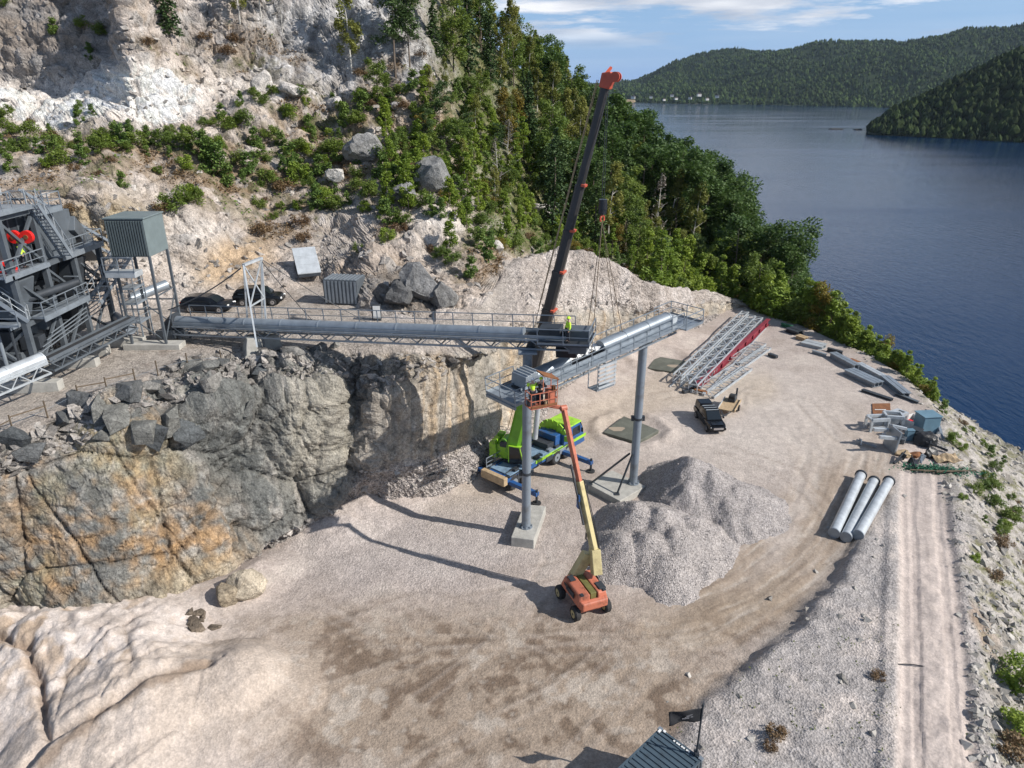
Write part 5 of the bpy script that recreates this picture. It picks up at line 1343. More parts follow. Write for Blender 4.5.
# machine bodies, hoppers and cladding
def cl(name, c, d, mat=dark_steel, bevel=.04, **k_): return MB().box(W(*c), d, **k_).obj(name, mat, pl, bevel=bevel)
cl('screen_body', (-35.6, 47.4, 22.6), (4.4, 4.6, 3.0)); cl('screen_body', (-35.4, 53.2, 22.4), (3.6, 3.2, 2.6), grey_paint)
for k_ in range(5): MB().box(W(-33.36, 45.6 + k_ * .9, 22.6), (.08, .14, 2.9)).obj('stiffener', grey_paint, pl)
for k_ in range(4): MB().box(W(-37.2 + k_ * 1.05, 45.02, 22.6), (.14, .08, 2.9)).obj('stiffener', grey_paint, pl)
MB().loft([[W(-37.6, 46, 21), W(-33.2, 46, 21), W(-33.2, 50.2, 21), W(-37.6, 50.2, 21)][::-1], [W(-36.2, 47.2, 17.8), W(-34.6, 47.2, 17.8), W(-34.6, 49, 17.8), W(-36.2, 49, 17.8)][::-1]]).obj('hopper', dark_steel, pl)
MB().loft([[W(-37.2, 51, 20.8), W(-33.4, 51, 20.8), W(-33.4, 54.6, 20.8), W(-37.2, 54.6, 20.8)][::-1], [W(-36, 52.2, 18), W(-34.6, 52.2, 18), W(-34.6, 53.6, 18), W(-36, 53.6, 18)][::-1]]).obj('hopper', grey_paint, pl)
cl('crusher', (-35.6, 47.8, 16.2), (3.0, 3.0, 2.4), dark_steel); cl('crusher_base', (-35.6, 47.8, 14.5), (3.4, 3.4, 1.4), grey_paint)
cl('feed_bin', (-36.0, 53.4, 15.9), (3.2, 3.6, 3.4), grey_paint)
cl('side_panel', (-33.0, 50.3, 22.2), (.1, 2.4, 2.6), grey_paint); cl('back_panel', (XB - .2, 50.2, 19.0), (.1, 10.4, 10.0), dark_steel)
cl('chute', (-33.3, 46.2, 19.2), (1.4, 1.6, 3.0), grey_paint, rot=(0, .3, 0)); cl('chute', (-33.2, 52.6, 19.0), (1.2, 1.4, 3.2), dark_steel, rot=(0, .25, 0))
cl('motor_housing', (-34.4, 46.4, 26.6), (2.2, 2.4, 1.9), galv_light)
for k_ in range(3):
    for j_ in range(2): MB().box(W(-34.95 + k_ * .62, 45.17, 26.2 + j_ * .75), (.42, .06, .5)).obj('vent_panel', dark_steel, pl)
MB().tube(W(-35.5, 47.8, 27.6), W(-35.5, 47.8, 28.5), .7, .5, n=16).obj('intake_cowl', galv, pl, smooth=True)
# red guards and motor
for y in (-33.0, -32.15):
    g_ = MB().tube(W(y, 47.35, 23.0), W(y, 47.1, 23.0), .42, n=24).obj('belt_guard', red_paint, pl, smooth=True)
    MB().tube(W(y, 47.12, 23.0), W(y, 47.04, 23.0), .15, n=14).obj('guard_boss', rust, g_, smooth=True)
MB().tube(W(-33.8, 46.2, 21.3), W(-32.9, 46.2, 21.3), .38, n=20).obj('red_motor', red_paint, pl, smooth=True); MB().box(W(-33.3, 46.2, 21.0), (.9, .7, .2)).obj('motor_foot', red_paint, pl)
MB().tube(W(-33.2, 53.2, 20.2), W(-32.6, 53.2, 20.2), .32, n=20).obj('red_motor', maroon, pl, smooth=True)
# walkways
def deck(x0, x1, y0, y1, z, rails):
    MB().box(W((x0 + x1) / 2, (y0 + y1) / 2, z), (x1 - x0, y1 - y0, .08)).obj('walkway', galv, pl)
    for a, b in (((x1, y0), (x1, y1)), ((x0, y0), (x0, y1))): MB().bar(W(*a, z - .12), W(*b, z - .12), .06, .24).obj('kick_plate', galv, pl)
    handrail(pl, [W(a, b, z) for a, b in rails], step=1.3)
deck(-32.6, -31.5, 45.9, 51.4, 17.75, [(-32.6, 51.4), (-31.5, 51.4), (-31.5, 45.9), (-32.6, 45.9)])
deck(-37.5, -32.6, 44.0, 45.0, 17.75, [(-37.5, 44.0), (-32.0, 44.0)])
deck(-33.2, -32.0, 44.6, 48.6, 20.95, [(-37.0, 44.0), (-32.0, 44.0), (-32.0, 48.2)])
deck(-37.0, -32.0, 43.9, 44.8, 20.95, [(-37.0, 43.9), (-32.0, 43.9)])
deck(-33.2, -32.0, 50.2, 55.6, 20.95, [(-32.0, 50.4), (-32.0, 55.6), (-33.2, 55.6)])
deck(-37.0, -31.9, 44.2, 48.1, 24.95, [(-37.0, 44.2), (-31.9, 44.2), (-31.9, 46.2)])
deck(-36.5, -32.6, 49.5, 52.4, 24.2, [(-32.6, 49.6), (-32.6, 52.4), (-36.4, 52.4)])
deck(-32.6, -31.0, 56.2, 58.4, 19.6, [(-31.0, 56.2), (-31.0, 58.4), (-32.6, 58.4)])
def stair(a, b, w, name='stair', n=None):
    a, b = Vector(a), Vector(b); root = thing(name, '', None, (0, 0, 0)); root.parent = pl
    for k_ in ('label', 'category'):
        if k_ in root: del root[k_]
    d = (b - a); h_ = Vector((d.x, d.y, 0)).normalized(); s_ = Vector((-h_.y, h_.x, 0)) * w / 2
    for q_ in (-1, 1):
        MB().bar(a + s_ * q_, b + s_ * q_, .06, .26).obj('stringer', galv, root)
        MB().bar(a + s_ * q_ + Vector((0, 0, 1)), b + s_ * q_ + Vector((0, 0, 1)), .05).path([a + s_ * q_ + Vector((0, 0, .55)), b + s_ * q_ + Vector((0, 0, .55))], .015, 4).obj('stair_rail', galv, root)
        for k_ in range(5):
            p = a.lerp(b, k_ / 4) + s_ * q_; MB().bar(p, p + Vector((0, 0, 1)), .045).obj('stair_post', galv_light, root)
    n = n or int(abs(d.z) / .24)
    for k_ in range(n):
        p = a.lerp(b, (k_ + .5) / n); sbar('tread', p - s_, p + s_, .24, .04, galv, root)
    return root
stair(W(-31.7, 50.3, 21), W(-31.9, 48.2, 25), .8)
stair(W(-31.4, 51.6, 17.2), W(-31.0, 56.4, 19.7), 1.1)
stair(W(-33.4, 55.2, 17.8), W(-33.4, 51.6, 21), .8)
stair(W(-32.2, 45.4, 17.8), W(-34.8, 44.3, 20.9), .7)
# an inclined lattice conveyor gallery wall rising behind, pipes and small ducts
for k_ in range(8): sbar('brace', W(-36.2 + .1 * k_, 52.5 + k_ * .7, 25.2 - k_ * .6), W(-36.2, 53.1 + k_ * .7, 24.0 - k_ * .6), .07, .07, galv, pl)
for dz in (0, -1.1): sbar('edge_beam', W(-35.4, 52.4, 25.4 + dz), W(-33.6, 59.5, 20.2 + dz), .12, .2, galv, pl)
MB().box(W(-34.4, 56.6, 21.0), (1.2, 5.6, 1.2), rot=(-.63, 0, .25)).obj('inclined_housing', grey_paint, pl, bevel=.03)
MB().tube(W(-31.6, 57.0, 16.0), W(-29.6, 59.5, 16.6), .42, n=18).obj('silencer', galv, pl, smooth=True)
MB().tube(W(-32.4, 55.8, 14.9), W(-29.4, 52.2, 14.9), .36, n=18).obj('duct', galv, pl, smooth=True)
MB().tube(W(-33.5, 44.9, 18.8), W(-31.6, 50.5, 19.1), .28, n=14).obj('duct', dark_steel, pl, smooth=True)
for k_ in range(5): MB().tube(W(-33 - k_ * .9, 44.5, 14.0 + .2 * k_), W(-33 - k_ * .9, 44.5, 17.5), .09 + .03 * (k_ % 2), n=8).obj('pipe', galv if k_ % 2 else dark_steel, pl, smooth=True)
for k_ in range(4): sbar('conduit', W(-32.2, 45.4 + .6 * k_, 15.4 + .3 * k_), W(-32.3, 55.2, 16.2 + .3 * k_), .06, .06, galv, pl)
# climbing lattice tower at the back left
for x, y in ((-37.4, 49.6), (-36.2, 49.6), (-37.4, 50.8), (-36.2, 50.8)): sbar('tower_leg', W(x, y, 21), W(x, y, 28.0), .09, .09, galv, pl)
for k_ in range(6):
    z = 21.6 + k_ * 1.1
    for p_, q_ in (((-37.4, 49.6), (-36.2, 49.6)), ((-36.2, 49.6), (-36.2, 50.8)), ((-36.2, 50.8), (-37.4, 50.8)), ((-37.4, 50.8), (-37.4, 49.6))):
        sbar('tower_bar', W(*p_, z), W(*q_, z), .06, .06, galv, pl); sbar('tower_brace', W(*p_, z), W(*q_, z + 1.1), .05, .05, galv, pl)
pr_ = random.Random(3)
for k_ in range(70):
    x, y, z = pr_.uniform(-38, -32.8), pr_.uniform(45.3, 55.5), pr_.uniform(14.2, 24)
    if y > 50.5 and z > 21: z -= 5
    L_ = pr_.uniform(.6, 2.4); ax = pr_.choice([(0, L_, 0), (0, 0, L_), (0, L_, L_ * .6), (0, L_, -L_ * .6), (L_, 0, 0)])
    sbar('pipework', W(x, y, z), W(x + ax[0], y + ax[1], z + ax[2]), pr_.choice([.06, .09, .14]), pr_.choice([.06, .1, .18]), pr_.choice([galv, grey_paint, dark_steel, dark_steel]), pl)
for k_ in range(16):
    x, y, z = pr_.uniform(-37, -33), pr_.uniform(45.6, 55), pr_.uniform(14.2, 20)
    cl('machine_block', (x, y, z), (pr_.uniform(.6, 1.8), pr_.uniform(.6, 1.8), pr_.uniform(.5, 1.6)), pr_.choice([dark_steel, dark_steel, grey_paint]))
# cross-beam footings
for i_, (a, b, lab) in enumerate((((20, 383), (60, 381), 'nearest and leftmost of the concrete strip footings under the plant legs'), ((62, 360), (97, 358), 'second concrete strip footing under the plant legs, counted from the left'),
                          ((82, 349), (108, 347), 'third concrete strip footing under the plant legs, between two longer ones'), ((106, 340), (144, 338), 'long concrete strip footing under the plant by the cabin legs'))):
    p, q_ = P(a[0] - 20, a[1], z=13.8), P(*b, z=13.8); c = (p + q_) / 2
    o = MB().box((0, 0, 0), ((q_ - p).length, .8, .75)).obj('strip_footing', concrete, bevel=.03); o.location = (c.x, c.y, 13.5); o.rotation_euler = (0, 0, yaw_of(p, q_)); tag(o, lab, 'footing')
# lower feed conveyor and the lattice conveyor passing under the plant
conveyor('feed_conveyor', 'round-covered feed conveyor on a lattice frame leaving the plant at the lower left', P(-30, 392, z=15.2), P(43, 362, z=15.6), r=.45, covers=((0, 1),), seg=2.2, walk=(), depth=.7, wid=1.0, pitch=.6, mat=galv_light, zc=.2)
conveyor('lattice_conveyor', 'uncovered lattice conveyor rising under the plant behind its legs', P(46, 362, z=15.4), P(131, 320, z=16.2), r=.4, covers=(), walk=(), depth=.6, wid=.9, pitch=.55, mat=grey_paint)

# ---- corrugated cabin on four legs
cn = P(150, 257, Y=52.3)
cab = thing('corrugated_cabin', 'green-grey corrugated steel cabin standing on four tall legs at the right of the plant', 'cabin', (cn.x, cn.y, 13.5))
ch0, ch1 = cn.z - 13.5, cn.z - 13.5 + 2.75
wx, dy = 2.85, 3.1
MB().box((-wx / 2, dy / 2, (ch0 + ch1) / 2), (wx, dy, ch1 - ch0)).obj('shell', cabin_light, cab, bevel=.03)
for k_ in range(15): MB().box((-wx + .12 + k_ * (wx - .24) / 14, -.05, (ch0 + ch1) / 2), (.10, .11, ch1 - ch0 - .2)).obj('rib', cabin_paint, cab)
MB().box((-wx / 2, -.012, (ch0 + ch1) / 2), (wx - .1, .03, ch1 - ch0 - .1)).obj('ribbed_wall', dark_steel, cab)
MB().box((-wx / 2, dy / 2, ch1 + .06), (wx + .16, dy + .16, .1)).obj('roof', cabin_light, cab, bevel=.02)
for x, y in ((-.1, .1), (-wx + .1, .1), (-.1, dy - .1), (-wx + .1, dy - .1)): sbar('leg', (x, y, 0), (x, y, ch0), .17, .17, grey_paint, cab)
for y in (.1, dy - .1): sbar('brace', (-.1, y, .4), (-wx + .1, y, 2.6), .07, .07, grey_paint, cab); sbar('cross_bar', (-.1, y, 3.0), (-wx + .1, y, 3.0), .09, .09, grey_paint, cab)
sbar('brace', (-.1, .1, .4), (-.1, dy - .1, 3.6), .07, .07, grey_paint, cab); sbar('cross_bar', (-.1, .1, 4.0), (-.1, dy - .1, 4.0), .09, .09, grey_paint, cab)
MB().box((-wx + 1.0, -.6, ch0 - 1.1), (2.2, 1.2, .4)).obj('landing', galv_light, cab, bevel=.02)
handrail(cab, [(-wx - .1, -1.2, ch0 - .9), (-wx + 2.1, -1.2, ch0 - .9)], step=1.1)
o = MB().box((-1.2, .4, 0), (4.4, 1.2, .6)).obj('strip_footing', concrete, bevel=.03); o.location = (cn.x, cn.y, 13.4); tag(o, 'concrete strip footing under the corrugated cabin legs', 'footing')
fr2 = thing('step_tower', 'small galvanised stair tower between the plant and the cabin legs', 'stair tower', (-30.6, 53.6, 13.5))
for x in (0, 1.3):
    for y in (0, 1.6): sbar('post', (x, y, 0), (x, y, 4.4), .09, .09, galv, fr2)
for z in (1.5, 3.0, 4.2):
    MB().box((.65, .8, z), (1.4, 1.7, .06)).obj('landing', galv, fr2); handrail(fr2, [(0, 0, z), (1.3, 0, z), (1.3, 1.6, z)], h=1, step=1.3)
# ================================================================== VEHICLES AND MACHINES
def wheel(parent, c, r, w, axis='y', rimm=None, name='wheel'):
    d = Vector((0, w / 2, 0)) if axis == 'y' else Vector((w / 2, 0, 0)); c = Vector(c)
    wr = MB()
    wr.tube(c - d, c - d * .6, r * .86, r, n=24, caps=True); wr.tube(c - d * .6, c + d * .6, r, n=24, caps=False); wr.tube(c + d * .6, c + d, r, r * .86, n=24, caps=True)
    o = wr.obj(name, rubber, parent, smooth=True)
    MB().tube(c - d * 1.04, c + d * 1.04, r * .55, n=16).obj('rim', rimm or chrome, o, smooth=True)
    MB().tube(c - d * 1.1, c + d * 1.1, r * .16, n=8).obj('hub', dark_steel, o, smooth=True)
    return o
def car_body(secs, mat, name, parent):
    """secs: x, half width low, half width top, z low, z shoulder, z top, half width roof"""
    rings = []
    for x, hw, zl, zs, zt, hr_ in secs:
        rings.append([(x, -hw * .96, zl), (x, -hw, (zl + zs) / 2), (x, -hw * .95, zs), (x, -hr_, zt), (x, hr_, zt), (x, hw * .95, zs), (x, hw, (zl + zs) / 2), (x, hw * .96, zl)])
    return MB().loft(rings).obj(name, mat, parent, smooth=True)
def make_car(name, label, loc, rot, mat, suv=True):
    root = thing(name, label, 'car', loc, rot); H = 1.68 if suv else 1.5; B = 1.02 if suv else .92
    car_body([(-2.28, .80, .45, .75, .95, .74), (-2.2, .88, .38, B, B + .02, .82), (-1.2, .92, .32, B, B + .03, .86), (0, .93, .30, B, B + .02, .86), (1.1, .92, .32, B - .02, B, .84), (1.9, .88, .34, B - .16, B - .08, .76), (2.25, .78, .42, .62, .72, .66)], mat, 'body', root)
    car_body([(-2.15, .80, B, B + .1, B + .12, .76), (-1.75, .80, B, H - .25, H - .10, .66), (-1.2, .82, B, H - .2, H, .66), (.1, .82, B, H - .2, H, .68), (.55, .82, B, H - .35, H - .12, .66), (1.25, .80, B - .02, B + .04, B + .08, .70)], mat, 'roof', root)
    zc = (B + H) / 2
    for s_ in (-1, 1):
        for x0, x1 in ((-1.7, -1.15), (-1.08, -.2), (-.12, .75)):
            m = MB(); a, b = s_ * .835, s_ * .735
            m.add([(x0, a, B + .08), (x1, a, B + .08), (min(x1, .48), b, H - .17), (x0 + .06, b, H - .17)], [(0, 1, 2, 3) if s_ < 0 else (3, 2, 1, 0)])
            o = m.obj('side_window', glass, root); o.modifiers.new('t', 'SOLIDIFY').thickness = .02
        MB().box((2.16, s_ * .60, .72), (.16, .34, .14), rot=(0, 0, -s_ * .3)).obj('headlight', light_m, root, bevel=.02)
        MB().box((-2.2, s_ * .68, .86), (.14, .22, .24)).obj('tail_light', tail_m, root, bevel=.02)
        MB().box((.7, s_ * 1.0, B + .1), (.14, .16, .12)).obj('mirror', mat, root, bevel=.03)
        for x in (-1.38, 1.38): wheel(root, (x, s_ * .82, .34), .35, .24)
    MB().add([(.62, -.66, H - .13), (.62, .66, H - .13), (1.2, .74, B + .10), (1.2, -.74, B + .10)], [(0, 1, 2, 3)]).obj('windscreen', glass, root).modifiers.new('t', 'SOLIDIFY').thickness = .03
    MB().add([(-1.86, .62, H - .2), (-1.86, -.62, H - .2), (-2.16, -.72, B + .14), (-2.16, .72, B + .14)], [(0, 1, 2, 3)]).obj('rear_window', glass, root).modifiers.new('t', 'SOLIDIFY').thickness = .03
    MB().box((2.22, 0, .5), (.12, 1.0, .16)).obj('grille', black_pl, root)
    return root
def bench_z(x, y):
    d = (HG[..., 0] - x) ** 2 + (HG[..., 1] - y) ** 2 + 400 * ((RR < 3.8) | (RR > 5.3)); return float(HG.reshape(-1, 3)[int(np.argmin(d)), 2])
def on_bench(px, py):
    p = P(px, py, z=13.45); return Vector((p.x, p.y, bench_z(p.x, p.y)))
make_car('parked_car', 'shiny black off-road car parked on the bench behind the mast, nose to the right', on_bench(260, 302), R(4), black_car, True)
make_car('parked_car', 'dark blue hatchback parked on the bench left of the black car', on_bench(209, 309), R(-4), navy_car, False)
# crates on the bench
def corrugated_box(name, label, cat, loc, rot, L, Wd, H, mat, ribm, nrib, door=None):
    root = thing(name, label, cat, loc, rot)
    MB().box((0, 0, H / 2), (L, Wd, H)).obj('shell', mat, root, bevel=.02)
    for k_ in range(nrib):
        x = -L / 2 + (k_ + .5) * L / nrib
        MB().box((x, 0, H + .025), (L / nrib * .5, Wd - .1, .06)).obj('roof_rib', ribm, root)
        for s_ in (-1, 1): MB().box((x, s_ * (Wd / 2 + .02), H / 2), (L / nrib * .5, .06, H - .2)).obj('wall_rib', ribm, root)
    return root
p = on_bench(346, 300); gb = corrugated_box('storage_container', 'small grey ribbed storage container on the bench right of the parked cars', 'container', p, R(-9), 3.3, 2.3, 2.3, grey_paint, galv, 9)
MB().box((-1.68, 0, 1.15), (.06, 2.1, 2.1)).obj('door', dark_steel, gb)
for y in (-.4, .4): MB().box((-1.73, y, 1.15), (.04, .05, 2.0)).obj('lock_bar', galv, gb)
p = on_bench(309, 284)
st = thing('formwork_box', 'pale blue-grey box with a three-panel sloping top, left of the ribbed container', 'box', p, R(24))
MB().loft([[(-1.1, -1.3, 0), (1.1, -1.3, 0), (1.1, 1.3, 0), (-1.1, 1.3, 0)], [(-1.1, -1.3, .3), (1.1, -1.3, .3), (1.1, 1.3, 2.4), (-1.1, 1.3, 2.4)]]).obj('side', dark_steel, st)
for k_ in range(3):
    y0 = -1.3 + k_ * .87
    MB().loft([[(-1.16, y0, 0.32 + k_ * .70), (1.16, y0, 0.32 + k_ * .70), (1.16, y0 + .78, 1.02 + k_ * .70), (-1.16, y0 + .78, 1.02 + k_ * .70)], [(-1.16, y0, 0.42 + k_ * .70), (1.16, y0, 0.42 + k_ * .70), (1.16, y0 + .78, 1.12 + k_ * .70), (-1.16, y0 + .78, 1.12 + k_ * .70)]]).obj('top_panel', galv_light, st, bevel=.02)
p = on_bench(377, 318)
eb = thing('electric_cabinet', 'small white-fronted cabinet standing by the long conveyor', 'cabinet', p, 0)
MB().box((0, 0, .7), (.75, .5, 1.4)).obj('body', dark_steel, eb, bevel=.02); MB().box((.05, -.28, .8), (.62, .05, 1.1)).obj('door', white_pl, eb, bevel=.01)

# ---- pick-up with trailer
pk = floor_pt(713, 431); tdir = R(-85)
tk = thing('pickup_truck', 'black double-cab pick-up truck facing the camera on the quarry floor', 'truck', pk + Vector((0, 1.6, 0)), tdir)
car_body([(-2.6, .86, .5, .95, 1.0, .84), (-1.0, .92, .45, .98, 1.02, .9), (0, .93, .42, 1.0, 1.04, .88), (1.2, .93, .42, 1.0, 1.06, .86), (2.2, .90, .45, .92, 1.02, .8), (2.6, .82, .52, .75, .85, .72)], black_car, 'body', tk)
car_body([(-1.1, .84, 1.0, 1.05, 1.08, .8), (-.95, .84, 1.0, 1.6, 1.76, .68), (.4, .84, 1.0, 1.62, 1.80, .68), (1.35, .82, 1.0, 1.08, 1.1, .76)], black_car, 'cab', tk)
MB().box((-1.85, 0, 1.45), (1.45, 1.55, .75), taper=.9).obj('canopy', black_car, tk, smooth=True, bevel=.06)
MB().add([(.5, -.66, 1.74), (.5, .66, 1.74), (1.3, .74, 1.13), (1.3, -.74, 1.13)], [(0, 1, 2, 3)]).obj('windscreen', glass, tk).modifiers.new('t', 'SOLIDIFY').thickness = .03
for k_ in range(3): MB().box((-.7 + .55 * k_, 0, 1.83), (.06, 1.3, .05)).obj('roof_bar', galv_light, tk)
MB().box((1.95, 0, 1.04), (.9, 1.2, .05)).obj('bonnet', black_car, tk, bevel=.03); MB().box((2.6, 0, .72), (.08, 1.0, .22)).obj('grille', chrome, tk)
for s_ in (-1, 1):
    MB().box((2.52, s_ * .66, .78), (.14, .26, .16)).obj('headlight', light_m, tk, bevel=.02); MB().box((1.0, s_ * 1.03, 1.2), (.14, .18, .2)).obj('mirror', black_car, tk, bevel=.03)
    for a, b in ((-.85, -.1), (0, .85)):
        m = MB(); m.add([(a, s_ * .85, 1.12), (b, s_ * .85, 1.12), (min(b, .5), s_ * .74, 1.62), (a + .05, s_ * .74, 1.62)], [(0, 1, 2, 3)]); m.obj('side_window', glass, tk).modifiers.new('t', 'SOLIDIFY').thickness = .03
    for x in (-1.6, 1.65): wheel(tk, (x, s_ * .82, .38), .39, .26)
tp = floor_pt(729, 410)
tr = thing('flat_trailer', 'low flat trailer with timber bed and a dark compressor on it behind the pick-up', 'trailer', tp, R(-118))
MB().box((0, 0, .62), (3.4, 1.7, .12)).obj('bed', wood, tr)
for y in (-.86, .86): MB().box((0, y, .72), (3.4, .06, .28)).obj('side_board', wood if y > 0 else galv_light, tr)
MB().bar((1.7, -.5, .55), (3.0, 0, .5), .08).bar((1.7, .5, .55), (3.0, 0, .5), .08).obj('drawbar', dark_steel, tr)
for y in (-.95, .95): wheel(tr, (-.3, y, .32), .33, .2)
cp = thing('compressor', 'dark small compressor with an upright pipe standing on the flat trailer', 'compressor', tp + Vector((.55, 1.0, .72)), R(-118))
MB().box((0, 0, .3), (1.2, .8, .6), taper=.85).obj('body', dark_steel, cp, bevel=.05); MB().tube((-.5, .3, .4), (-.5, .3, 1.3), .1, n=10).obj('exhaust_pipe', dark_steel, cp, smooth=True); MB().tube((.3, -.3, .5), (.3, .3, .5), .28, n=14).obj('hose_reel', rubber, cp, smooth=True)

# ---- mobile crane
cA, cB = P(506, 470, z=0.0), P(578, 440, z=0.0)
cr_loc = Vector((2.1, 57.5, 0)); cyaw = R(49)
cr = thing('mobile_crane', 'lime green and blue mobile crane with its long dark telescopic boom raised and outriggers out', 'crane', cr_loc, cyaw)
MB().box((0, 0, 1.25), (11.0, 2.6, .45)).obj('chassis', blue_paint, cr, bevel=.04)
MB().box((-.2, 0, 1.53), (9.4, 2.5, .12)).obj('deck', blue_deck, cr, bevel=.02)
for k_ in range(5): MB().box((-4.0 + k_ * 1.1, 1.0, 1.63), (.8, .5, .06)).obj('deck_hatch', blue_paint, cr)
MB().box((-5.55, 0, 1.25), (.5, 2.7, .75)).obj('rear_bumper', wood, cr, bevel=.06)
cb_ = MB().loft([[(3.7, -1.28, .75), (3.7, 1.28, .75), (3.7, 1.28, 3.0), (3.7, -1.28, 3.0)], [(5.2, -1.28, .7), (5.2, 1.28, .7), (5.2, 1.2, 3.0), (5.2, -1.2, 3.0)], [(6.1, -1.25, .7), (6.1, 1.25, .7), (5.9, 1.1, 2.1), (5.9, -1.1, 2.1)]]).obj('front_cab', blue_paint, cr, bevel=.06)
MB().box((4.5, 0, 3.06), (1.8, 2.5, .16)).obj('cab_roof', lime, cb_, bevel=.05)
for s_ in (-1, 1):
    MB().box((4.6, s_ * 1.27, 2.35), (1.2, .05, .8)).obj('cab_window', glass, cb_); MB().box((2.3, s_ * 1.31, 1.45), (7.6, .04, .30)).obj('green_stripe', lime, cr)
    MB().box((3.0, s_ * 1.2, 2.1), (1.0, .35, 1.1)).obj('tool_locker', blue_paint, cr, bevel=.04)
MB().box((5.72, 0, 2.5), (.05, 2.1, .75), rot=(0, -.45, 0)).obj('windscreen', glass, cb_)
arc = MB()
for k_ in range(8):
    a, b = math.pi * k_ / 8, math.pi * (k_ + 1) / 8
    arc.bar((2.6 + .0, 1.35 * math.cos(a), 2.0 + 1.35 * math.sin(a)), (2.6, 1.35 * math.cos(b), 2.0 + 1.35 * math.sin(b)), .9, .12, up=(1, 0, 0))
arc.obj('boom_rest_arch', lime, cr)
MB().box((2.1, 0, 2.2), (.9, 2.1, 1.1)).obj('engine_cover', blue_paint, cr, bevel=.06); MB().box((1.2, 0, 1.9), (1.0, 1.8, .6)).obj('engine_grille', dark_steel, cr, bevel=.03)
for x in (-4.4, -2.8, 1.6, 3.2):
    for s_ in (-1, 1): wheel(cr, (x, s_ * 1.12, .72), .72, .5, rimm=galv)
for x, L_ in ((-4.9, 3.1), (2.5, 3.4)):
    for s_ in (-1, 1):
        ob = MB().box((x, s_ * (1.2 + L_ / 2), .95), (.42, L_, .36)).obj('outrigger', blue_paint, cr, bevel=.03)
        MB().tube((x, s_ * (1.1 + L_), .12), (x, s_ * (1.1 + L_), 1.35), .11, n=10).obj('jack', dark_steel, ob, smooth=True)
        MB().tube((x, s_ * (1.1 + L_), 0.03), (x, s_ * (1.1 + L_), .14), .38, n=16).obj('jack_foot', rubber, ob)
for k_ in range(7):
    MB().box((-3.9 + k_ * .95, -1.0, 1.72), (.55, .4, .22)).obj('deck_box', [dark_steel, blue_deck, galv][k_ % 3], cr, bevel=.02)
for s_ in (-1, 1):
    for x in (-3.6, .4, 2.4): MB().box((x, s_ * 1.34, 1.12), (.9, .10, .5)).obj('side_locker', [dark_steel, blue_paint, galv][int(x) % 3], cr, bevel=.02)
    MB().tube((-5.0, s_ * .9, 1.75), (3.0, s_ * .9, 1.72), .04, n=6).obj('hydraulic_hose', rubber, cr)
    for x in (-4.4, -2.8, 1.6, 3.2): MB().box((x, s_ * 1.15, 1.50), (1.5, .5, .06)).obj('mudguard', dark_steel, cr, bevel=.02)
    MB().box((5.96, s_ * .85, 1.1), (.12, .3, .2)).obj('headlight', light_m, cr, bevel=.02); MB().box((5.2, s_ * 1.5, 2.3), (.12, .2, .45)).obj('mirror', black_pl, cr, bevel=.03)
handrail(cr, [(-5.2, 1.2, 1.6), (-3.0, 1.2, 1.6)], h=.9, step=1.1)
# superstructure turned across the carrier
TZ = 1.65
tip = P(606.5, 82, Y=52.6); foot = P(513, 452, Y=55.2)
ux = Vector((tip.x - foot.x, tip.y - foot.y, 0)).normalized(); sy = math.atan2(ux.y, ux.x)
def crl(v):  # world -> crane local
    v = Vector(v) - cr_loc; return Matrix.Rotation(-cyaw, 3, 'Z') @ v
tt_ = Vector((0.25, 56.1, 0)); tl = crl(tt_)
MB().tube((tl.x, tl.y, 1.5), (tl.x, tl.y, 1.85), 1.15, n=28).obj('turntable', dark_steel, cr, smooth=True)
ss = bpy.data.objects.new('superstructure', None); COL.objects.link(ss); ss.parent = cr; ss.location = (tl.x, tl.y, 1.85); ss.rotation_euler = (0, 0, sy - cyaw); ss.scale = (.78, .8, .85)
MB().box((-.6, .85, .7), (4.0, .35, 1.5)).box((-.6, -.85, .7), (4.0, .35, 1.5)).box((-.6, 0, .15), (4.0, 1.7, .3)).obj('slew_frame', lime, ss, bevel=.04)
MB().loft([[(-2.6, -1.3, 0), (-1.6, -1.3, 0), (-1.6, 1.3, 0), (-2.6, 1.3, 0)], [(-2.6, -1.3, 1.7), (-1.9, -1.3, 1.9), (-1.9, 1.3, 1.9), (-2.6, 1.3, 1.7)]]).obj('counterweight', lime, ss, bevel=.06)
for k_ in range(4): MB().box((-2.62, 0, .3 + .42 * k_), (.06, 2.4, .05)).obj('weight_joint', lime_dk, ss)
MB().tube((-1.2, -.8, 1.6), (-1.2, .8, 1.6), .42, n=18).obj('winch_drum', lime_dk, ss, smooth=True); MB().box((-.2, .2, 1.35), (1.2, 1.1, .5)).obj('machinery_cover', lime_dk, ss, bevel=.05)
MB().loft([[(.1, -2.0, .2), (1.9, -2.0, .2), (1.9, -1.1, .2), (.1, -1.1, .2)], [(.1, -2.0, 2.0), (1.4, -2.0, 2.0), (1.4, -1.1, 2.0), (.1, -1.1, 2.0)]]).obj('operator_cab', glass, ss, bevel=.05)
MB().box((.75, -1.55, 2.05), (1.4, 1.0, .08)).bar((.1, -2.02, .2), (.1, -2.02, 2.0), .1).bar((1.9, -2.02, .2), (1.4, -2.02, 2.0), .1).bar((1.9, -1.1, .2), (1.4, -1.1, 2.0), .1).obj('cab_frame', lime, ss)
for k_ in range(5): MB().box((-2.2 + .5 * k_, 1.04, .85), (.3, .03, .9)).obj('vent_grille', dark_steel, ss)
for k_ in range(6): MB().tube((-1.6 + .25 * k_, -.5, 1.6), (-.2 + .1 * k_, .4, 1.9 + .1 * (k_ % 3)), .035, n=5).obj('hydraulic_hose', rubber, ss)
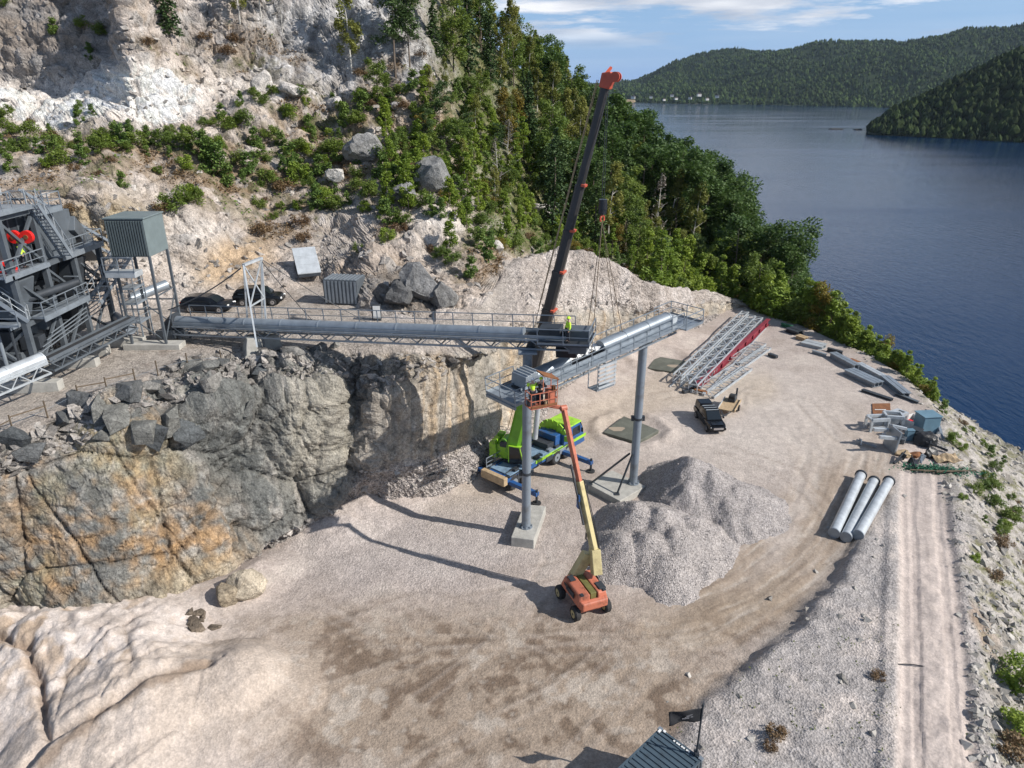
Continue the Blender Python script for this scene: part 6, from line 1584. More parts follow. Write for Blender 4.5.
MB().box((-1.9, .6, 2.0), (.7, .8, .35)).obj('winch_cover', lime_dk, ss, bevel=.04); MB().box((-.9, -.95, 1.6), (.9, .5, .5)).obj('oil_tank', dark_steel, ss, bevel=.04)
handrail(ss, [(-2.4, 1.25, 1.8), (-1.6, 1.25, 1.8)], h=.7, step=.8)
# boom, nested sections with collars
bd_ = (tip - foot); BL = bd_.length; un = bd_.normalized()
def bp_at(k_): return foot + bd_ * k_
bm_ = bpy.data.objects.new('boom', None); COL.objects.link(bm_); bm_.parent = cr; bm_.location = crl(foot)
q_ = un.to_track_quat('X', 'Z'); bm_.rotation_mode = 'QUATERNION'; bm_.rotation_quaternion = Matrix.Rotation(-cyaw, 3, 'Z').to_quaternion() @ q_
def boom_k(py):  # fraction of the boom seen at image row py
    lo_, hi_ = 0.0, 1.0
    for _ in range(30):
        m_ = (lo_ + hi_) / 2; v = bp_at(m_); dpt = v.y * CA + (CAM_H - v.z) * SA; yy = 384 + F * ((CAM_H - v.z) * CA - v.y * SA) / dpt
        if yy > py: lo_ = m_
        else: hi_ = m_
    return lo_
ks_ = [0.0] + [boom_k(v) for v in (372, 310, 272, 231, 186)] + [1.0]
wd = [1.05, .80, .71, .63, .56, .48]
def octo(x, w): h = w * .58; return [(x, -w * .30, -h), (x, w * .30, -h), (x, w * .5, -h * .55), (x, w * .5, h * .6), (x, w * .38, h), (x, -w * .38, h), (x, -w * .5, h * .6), (x, -w * .5, -h * .55)]
for k_ in range(6):
    a, b = ks_[k_] * BL, ks_[k_ + 1] * BL
    MB().loft([octo(a - (.6 if k_ else 0), wd[k_]), octo(b, wd[k_])]).obj('boom_section', lime_dk if k_ == 0 else boom_grey, bm_)
    if 0 < k_ + 1 < 6:
        MB().loft([octo(b - .18, wd[k_] * 1.08), octo(b + .04, wd[k_] * 1.08)]).obj('boom_collar', dark_steel if k_ == 0 else boom_grey, bm_)
    if 0 < k_ + 1 < 6 and k_ > 0:
        MB().box((b + .12, 0, -wd[k_] * .5), (.16, wd[k_] * 1.25, .3)).box((b + .12, wd[k_] * .7, -.1), (.14, .5, .12)).obj('guide_bracket', red_orange, bm_)
MB().prism([(BL - .4, -.4), (BL + .4, -.55), (BL + .7, -.15), (BL + .5, .4), (BL - .4, .38)], -.34, .34).obj('boom_head', red_orange, bm_, bevel=.05)
for y in (-.25, .25): MB().tube((BL + .45, y - .08, -.55), (BL + .45, y + .08, -.55), .33, n=18).obj('sheave', red_orange, bm_, smooth=True)
MB().bar((BL + .4, .3, .3), (BL + .9, 1.0, .2), .16).obj('head_bracket', red_orange, bm_)
MB().tube((BL, -.25, .62), (BL * .45, -.30, .78), .03, n=4).tube((BL, .1, .62), (BL * .06, .1, 1.0), .03, n=4).obj('hoist_rope', hivis if False else wood, bm_)
MB().tube((BL * .03 + 1.2, 0, -1.6), (BL * .28, 0, -.6), .22, n=14).obj('luffing_cylinder', galv_light, bm_, smooth=True)
MB().box((BL * .1, .95, .1), (4.2, .5, .6)).obj('folded_jib', lime, bm_, bevel=.03)
# hook and slings
hk = P(602.5, 212, Y=52.45); hl = crl(hk)
hkb = MB().tube((hl.x, hl.y, hl.z + .9), (hl.x, hl.y, hl.z + .2), .30, .34, n=14).box((hl.x, hl.y, hl.z + .1), (.42, .42, .5)).obj('hook_block', black_pl, cr, smooth=True)
hk2 = MB(); pr = None
for k_ in range(9):
    a = -.6 + k_ * .55; v = Vector((hl.x + .24 * math.cos(a), hl.y, hl.z - .5 + .26 * math.sin(a)))
    if pr is not None: hk2.tube(pr, v, .07, n=8)
    pr = v
hk2.obj('hook', red_orange, hkb, smooth=True)
tl_ = crl(tip + un * .4)
rp = MB()
for dx in (-.14, .14): rp.tube((hl.x + dx, hl.y, hl.z + .9), (tl_.x + dx * .6, tl_.y, tl_.z), .025, n=4)
rp.obj('hoist_line', dark_steel, cr)
sl = MB(); a = crl(hk - Vector((0, 0, .7)))
Lp = crl(A0 + dv.normalized() * LL * .42 + Vector((0, 0, .2))); Lq = crl(A0 + dv.normalized() * LL * .62 + Vector((0, 0, 1.1)))
for v in (Lp, Lq): sl.tube(a, v + Vector((0, .3, 0)), .03, n=4).tube(a, v - Vector((0, .3, 0)), .03, n=4)
sl.obj('sling', wood_dk, cr)

# ---- boom lift
bl = P(581, 603, z=0.0); byaw = math.atan2(38.35 - bl.y + 0, 0) 
bl = Vector((4.75, 38.5, 0)); byaw = R(112)
lf = thing('boom_lift', 'faded orange boom lift with cream lower boom and two grey front tyres', 'boom lift', bl, byaw)
MB().box((0, 0, .75), (2.3, 1.5, .5)).box((1.1, 0, .62), (.35, 2.1, .3)).box((-1.1, 0, .62), (.35, 2.1, .3)).obj('chassis', lift_orange, lf, bevel=.05)
for x in (-1.15, 1.15):
    for s_ in (-1, 1): wheel(lf, (x, s_ * 1.12, .5), .5, .42, rimm=lift_cream)
MB().tube((0, 0, .95), (0, 0, 1.15), .75, n=24).obj('turntable', dark_steel, lf, smooth=True)
for s_ in (-1, 1):
    cw = MB().loft([[(-1.55, s_ * .28, 1.1), (1.2, s_ * .28, 1.1), (1.2, s_ * 1.12, 1.1), (-1.45, s_ * 1.12, 1.1)][::s_], [(-1.5, s_ * .28, 2.0), (.9, s_ * .28, 2.05), (.9, s_ * .98, 1.95), (-1.3, s_ * .95, 1.9)][::s_]]).obj('hood', lift_orange, lf, bevel=.09)
    MB().box((-.2, s_ * 1.1, 1.55), (1.1, .05, .35)).obj('vent', dark_steel, cw); MB().box((-1.3, s_ * .8, 1.98), (.25, .2, .08)).obj('hood_latch', dark_steel, cw)
MB().loft([[(-1.75, -.9, .95), (-1.3, -1.05, .95), (-1.3, 1.05, .95), (-1.75, .9, .95)], [(-1.75, -.9, 1.5), (-1.4, -1.0, 1.6), (-1.4, 1.0, 1.6), (-1.75, .9, 1.5)]]).obj('counterweight', lift_orange, lf, bevel=.08)
MB().box((-.3, 0, 1.75), (2.2, .42, .5)).obj('lower_arm', simple('dull_olive_paint', (.14, .13, .04), .6), lf, bevel=.03)
def ll(v): return Matrix.Rotation(-byaw, 3, 'Z') @ (Vector(v) - bl)
b0 = P(576, 562, Y=39.1); b1 = P(596, 549, Y=39.4); b1b = P(595, 573, Y=38.9)
MB().bar(ll(P(572, 580, Y=39.2)), ll(P(588, 553, Y=39.5)), .55, .7).obj('riser_arm', lift_cream, lf, bevel=.03)
MB().bar(ll(P(596.5, 574, Y=38.7)), ll(P(594.5, 549, Y=39.3)), .62, .75).obj('tower_link', lift_cream, lf, bevel=.04)
MB().box(ll(P(587, 561, Y=39.5)), (.5, .5, .5)).obj('pivot_block', rust, lf, bevel=.03)
bt = P(563.5, 408, Y=41.8); bs_ = P(594.5, 552, Y=39.3); bmid = bs_.lerp(bt, .50); bml = bs_.lerp(bt, .52)
MB().bar(ll(bs_), ll(bmid), .36, .44).obj('main_boom', lift_cream, lf, bevel=.03)
MB().bar(ll(bs_.lerp(bt, .44)), ll(bt), .26, .34).obj('fly_boom', lift_orange, lf, bevel=.03)
MB().bar(ll(bs_.lerp(bt, .2)) + Vector((0, .36, 0)), ll(bs_.lerp(bt, .62)) + Vector((0, .33, 0)), .10, .12).obj('hose_tray', dark_steel, lf)
MB().box(ll(bs_.lerp(bt, .36)) + Vector((.1, .33, 0)), (.3, .12, 1.0)).obj('blue_marking', blue_paint, lf)
for k_ in range(3): MB().path([ll(bs_.lerp(bt, t_)) + Vector((.12 * k_ - .1, -.36 - .05 * math.sin(t_ * 9 + k_), 0)) for t_ in np.linspace(0.02, .5, 10)], .03).obj('hose', rubber, lf)
MB().box(ll(bs_.lerp(bt, .12)) + Vector((0, .36, 0)), (.2, .03, .5)).box((.3, 1.14, 1.7), (.5, .03, .2)).box((.3, -1.14, 1.7), (.5, .03, .2)).obj('warning_plate', black_pl, lf)
MB().box((-.9, -.75, 2.0), (.7, .5, .12)).box((.4, .7, 2.06), (.6, .4, .06)).obj('engine_vent', dark_steel, lf, bevel=.02)
jt_ = P(547, 405, Y=41.7)
MB().bar(ll(bt), ll(jt_), .2, .24).tube(ll(bt) - Vector((0, .22, 0)), ll(bt) + Vector((0, .22, 0)), .2, n=14).obj('jib', lift_orange, lf, bevel=.03)
# basket
bk = P(541, 405, Y=41.6); bq = bpy.data.objects.new('basket', None); COL.objects.link(bq); bq.parent = lf; bq.location = ll(bk); bq.scale = (.88, .9, .95); bq.rotation_euler = (0, 0, -byaw + R(25))
MB().box((0, 0, 0), (2.1, .95, .08)).obj('basket_floor', lift_orange, bq)
rl = MB()
for z in (.55, 1.08):
    for a, b in (((-1.05, -.48), (1.05, -.48)), ((1.05, -.48), (1.05, .48)), ((1.05, .48), (-1.05, .48)), ((-1.05, .48), (-1.05, -.48))): rl.bar((*a, z), (*b, z), .05)
for x in (-1.05, -.35, .35, 1.05):
    for y in (-.48, .48): rl.bar((x, y, 0), (x, y, 1.08), .05)
rl.bar((1.05, -.48, 1.08), (1.05, -.48, 2.0), .05).bar((1.05, .48, 1.08), (1.05, .48, 2.0), .05).bar((-.1, -.48, 1.08), (-.1, -.48, 2.0), .05).obj('basket_rail', lift_orange, bq)
MB().box((.5, 0, 2.1), (1.35, 1.15, .08), rot=(0, .35, 0)).obj('basket_roof', rust, bq); MB().box((.75, 0, .55), (.5, .8, .95)).obj('control_box', lift_orange, bq, bevel=.03); MB().box((0, -.52, .15), (2.1, .04, .14)).obj('toe_board', rust, bq)

for k_, (x, y, z, d_, m_) in enumerate(((-.8, .2, .25, (.4, .3, .45), dark_steel), (.3, -.3, .2, (.3, .25, .35), wood), (-.2, .35, .5, (.5, .1, .6), dark_steel), (.9, -.2, 1.2, (.2, .3, .3), rust), (-.9, -.3, .9, (.12, .12, .5), black_pl))):
    MB().box((x, y, z), d_).obj('tool_crate', m_, bq, bevel=.02)
# ---- people
def person(loc, rot, label, lean=0.0, arms='down', jacket=hivis, legs=trouser, helmet=hivis):
    root = thing('person', label, 'person', loc, rot)
    def skinned(name, verts, edges, radii, mat, parent, sub=2):
        me = bpy.data.meshes.new(name); me.from_pydata(verts, edges, []); me.materials.append(mat)
        o = bpy.data.objects.new(name, me); COL.objects.link(o); o.parent = parent
        md = o.modifiers.new('skin', 'SKIN'); md.use_smooth_shade = True
        for v, r in zip(me.skin_vertices[0].data, radii): v.radius = (r[0], r[1]) if isinstance(r, tuple) else (r, r)
        me.skin_vertices[0].data[0].use_root = True
        s_ = o.modifiers.new('sub', 'SUBSURF'); s_.levels = sub; s_.render_levels = sub
        return o
    L_ = lean; sh = 1.42; hx = L_ * .5
    if arms == 'down': al = [(.02, .30, 1.12), (.12, .30, .88), (.16, .29, .80)]
    elif arms == 'fwd': al = [(.14 + hx, .28, 1.15), (.40 + hx, .22, 1.12), (.48 + hx, .20, 1.12)]
    else: al = [(.10 + hx, .30, 1.2), (.30 + hx, .26, 1.35), (.38 + hx, .24, 1.42)]
    vs = [(0, 0, .95), (hx * .5, 0, 1.15), (hx, 0, 1.38), (hx * 1.1, 0, 1.50), (hx * 1.2 + .01, 0, 1.60), (hx * 1.2 + .02, 0, 1.70),
          (hx, .19, 1.40), al[0], al[1], al[2], (hx, -.19, 1.40)] + [(a, -b, c) for a, b, c in al] + [(0, .10, .88), (.03, .12, .50), (-.01, .13, .10), (.12, .14, .05), (0, -.10, .88), (.03, -.12, .50), (-.01, -.13, .10), (.12, -.14, .05)]
    es = [(0, 1), (1, 2), (2, 3), (3, 4), (4, 5), (2, 6), (6, 7), (7, 8), (8, 9), (2, 10), (10, 11), (11, 12), (12, 13), (0, 14), (14, 15), (15, 16), (16, 17), (0, 18), (18, 19), (19, 20), (20, 21)]
    rd_ = [(.13, .15), (.12, .15), (.12, .17), .055, (.085, .075), (.08, .075), .07, .05, .04, .045, .07, .05, .04, .045, .09, .065, .045, .045, .09, .065, .045, .045]
    skinned('body', vs, es, rd_, skin_m, root)
    skinned('jacket', [vs[i] for i in (0, 1, 2, 6, 7, 8, 10, 11, 12)], [(0, 1), (1, 2), (2, 3), (3, 4), (4, 5), (2, 6), (6, 7), (7, 8)], [(.155, .175), (.15, .18), (.15, .20), .09, .07, .055, .09, .07, .055], jacket, root)
    skinned('trousers', [vs[i] for i in (0, 14, 15, 16, 18, 19, 20)], [(0, 1), (1, 2), (2, 3), (0, 4), (4, 5), (5, 6)], [(.15, .165), .11, .085, .07, .11, .085, .07], legs, root)
    for s_ in (-1, 1): MB().box((.05, s_ * .135, .05), (.29, .11, .11)).obj('boot', rubber, root, bevel=.03)
    hm = MB(); hh = (hx * 1.2 + .015, 0, 1.68)
    rings = []
    for k_ in range(6):
        a = k_ * math.pi / 2 / 5.4; rings.append([(hh[0] + .135 * math.cos(a) * math.cos(t_) * 1.1, .125 * math.cos(a) * math.sin(t_), hh[2] + .14 * math.sin(a)) for t_ in np.linspace(0, 2 * math.pi, 15)[:-1]])
    hm.loft(rings); hm.obj('helmet', helmet, root, smooth=True)
    MB().box((hh[0] + .10, 0, 1.63), (.03, .03, .05)).obj('nose', skin_m, root, bevel=.01)
    return root
wp = uA.lerp(uB, (UL - .3) / UL)
person(P(566.5, 350, Y=46.15) * 0 + Vector((wp.x, wp.y - 1.0, wp.z + .05)), R(200), 'worker in hi-vis yellow jacket and dark trousers on the end platform of the long conveyor', 0, 'down')
person(lf.location + Matrix.Rotation(byaw, 3, 'Z') @ (bq.location + Vector((0, 0, .05))) + Vector((-.55, -.05, 0)), R(95), 'worker in hi-vis jacket working in the boom lift basket, left of two', .2, 'up', helmet=white_pl)
person(lf.location + Matrix.Rotation(byaw, 3, 'Z') @ (bq.location + Vector((0, 0, .05))) + Vector((-.05, .15, 0)), R(60), 'worker in dark clothing with hi-vis helmet beside the first one in the lift basket', .1, 'fwd', jacket=trouser)
person(Vector((-32.6, 46.9, 21.0)), R(20), 'worker in hi-vis jacket on the plant walkway behind the red motor', 0, 'down')
# ================================================================== THINGS LYING ON THE FLOOR
# ---- gravel heaps
def heap(name, label, cones, seed, x0, x1, y0, y1, base, step=.16):
    gx = np.arange(x0, x1, step); gy = np.arange(y0, y1, step); X, Y = np.meshgrid(gx, gy, indexing='ij')
    pt = np.stack([X, Y, X * 0], -1); n_ = fbm(pt * .5, 3, seed); Xn, Yn = X + .35 * n_, Y + .35 * fbm(pt * .5 + 9, 3, seed)
    H = np.full(X.shape, -9.0)
    for (cx, cy, h, sl_) in cones:
        lf_ = np.where(Xn < cx, 1.42, 1.0); c_ = h - sl_ * np.sqrt(((Xn - cx) * lf_) ** 2 + (Yn - cy) ** 2 + .12); k_ = .07
        H = np.logaddexp(H / k_, c_ / k_) * k_
    H += .16 * ridged(pt * np.array([.9, .9, 1]), 3, seed + 4) + .08 * fbm(pt * 5, 3, seed + 5)
    H = np.maximum(H, -.5)
    V_ = np.stack([X, Y, H], -1); q = grid_quads(*X.shape); kk = (H.ravel()[q] > -.35).any(1)
    c_ = np.ones(V_.shape) * np.array(base); c_ = lerp3(c_, (.42, .385, .37), sstep(-.1, .5, fbm(pt * .6, 4, seed + 7)) * .6)
    me = np_mesh(name, V_.reshape(-1, 3), q[kk], m_gravel, True, c_.reshape(-1, 3), np.ones(X.size))
    if me.polygons[0].normal.z < 0: me.flip_normals()
    tag(link(name, me), label, 'gravel heap', kind='stuff'); return V_, H
V1_, H1_ = heap('gravel_heap', 'tall grey-pink gravel heap right of the second column', [(14.9, 52.6, 3.7, .66), (16.4, 51.3, 3.0, .6), (18.4, 50.6, 2.2, .5), (14.3, 50.4, 2.6, .62), (17.2, 49.0, 1.9, .52)], 3, 6, 26, 40, 60, (.36, .33, .315))
V2_, H2_ = heap('gravel_heap', 'lower double-humped gravel heap in front of the tall one', [(9.6, 47.0, 2.7, .62), (11.4, 46.3, 2.6, .56), (8.0, 44.0, 2.1, .58), (10.0, 43.6, 2.3, .58), (12.1, 44.2, 2.2, .54), (10.8, 41.8, 1.6, .5), (13.6, 46.0, 1.9, .5), (14.0, 44.4, 1.3, .5)], 13, 2, 20, 36, 54, (.39, .355, .335))
for V_, H_, nm_, sd_ in ((V1_, H1_, 'heap_stones', 61), (V2_, H2_, 'heap_stones', 62)):
    idx = np.flatnonzero((H_ > .0).ravel()); idx = np.random.default_rng(sd_).choice(idx, 4200)
    stones(nm_, V_.reshape(-1, 3)[idx] + np.array([0, 0, .02]), .025, .065, m_gravel, (.38, .35, .335), 'loose stones on the ' + ('tall' if sd_ == 61 else 'lower') + ' gravel heap', sd_)

# ---- flat dark slabs
pad('foundation_slab', [(603, 432), (624, 416), (659, 430), (637, 442)], -.1, .35, 'dark flat foundation slab with a pale puddle, in the ring of spoil', wet_slab)
pad('foundation_slab', [(648, 368), (656, 356), (686, 361), (680, 373)], -.1, .35, 'dark foundation slab near the steel truss stack', wet_slab)
m_pud, n, l, b = new_mat('pale_puddle'); b.inputs['Base Color'].default_value = (.33, .27, .2, 1); b.inputs['Roughness'].default_value = .25
for (px, py, lab) in ((617, 429, 'pale puddle on the slab in the ring of spoil'), (674, 366, 'pale puddle on the slab by the truss stack')):
    c = P(px, py, z=.36); pts = [(c.x * 0 + .75 * (1 + .25 * math.sin(3 * t_)) * math.cos(t_), .6 * (1 + .2 * math.cos(2 * t_)) * math.sin(t_), 0) for t_ in np.linspace(0, 2 * math.pi, 25)[:-1]]
    o = MB().add(pts, [tuple(range(24))]).obj('puddle', m_pud); o.location = (c.x, c.y, .358); tag(o, lab, 'puddle')

# ---- three big pipes
def pipe(a, b, lab):
    p = P(*a, z=.5); z0 = max(floor_z(p.x, p.y), floor_z(p.x + 2, p.y + 4)) + .42; p, q_ = P(*a, z=z0), P(*b, z=z0)
    L_ = (q_ - p).length; o = thing('steel_pipe', lab, 'pipe', p, yaw_of(p, q_), 'big pale pipes on the floor')
    MB().tube((0, 0, 0), (L_, 0, 0), .41, n=28, caps=False).tube((.03, 0, 0), (.05, 0, 0), .41, n=28).obj('barrel', galv_light, o, smooth=True)
    MB().tube((L_ - .12, 0, 0), (L_ + .06, 0, 0), .50, n=28).obj('flange', dark_steel, o, smooth=True)
    MB().tube((-.06, 0, 0), (.06, 0, 0), .44, n=28).obj('end_ring', galv, o, smooth=True); MB().tube((-.07, 0, 0), (-.065, 0, 0), .34, n=24).obj('end_cap', galv, o)
pipe((834, 533), (861, 475), 'left of the three long pale steel pipes with dark flanges'); pipe((846, 537), (874, 481), 'middle of the three long pale steel pipes'); pipe((858, 535), (889, 481), 'right of the three long pale pipes, set a little apart')

# ---- stacked conveyor trusses
def lattice(name, lab, p, q_, w, h, n, mat, ch=.12, group=None, z0=.12):
    p, q_ = Vector(p), Vector(q_); L_ = (q_ - p).length; o = thing(name, lab, 'steel truss', (p.x, p.y, z0), yaw_of(p, q_), group)
    for y in (0, w):
        for z in (0, h): sbar('chord', (0, y, z), (L_, y, z), ch, ch, mat, o)
    for k_ in range(n + 1):
        x = L_ * k_ / n
        for y in (0, w): sbar('upright', (x, y, 0), (x, y, h), ch * .7, ch * .7, mat, o)
        for z in ((0, h) if h > .3 else (h,)): sbar('cross_member', (x, 0, z), (x, w, z), ch * .7, ch * .7, mat, o)
        if k_ < n:
            x2 = L_ * (k_ + 1) / n; sbar('diagonal', (x, 0, 0 if k_ % 2 else h), (x2, 0, h if k_ % 2 else 0), ch * .6, ch * .6, mat, o)
            sbar('diagonal', (x, w if k_ % 2 else 0, h), (x2, 0 if k_ % 2 else w, h), ch * .6, ch * .6, mat, o)
    return o
e0, e1 = P(672, 378, z=.6), P(741, 314, z=.6); ud = (e1 - e0).normalized(); rt = Vector((ud.y, -ud.x, 0))
n_l = Vector((-ud.y, ud.x, 0))
for k_, lab in enumerate(('left of the three long galvanised lattice trusses lying side by side', 'middle of the three long galvanised lattice trusses', 'right of the three long galvanised lattice trusses, next to the red beam')):
    off = rt * (.0 + 1.25 * k_) + rt * 1.1; sh = ud * (k_ * -.9)
    lattice('steel_truss', lab, e0 + off + sh, e1 + off + sh, 1.0, .95 if k_ != 1 else .8, 16, galv_light, .14)
for k_ in range(5):
    a = e0 + rt * (.35 + 1.05 * k_) + ud * (-1.6 + .3 * (k_ % 3)); o = thing('steel_rail', ['outermost left', 'second from the left', 'middle', 'fourth', 'rightmost'][k_] + ' of the five thin steel rails lying between the long trusses', 'rail', (a.x, a.y, .1), yaw_of(e0, e1))
    sbar('bar', (0, 0, 0), ((e1 - e0).length * .93, 0, 0), .12, .16, galv if k_ % 2 else galv_light, o)
rb0, rb1 = P(697, 387, z=.5), P(768, 322, z=.5)
o = thing('red_beam', 'long dark red painted steel beam along the right side of the truss stack', 'beam', (rb0.x, rb0.y, .1), yaw_of(rb0, rb1)); Lr = (rb1 - rb0).length
MB().box((Lr / 2, 0, .06), (Lr, .55, .1)).box((Lr / 2, 0, .85), (Lr, .55, .1)).box((Lr / 2, 0, .45), (Lr, .1, .75)).obj('girder', maroon, o)
for k_ in range(9): MB().box((Lr * (k_ + .5) / 9, 0, .45), (.05, .5, .72)).obj('stiffener', maroon, o)
for (a, b, c, lab) in (((704, 395), (747, 366), 1.5, 'wider short flat lattice frame lying right of the red beam, nearer the pick-up'), ((714, 398), (752, 370), 1.4, 'short flat lattice frame right beside a wider one, near the pick-up'), ((738, 364), (766, 345), 1.6, 'small flat lattice frame further back right of the red beam'), ((747, 366), (771, 349), .9, 'narrow flat frame beside the small far one right of the red beam')):
    lattice('steel_lattice', lab, P(*a, z=.15), P(*b, z=.15), c, .18, 7, galv_light, .10)
for i_, (a, b, lab) in enumerate((((683, 392), (700, 388), 'short dark steel piece at the near end of the truss stack, left one'), ((690, 389), (707, 393), 'short brown steel piece at the near end of the red beam'), ((769, 354), (777, 357), 'little dark piece of steel right of the far flat frame'))):
    p, q_ = P(*a, z=.2), P(*b, z=.2); o = MB().bar((0, 0, 0), q_ - p, .5, .35).obj('steel_offcut', dark_steel if i_ != 1 else rust, bevel=.03); o.location = p; tag(o, lab, 'offcut')

# ---- steelwork along the outer edge
def ibeam(a, b, w, h, lab, mat=galv, n=1, z=.1, name='steel_beam', cat='beam'):
    p, q_ = floor_pt(*a), floor_pt(*b); L_ = (q_ - p).length; o = thing(name, lab, cat, p + Vector((0, 0, .02)), yaw_of(p, q_))
    o.rotation_euler = frame_rot(p, q_)
    for k_ in range(n):
        y = (k_ - (n - 1) / 2) * (w * 1.15)
        MB().box((L_ / 2, y, h * .08), (L_, w, h * .12)).box((L_ / 2, y, h * .92), (L_, w, h * .12)).box((L_ / 2, y, h * .5), (L_, w * .15, h * .8)).obj('beam_length', mat, o)
    return o
ibeam((832, 357), (856, 370), .5, .7, 'pair of grey steel beams lying on the terrace edge, third group from the far end', galv, 2)
ibeam((848, 373), (878, 387), .5, .6, 'long grey box beams close to the terrace edge above the rusty plate', galv, 3)
ibeam((858, 366), (884, 380), .4, .5, 'grey beams at the terrace edge right behind the long box beams', galv_light, 2)
ibeam((884, 380), (906, 398), .5, .6, 'dark-topped grey beam pair above the tank at the terrace edge', galv, 2)
ibeam((862, 391), (892, 401), .25, .25, 'thin dark steel sections lying just behind the rusty plate', dark_steel, 2)
ibeam((803, 344), (824, 349), .9, .5, 'pale steel panels lying flat near the far end of the edge', galv_light, 2)
ibeam((812, 353), (826, 357), .4, .4, 'short grey beam in front of the pale steel panels', galv, 1)
ibeam((827, 351), (842, 355), .5, .5, 'dark grey steel section right of the pale panels', dark_steel, 1)
ibeam((895, 395), (918, 404), .4, .3, 'low grey steel section at the edge right of the rusty plate', grey_paint, 1)
ibeam((788, 331), (800, 335), .8, .6, 'dark bundle of steel at the far end of the edge, left one', dark_steel, 2)
ibeam((781, 326), (792, 329), .5, .5, 'small dark green bundle at the very far end of the edge', green_net, 1)
ibeam((797, 338), (806, 341), .5, .5, 'small timber bundle among the far steelwork', wood, 2)
ibeam((850, 360), (860, 364), .6, .2, 'rusty flat plate among the grey beams on the edge', rust, 1)
def slab_obj(name, lab, cat, pts, z0, z1, mat, bev=.02):
    top = [floor_pt(a, b) for a, b in pts]; c = sum(top, Vector()) / len(top); m = MB(); n_ = len(top)
    m.add([(p.x - c.x, p.y - c.y, z0) for p in top] + [(p.x - c.x, p.y - c.y, z1) for p in top], [tuple(range(n_ - 1, -1, -1)), tuple(range(n_, 2 * n_))] + [(k_, (k_ + 1) % n_, n_ + (k_ + 1) % n_, n_ + k_) for k_ in range(n_)])
    o = m.obj(name, mat, bevel=bev); o.location = c; return tag(o, lab, cat)
rp_ = slab_obj('rusty_plate', 'square rust-brown steel plate lying on the gravel left of the scrap pile', 'steel plate', [(873, 421), (891, 421), (890, 404), (872, 404)], .02, .10, rust)
o = MB().box((0, 0, .1), (1.2, .10, .05)).obj('timber_batten', white_pl); o.location = floor_pt(880, 411) + Vector((0, 0, .06)); tag(o, 'short pale batten lying on the rusty plate', 'batten')
# upright grey steel frames
def stand_frame(px, py, rot, w, d, h, lab, mat=galv_light):
    p = floor_pt(px, py); o = thing('steel_support', lab, 'steel frame', p, rot)
    for x in (0, w):
        for y in (0, d): sbar('leg', (x, y, 0), (x, y, h), .22, .22, mat, o)
    for y in (0, d): sbar('top_beam', (0, y, h), (w, y, h), .26, .3, mat, o); sbar('low_beam', (0, y, h * .35), (w, y, h * .35), .16, .16, mat, o)
    for x in (0, w): sbar('side_beam', (x, 0, h), (x, d, h), .22, .24, mat, o)
    MB().box((w * .5, d * .5, h * .55), (w * .8, .08, h * .5)).obj('web_plate', mat, o)
    return o
stand_frame(870, 432, .1, 1.8, 1.0, 1.3, 'left grey steel support frame with two prongs beside the scrap pile')
stand_frame(884, 430, -.2, 1.6, 1.2, 1.5, 'grey steel support frame in the middle, behind the big upright plate')
o = thing('steel_bracket', 'large grey steel bracket standing with two long arms to the left', 'bracket', floor_pt(888, 449), R(4))
MB().box((.2, 0, 1.1), (.16, 2.0, 2.2), rot=(0, .12, 0)).obj('plate', galv, o, bevel=.02)
sbar('arm', (.1, -.7, 1.5), (-1.6, -.7, 1.7), .3, .3, galv_light, o); sbar('arm', (.1, .7, 1.7), (-1.4, .7, 1.8), .3, .3, galv_light, o); sbar('arm', (.3, .6, 2.2), (1.7, .4, 1.9), .24, .24, galv_light, o)
stand_frame(897, 425, .5, 1.4, 1.0, 1.0, 'small tilted grey steel frame next to the white-edged crate')
# crate, tank, tarpaulins, boxes
p = floor_pt(912, 424); o = thing('open_crate', 'white-edged open box with red things inside at the back of the scrap pile', 'crate', p, .5)
for a, b in (((-1, -.7), (1, -.7)), ((1, -.7), (1, .7)), ((1, .7), (-1, .7)), ((-1, .7), (-1, -.7))): MB().bar((*a, .35), (*b, .35), .1, .7).obj('side', white_pl, o)
MB().box((0, 0, .08), (1.9, 1.3, .1)).obj('floor', wood, o); MB().box((-.3, 0, .3), (.6, .7, .35)).obj('red_drum', red_paint, o, bevel=.1); MB().box((.45, .1, .28), (.5, .6, .3)).obj('dark_bundle', dark_steel, o, bevel=.08)
p = floor_pt(929, 434); o = thing('storage_tank', 'blue-grey square tank standing behind the black tarpaulin', 'tank', p + Vector((0, .8, 0)), .1)
MB().box((0, 0, .9), (1.9, 1.6, 1.8), taper=.96).obj('body', blue_box, o, bevel=.08); MB().box((0, 0, 1.85), (2.0, 1.7, .1)).obj('lid', blue_box, o, bevel=.02)
def heap_obj(name, lab, cat, px, py, dims, mat, seed, rot=0):
    V0, T = rock_template(seed, 3); V_ = V0 * np.array(dims) / 2; V_ = V_ * (1 + .22 * fbm(V_ * 1.6 + seed, 3, seed)[:, None]); V_[:, 2] = np.maximum(V_[:, 2], -.15)
    me = np_mesh(name, V_, T, mat, False, corner=3); o = link(name, me); o.location = floor_pt(px, py) + Vector((0, 0, .15)); o.rotation_euler = (0, 0, rot); return tag(o, lab, cat)
heap_obj('tarpaulin_bundle', 'crumpled black tarpaulin heap in front of the blue-grey tank', 'tarpaulin', 924, 443, (2.6, 1.8, 2.2), tarp, 301)
heap_obj('tarpaulin_bundle', 'smaller round black sack at the near right end of the scrap pile', 'sack', 930, 456, (1.6, 1.2, 1.4), tarp, 302, .5)
heap_obj('debris_heap', 'tan heap of broken boards and packing in front of the steel frames', 'debris', 903, 455, (1.7, 1.2, .8), wood, 303)
